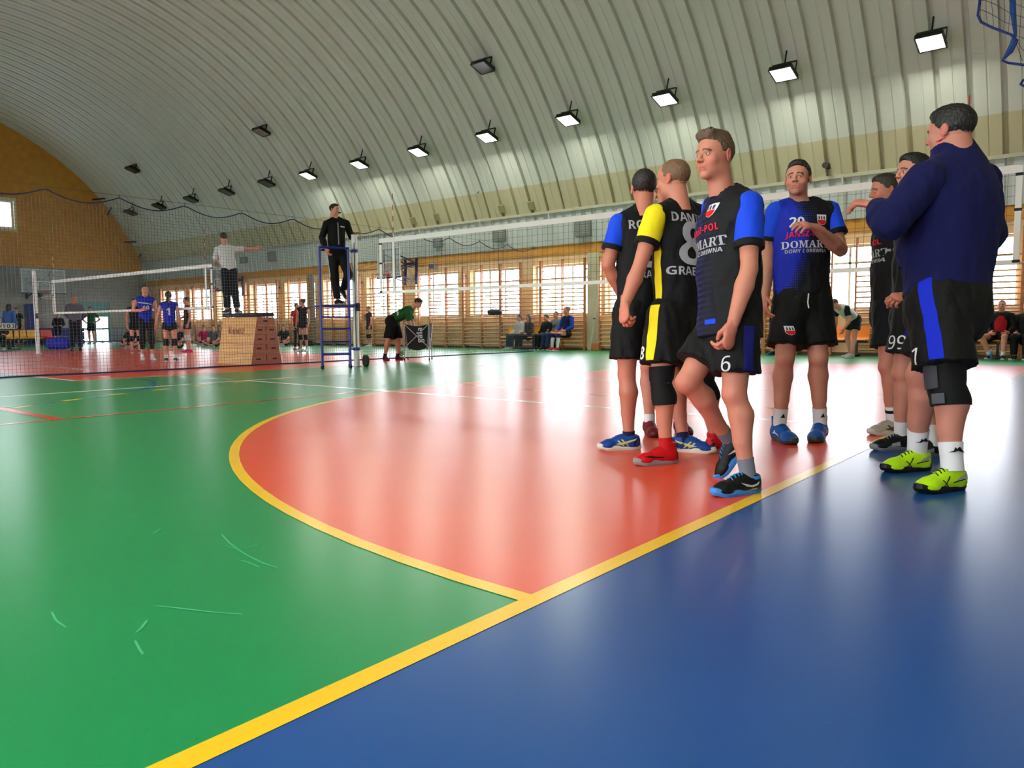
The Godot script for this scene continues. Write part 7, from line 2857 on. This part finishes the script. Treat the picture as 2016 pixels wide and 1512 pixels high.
func build_crowd():
	var right := Vector3(cam_r.x, 0, cam_r.z).normalized()
	var away := Vector3(cam_f.x, 0, cam_f.z).normalized()
	var blk := Color(0.022, 0.022, 0.026)
	var white := cloth(Color(0.80, 0.80, 0.80))
	# first referee on the stand
	var J := joints({"head": [659, 413, 15.10], "neck": [661, 430, 15.12], "sh_r": [643, 441, 15.02], "sh_l": [682, 440, 15.22], "el_r": [634, 468, 15.06], "wr_r": [642, 492, 14.86], "fin_r": [650, 508, 14.80], "el_l": [692, 466, 15.30], "wr_l": [695, 462, 15.48], "fin_l": [703, 458, 15.50], "hip_r": [655, 500, 15.10], "hip_l": [672, 500, 15.20], "kn_r": [659, 548, 15.04], "an_r": [665, 591, 15.12], "toe_r": [682, 596, 15.0], "kn_l": [686, 540, 15.02], "an_l": [676, 568, 15.34], "toe_l": [684, 585, 15.3]})
	J.look = right * 0.92 - away * 0.35
	J.palm_l = Vector3.DOWN
	J.foot_l = right * 0.55 - Vector3.UP * 0.8
	var R := dress("referee in black tracksuit standing on the blue ladder stand", J, 1.0, {"top": Color(0.016, 0.016, 0.018), "sleeve": 1.92, "low": Color(0.016, 0.016, 0.018), "length": 1.94, "low_name": "trousers", "top_name": "jacket", "hair_col": Color(0.07, 0.055, 0.045), "shoes": blk, "sole": Color(0.5, 0.48, 0.45), "cell": 0.019, "hem": 0.0, "fat": 0.006, "trunk": 1.06}, "")
	set_floor(R, 1.24)
	var rows := [-0.19, -0.1, 0.0, 0.1, 0.18]
	print_on(R.root, "zip", R.shirt, poly_tris(PackedVector2Array([Vector2(-0.012, -0.30), Vector2(0.012, -0.30), Vector2(0.012, 0.14), Vector2(-0.012, 0.14)])), R.chest - R.up * 0.04, -R.rt, R.up, cloth(Color(0.5, 0.5, 0.52)))
	print_on(R.root, "chest_mark", R.shirt, poly_tris(PackedVector2Array([Vector2(-0.05, -0.012), Vector2(0.05, -0.012), Vector2(0.05, 0.012), Vector2(-0.05, 0.012)])), R.chest + R.up * 0.02 - R.rt * 0.1, -R.rt, R.up, white)
	side_stripe(R, R.shorts, "r", 0.02, 0.98, 0.035, white)
	var wm := MB.new()
	var hx: Transform3D = R.hxf
	add_box(wm, hx * Vector3(0, -0.068, 0.115), Vector3(0.025, 0.022, 0.05), hx.basis.orthonormalized(), 0.004)
	part(R.root, "whistle", wm.mesh(), cloth(blk))
	# linesman on the vaulting box
	var zb := 17.45
	J = joints({"head": [440, 468, zb], "neck": [443, 484, zb], "sh_l": [428, 492, zb - 0.05], "sh_r": [461, 491, zb + 0.05], "el_l": [424, 515, zb - 0.02], "wr_l": [432, 518, zb + 0.22], "fin_l": [440, 516, zb + 0.34], "el_r": [484, 490, zb + 0.1], "wr_r": [501, 489, zb + 0.1], "fin_r": [514, 486, zb + 0.1], "hip_l": [445, 534, zb - 0.03], "hip_r": [458, 534, zb + 0.03], "kn_l": [446, 574, zb], "an_l": [447, 608, zb + 0.02], "toe_l": [438, 612, zb + 0.2], "kn_r": [462, 574, zb + 0.02], "an_r": [467, 608, zb + 0.03], "toe_r": [474, 612, zb + 0.2]})
	J.look = away * 0.8 - right * 0.6
	R = dress("second referee in white shirt on the vaulting box, arm stretched sideways", J, 1.02, {"top": Color(0.78, 0.77, 0.76), "sleeve": 0.85, "low": Color(0.02, 0.024, 0.045), "length": 1.94, "low_name": "trousers", "hair_col": Color(0.10, 0.075, 0.06), "shoes": blk, "sole": Color(0.7, 0.7, 0.7), "cell": 0.02, "hem": 0.0, "hand_r": "open"})
	set_floor(R, 1.118)
	# man in green leaning into the ball cart
	J = joints({"head": [823, 597, 18.00], "neck": [811, 608, 18.05], "sh_r": [803, 616, 17.87], "sh_l": [806, 612, 18.25], "el_r": [807, 638, 17.90], "wr_r": [811, 656, 18.05], "fin_r": [815, 668, 18.10], "el_l": [812, 636, 18.30], "wr_l": [818, 654, 18.25], "fin_l": [821, 664, 18.20], "hip_r": [771, 630, 18.00], "hip_l": [776, 628, 18.25], "kn_r": [764, 670, 17.95], "an_r": [758, 700, 18.07], "toe_r": [768, 705, 17.85], "kn_l": [784, 670, 18.20], "an_l": [783, 700, 18.25], "toe_l": [797, 704, 18.05]})
	J.look = right * 0.8 - Vector3.UP * 0.55 - away * 0.1
	J.head_up = right * 0.5 + Vector3.UP
	R = dress("man in green jersey number 4 bending over the ball cart", J, 1.0, {"top": Color(0.07, 0.30, 0.11), "sleeve": 0.7, "low": Color(0.015, 0.015, 0.017), "length": 0.92, "low_loose": 0.035, "hair_col": Color(0.06, 0.05, 0.045), "shoes": Color(0.25, 0.04, 0.12), "sole": Color(0.5, 0.1, 0.15), "socks": Color(0.12, 0.08, 0.2), "sock_from": 0.86, "cell": 0.02, "hem": 0.02, "build": 1.04, "trunk": 1.08})
	print_on(R.root, "back_number", R.shirt, text_tris("4", 0.17), R.chest + R.up * 0.02, R.rt, R.up, cloth(Color(0.75, 0.68, 0.10)))
	var zz := PackedVector2Array()
	for i in 9:
		zz.append(Vector2(-0.17 + i * 0.0425, 0.02 + (0.02 if i % 2 else -0.015)))
	for i in range(8, -1, -1):
		zz.append(Vector2(-0.17 + i * 0.0425, -0.02 + (0.02 if i % 2 else -0.02)))
	print_on(R.root, "zigzag_band", R.shirt, poly_tris(zz), R.chest - R.up * 0.17, R.rt, R.up, white)
	# girls on the far court
	var royal := Color(0.03, 0.12, 0.62)
	R = far_person("tall girl in blue jersey number 10 and black leggings on the far court", on_floor(291, 711), right * 0.55 - away * 0.85, 1.84, "stand", {"girl": true, "top": royal, "sleeve": 0.0, "low": blk, "length": 1.55, "low_name": "leggings", "low_loose": 0.006, "hair": "bun", "hair_col": Color(0.13, 0.08, 0.06), "pads": blk, "socks": Color(0.8, 0.8, 0.8), "shoes": Color(0.78, 0.78, 0.78), "move": {"el_r": [-0.28, 1.2, -0.02], "wr_r": [-0.12, 1.2, 0.2], "fin_r": [-0.04, 1.24, 0.28]}, "cell": 0.021})
	print_on(R.root, "chest_number", R.shirt, text_tris("10", 0.10), R.chest - R.up * 0.1, -R.rt, R.up, white)
	print_on(R.root, "chest_stripe", R.shirt, poly_tris(PackedVector2Array([Vector2(-0.16, 0.02), Vector2(0.16, -0.03), Vector2(0.16, -0.01), Vector2(-0.16, 0.04)])), R.chest + R.up * 0.0, -R.rt, R.up, white)
	R = far_person("girl with long dark ponytail, back turned, blue jersey number 1", on_floor(337, 712), away * 0.9 - right * 0.3, 1.67, "stand", {"girl": true, "top": royal, "sleeve": 0.0, "low": Color(0.02, 0.025, 0.07), "length": 0.3, "low_loose": 0.01, "hair": "pony", "hair_col": Color(0.05, 0.035, 0.03), "pads": blk, "socks": Color(0.8, 0.8, 0.8), "shoes": Color(0.08, 0.08, 0.09), "move": {"el_l": [0.26, 1.16, -0.02], "wr_l": [0.33, 0.92, 0.05], "fin_l": [0.35, 0.78, 0.08]}, "cell": 0.021})
	print_on(R.root, "back_number", R.shirt, text_tris("1", 0.17), R.chest - R.up * 0.07, R.rt, R.up, white)
	far_person("girl in brown jersey with white knee sleeves and pink shoes", on_floor(371, 694), -right * 0.75 - away * 0.6, 1.78, "stand", {"girl": true, "top": Color(0.16, 0.09, 0.085), "sleeve": 0.0, "low": blk, "length": 0.45, "low_loose": 0.012, "hair": "bun", "hair_col": Color(0.22, 0.13, 0.09), "pads": Color(0.75, 0.74, 0.72), "shoes": Color(0.72, 0.07, 0.36), "sole": Color(0.85, 0.3, 0.5), "move": {"el_r": [-0.24, 1.17, 0.0], "wr_r": [-0.1, 1.12, 0.2], "fin_r": [0.0, 1.14, 0.28]}})
	far_person("girl in black jersey standing behind the tall girl in blue", on_floor(268, 696), right * 0.5 - away * 0.8, 1.72, "stand", {"girl": true, "top": blk, "sleeve": 0.0, "low": blk, "length": 0.4, "hair": "bun", "hair_col": Color(0.06, 0.04, 0.04), "pads": blk, "shoes": Color(0.6, 0.25, 0.4)})
	far_person("bald man in grey sweater and dark jeans by the far net", on_floor(151, 691), right * 0.35 - away * 0.9, 1.95, "stand", {"top": Color(0.33, 0.33, 0.36), "sleeve": 1.9, "low": Color(0.045, 0.05, 0.07), "length": 1.94, "low_name": "trousers", "hair": "none", "skin": Color(0.72, 0.46, 0.33), "shoes": blk, "sole": blk, "trunk": 1.12, "top_name": "sweater", "move": {"el_l": [0.27, 1.18, -0.12], "wr_l": [0.12, 1.0, -0.2], "fin_l": [0.0, 0.98, -0.2], "el_r": [-0.27, 1.18, -0.12], "wr_r": [-0.12, 1.0, -0.2], "fin_r": [0.0, 0.96, -0.22]}, "fat": 0.006})
	far_person("person in green shirt with hands on hips before the glazed door", on_floor(181, 678), -away, 1.85, "stand", {"top": Color(0.06, 0.30, 0.12), "sleeve": 0.6, "low": blk, "length": 0.7, "shoes": Color(0.3, 0.35, 0.3), "move": {"el_l": [0.42, 1.2, -0.05], "wr_l": [0.2, 1.02, 0.02], "fin_l": [0.1, 1.0, 0.06], "el_r": [-0.42, 1.2, -0.05], "wr_r": [-0.2, 1.02, 0.02], "fin_r": [-0.1, 1.0, 0.06]}})
	far_person("woman in light blue top with long dark hair, back turned at the score table", on_floor(22, 686), away, 1.80, "stand", {"girl": true, "top": Color(0.20, 0.36, 0.62), "sleeve": 1.9, "low": Color(0.05, 0.06, 0.11), "length": 1.94, "low_name": "trousers", "hair": "long", "hair_col": Color(0.05, 0.035, 0.03)})
	far_person("man in dark green shirt beyond the woman in light blue", on_floor(36, 681), -away * 0.9 + right * 0.2, 1.75, "stand", {"top": Color(0.03, 0.13, 0.07), "sleeve": 0.6, "low": blk, "length": 1.94, "low_name": "trousers"})
	far_person("scorer in black clothes seated at the score table", Vector3(-33.15, 0, -9.95), right * 0.5 - away * 0.8, 1.75, "sit", {"top": blk, "sleeve": 1.9, "low": blk, "length": 1.94, "low_name": "trousers", "shoes": Color(0.7, 0.7, 0.7)})
	far_person("spectator in dark top seated on the blue mat pile", Vector3(-42.45, 0.36, -15.35), right * 0.4 - away * 0.9, 1.7, "sit", {"top": Color(0.10, 0.07, 0.10), "sleeve": 1.9, "low": blk, "length": 1.94, "low_name": "trousers"})
	# girls sitting on the floor
	var fs := [[258, 686, "girl in black sitting cross-legged behind the girls in blue", blk, Color(0.07, 0.05, 0.04), "long"], [402, 681, "girl in pink top sitting on the floor beside the wooden box", Color(0.72, 0.05, 0.33), Color(0.15, 0.09, 0.06), "bun"], [421, 683, "girl in grey top sitting on the floor beside the wooden box", Color(0.30, 0.29, 0.31), Color(0.22, 0.13, 0.09), "bun"], [434, 679, "girl in beige top sitting on the floor behind the wooden box", Color(0.55, 0.38, 0.26), Color(0.18, 0.11, 0.08), "long"], [351, 686, "girl in dark shorts sitting behind the ponytailed girl in blue", Color(0.05, 0.05, 0.06), Color(0.07, 0.05, 0.04), "bun"], [559, 681, "dark-haired girl in black sitting on the floor by the wall bars", Color(0.03, 0.03, 0.04), Color(0.07, 0.05, 0.04), "long"]]
	for f in fs:
		far_person(f[2], on_floor(f[0], f[1]), -away + right * 0.3 * sin(f[0]), 1.75, "floor", {"girl": true, "top": f[3], "sleeve": 0.7, "low": blk if f[0] != 559 else Color(0.05, 0.08, 0.25), "length": 0.9, "hair": f[5], "hair_col": f[4], "shoes": Color(0.6, 0.55, 0.6)})
	# pair in front of the wall bars
	far_person("girl in red top and black leggings watching beside the girl in black", on_floor(586, 690), right * 0.7 - away * 0.5, 1.60, "stand", {"girl": true, "top": Color(0.66, 0.05, 0.06), "sleeve": 0.5, "low": blk, "length": 1.9, "low_name": "leggings", "low_loose": 0.006, "hair": "bun", "hair_col": Color(0.3, 0.2, 0.15), "shoes": Color(0.75, 0.12, 0.3)})
	far_person("girl in black vest and shorts with dark knee pads by the wall bars", on_floor(598, 692), -right * 0.3 - away * 0.9, 1.72, "stand", {"girl": true, "top": blk, "sleeve": 0.0, "low": blk, "length": 0.35, "low_loose": 0.01, "hair": "bun", "hair_col": Color(0.25, 0.15, 0.1), "pads": blk, "shoes": Color(0.75, 0.75, 0.75), "look": -right})
	far_person("girl in maroon jersey with knee pads standing before the wall bars", Vector3(at_z(727, 678, -19.3).x, 0, -19.3), -right * 0.8 - away * 0.5, 1.58, "stand", {"girl": true, "top": Color(0.20, 0.03, 0.07), "sleeve": 0.45, "low": blk, "length": 0.4, "pads": blk, "hair": "bun", "hair_col": Color(0.3, 0.2, 0.13), "socks": Color(0.75, 0.73, 0.7), "shoes": Color(0.7, 0.7, 0.7), "move": {"el_r": [-0.3, 1.2, 0.05], "wr_r": [-0.12, 1.4, 0.14], "fin_r": [-0.03, 1.5, 0.12]}})
	# spectators on the yellow seats
	var sz := WALL_Z + 0.70
	var sp := [[1020, "spectator in white sweater and jeans on the yellow seats", Color(0.68, 0.66, 0.64), Color(0.12, 0.17, 0.25), Color(0.08, 0.06, 0.05), "short"], [1038, "long-haired spectator in brown checked jacket on the yellow seats", Color(0.17, 0.08, 0.07), Color(0.03, 0.03, 0.04), Color(0.09, 0.05, 0.04), "long"], [1073, "spectator in dark navy jacket seated beside the man in grey", Color(0.03, 0.035, 0.06), Color(0.05, 0.06, 0.09), Color(0.10, 0.08, 0.07), "short"], [1092, "spectator in grey sweatshirt and blue jeans on the yellow seats", Color(0.42, 0.42, 0.43), Color(0.13, 0.20, 0.34), Color(0.25, 0.2, 0.17), "buzz"]]
	for q in sp:
		var x := at_z(q[0], 650, sz).x
		var RR := far_person(q[1], Vector3(x, 0.0, sz), Vector3(0, 0, 1) - right * 0.35, 1.62 if q[0] < 1080 else 1.76, "sit", {"top": q[2], "sleeve": 1.9, "low": q[3], "length": 1.93, "low_name": "trousers", "hair": q[5], "hair_col": q[4], "shoes": Color(0.6, 0.6, 0.6) if q[0] == 1020 else blk, "look": Vector3(0, 0, 1) - right * 0.7, "girl": q[5] == "long", "cell": 0.022})
		if q[0] == 1092:
			for yy in [0.0, -0.035, -0.07]:
				print_on(RR.root, "chest_print", RR.shirt, poly_tris(PackedVector2Array([Vector2(-0.11, yy - 0.012), Vector2(0.09 + yy * 0.4, yy - 0.012), Vector2(0.09 + yy * 0.4, yy + 0.012), Vector2(-0.11, yy + 0.012)])), RR.chest - RR.up * 0.05, -RR.rt, RR.up, cloth(Color(0.1, 0.1, 0.12)))
	far_person("player in dark blue kit with bright blue jacket sitting at the end of the row", Vector3(at_z(1113, 686, -19.75).x, 0, -19.75), Vector3(0, 0, 1) - right * 0.3, 1.95, "sit", {"girl": true, "top": Color(0.03, 0.06, 0.22), "sleeve": 1.85, "sleeve_col": Color(0.05, 0.20, 0.58), "low": blk, "length": 0.4, "hair": "bun", "hair_col": Color(0.5, 0.38, 0.25), "pads": Color(0.10, 0.06, 0.30), "socks": Color(0.78, 0.78, 0.8), "sock_from": 0.28, "shoes": Color(0.62, 0.08, 0.2), "look": -right * 0.9 + Vector3(0, 0, 0.4), "cell": 0.022})
	# on the right behind the players
	var bz := -18.9
	R = far_person("player in white T-shirt with dark shoulders bending forward by the orange seats", Vector3(at_z(1676, 690, bz).x, 0, bz), -right * 0.9 - away * 0.3, 1.8, "stand", {"top": Color(0.72, 0.72, 0.72), "sleeve": 0.6, "sleeve_col": Color(0.03, 0.035, 0.03), "low": blk, "length": 0.62, "shoes": Color(0.62, 0.62, 0.60), "hair": "buzz", "hair_col": Color(0.2, 0.14, 0.1), "cell": 0.021, "look": -right * 0.8 - Vector3.UP * 0.6, "move": {"head": [0, 1.26, 0.52], "neck": [0, 1.20, 0.36], "sh_l": [0.17, 1.15, 0.32], "sh_r": [-0.17, 1.15, 0.32], "el_l": [0.22, 0.88, 0.28], "wr_l": [0.14, 0.68, 0.36], "fin_l": [0.1, 0.56, 0.4], "el_r": [-0.22, 0.88, 0.28], "wr_r": [-0.14, 0.68, 0.36], "fin_r": [-0.1, 0.56, 0.4], "hip_l": [0.09, 0.92, -0.05], "hip_r": [-0.09, 0.92, -0.05], "kn_l": [0.14, 0.5, 0.05], "kn_r": [-0.14, 0.5, 0.0], "an_l": [0.17, 0.1, 0.15], "toe_l": [0.2, 0.03, 0.35], "an_r": [-0.17, 0.1, -0.12], "toe_r": [-0.2, 0.03, 0.08]}})
	R = far_person("man in black and red tracksuit jacket sitting on the orange seats", Vector3(at_z(1968, 690, WALL_Z + 0.78).x, 0, WALL_Z + 0.78), Vector3(0, 0, 1), 1.82, "sit", {"top": Color(0.02, 0.02, 0.022), "sleeve": 1.9, "low": blk, "length": 0.55, "top_name": "jacket", "hair": "buzz", "hair_col": Color(0.28, 0.2, 0.15), "socks": Color(0.78, 0.78, 0.78), "sock_from": 0.78, "shoes": Color(0.04, 0.05, 0.12), "cell": 0.02, "trunk": 1.08, "move": {"kn_r": [-0.3, 0.5, 0.36], "an_r": [-0.14, 0.09, 0.32], "toe_r": [-0.18, 0.03, 0.5]}})
	print_on(R.root, "red_front", R.shirt, poly_tris(PackedVector2Array([Vector2(-0.11, -0.24), Vector2(0.11, -0.24), Vector2(0.12, -0.02), Vector2(0.04, 0.10), Vector2(-0.04, 0.10), Vector2(-0.12, -0.02)])), R.chest - R.up * 0.02, -R.rt, R.up, cloth(Color(0.62, 0.03, 0.06)))
	far_person("person in black at the end of the orange seat row", Vector3(at_z(2018, 690, WALL_Z + 0.78).x, 0, WALL_Z + 0.78), Vector3(0, 0, 1) - right * 0.2, 1.76, "sit", {"top": blk, "sleeve": 1.9, "low": blk, "length": 1.93, "low_name": "trousers", "hair": "short"})
	far_person("player in black sitting on the seats behind the tall player", Vector3(at_z(1545, 690, WALL_Z + 0.75).x, 0, WALL_Z + 0.75), Vector3(0, 0, 1) - right * 0.3, 1.76, "sit", {"top": blk, "sleeve": 1.9, "low": blk, "length": 0.6, "shoes": Color(0.05, 0.12, 0.2), "sole": Color(0.1, 0.4, 0.6)})
	# water bottle by the seated man's foot
	var wp := on_floor(1945, 700)
	wp = Vector3(at_z(1950, 698, -19.45).x, 0, -19.45)
	var bt := thing("water_bottle", "clear water bottle on the floor at the seated man's feet", "bottle", wp)
	var prof := [[0.0, 0.03], [0.01, 0.036], [0.15, 0.036], [0.2, 0.03], [0.235, 0.013], [0.25, 0.013]]
	var pts := PackedVector3Array()
	var rd := PackedFloat32Array()
	for e in prof:
		pts.append(Vector3(0, e[0], 0))
		rd.append(e[1])
	var bm := MB.new()
	add_tube(bm, pts, rd, 12)
	var pl := mat("bottle_plastic", Color(0.7, 0.82, 0.9, 0.35), 0.1)
	pl.transparency = BaseMaterial3D.TRANSPARENCY_ALPHA
	part(bt, "bottle_body", bm.mesh(), pl)
	part(bt, "cap", tube_mesh([Vector3(0, 0.25, 0), Vector3(0, 0.27, 0)], 0.015, 10), cloth(Color(0.1, 0.3, 0.6)))
	part(bt, "paper_label", tube_mesh([Vector3(0, 0.06, 0), Vector3(0, 0.13, 0)], 0.0368, 14), cloth(Color(0.2, 0.45, 0.7)))

func set_floor(R: Dictionary, y: float):
	# stands the shoes of somebody modelled from pixels on a raised surface
	for s in ["l", "r"]:
		if R.j.has("foot_" + s):
			continue
		for c in R.root.get_children():
			if String(c.name).begins_with("shoe"):
				var A: Vector3 = R.j["an_" + s]
				if Vector2(c.position.x - A.x, c.position.z - A.z).length() < 0.02:
					c.position.y = y - R.base.y

func build_people():
	build_players()
	print("players ", Time.get_ticks_msec() - T0)
	build_crowd()
	print("crowd ", Time.get_ticks_msec() - T0)

func _ready():
	T0 = Time.get_ticks_msec()
	build_view()
	build_floor()
	build_roof()
	build_walls()
	build_lamps()
	build_objects()
	build_people()
	print("built in ", Time.get_ticks_msec() - T0, " ms")
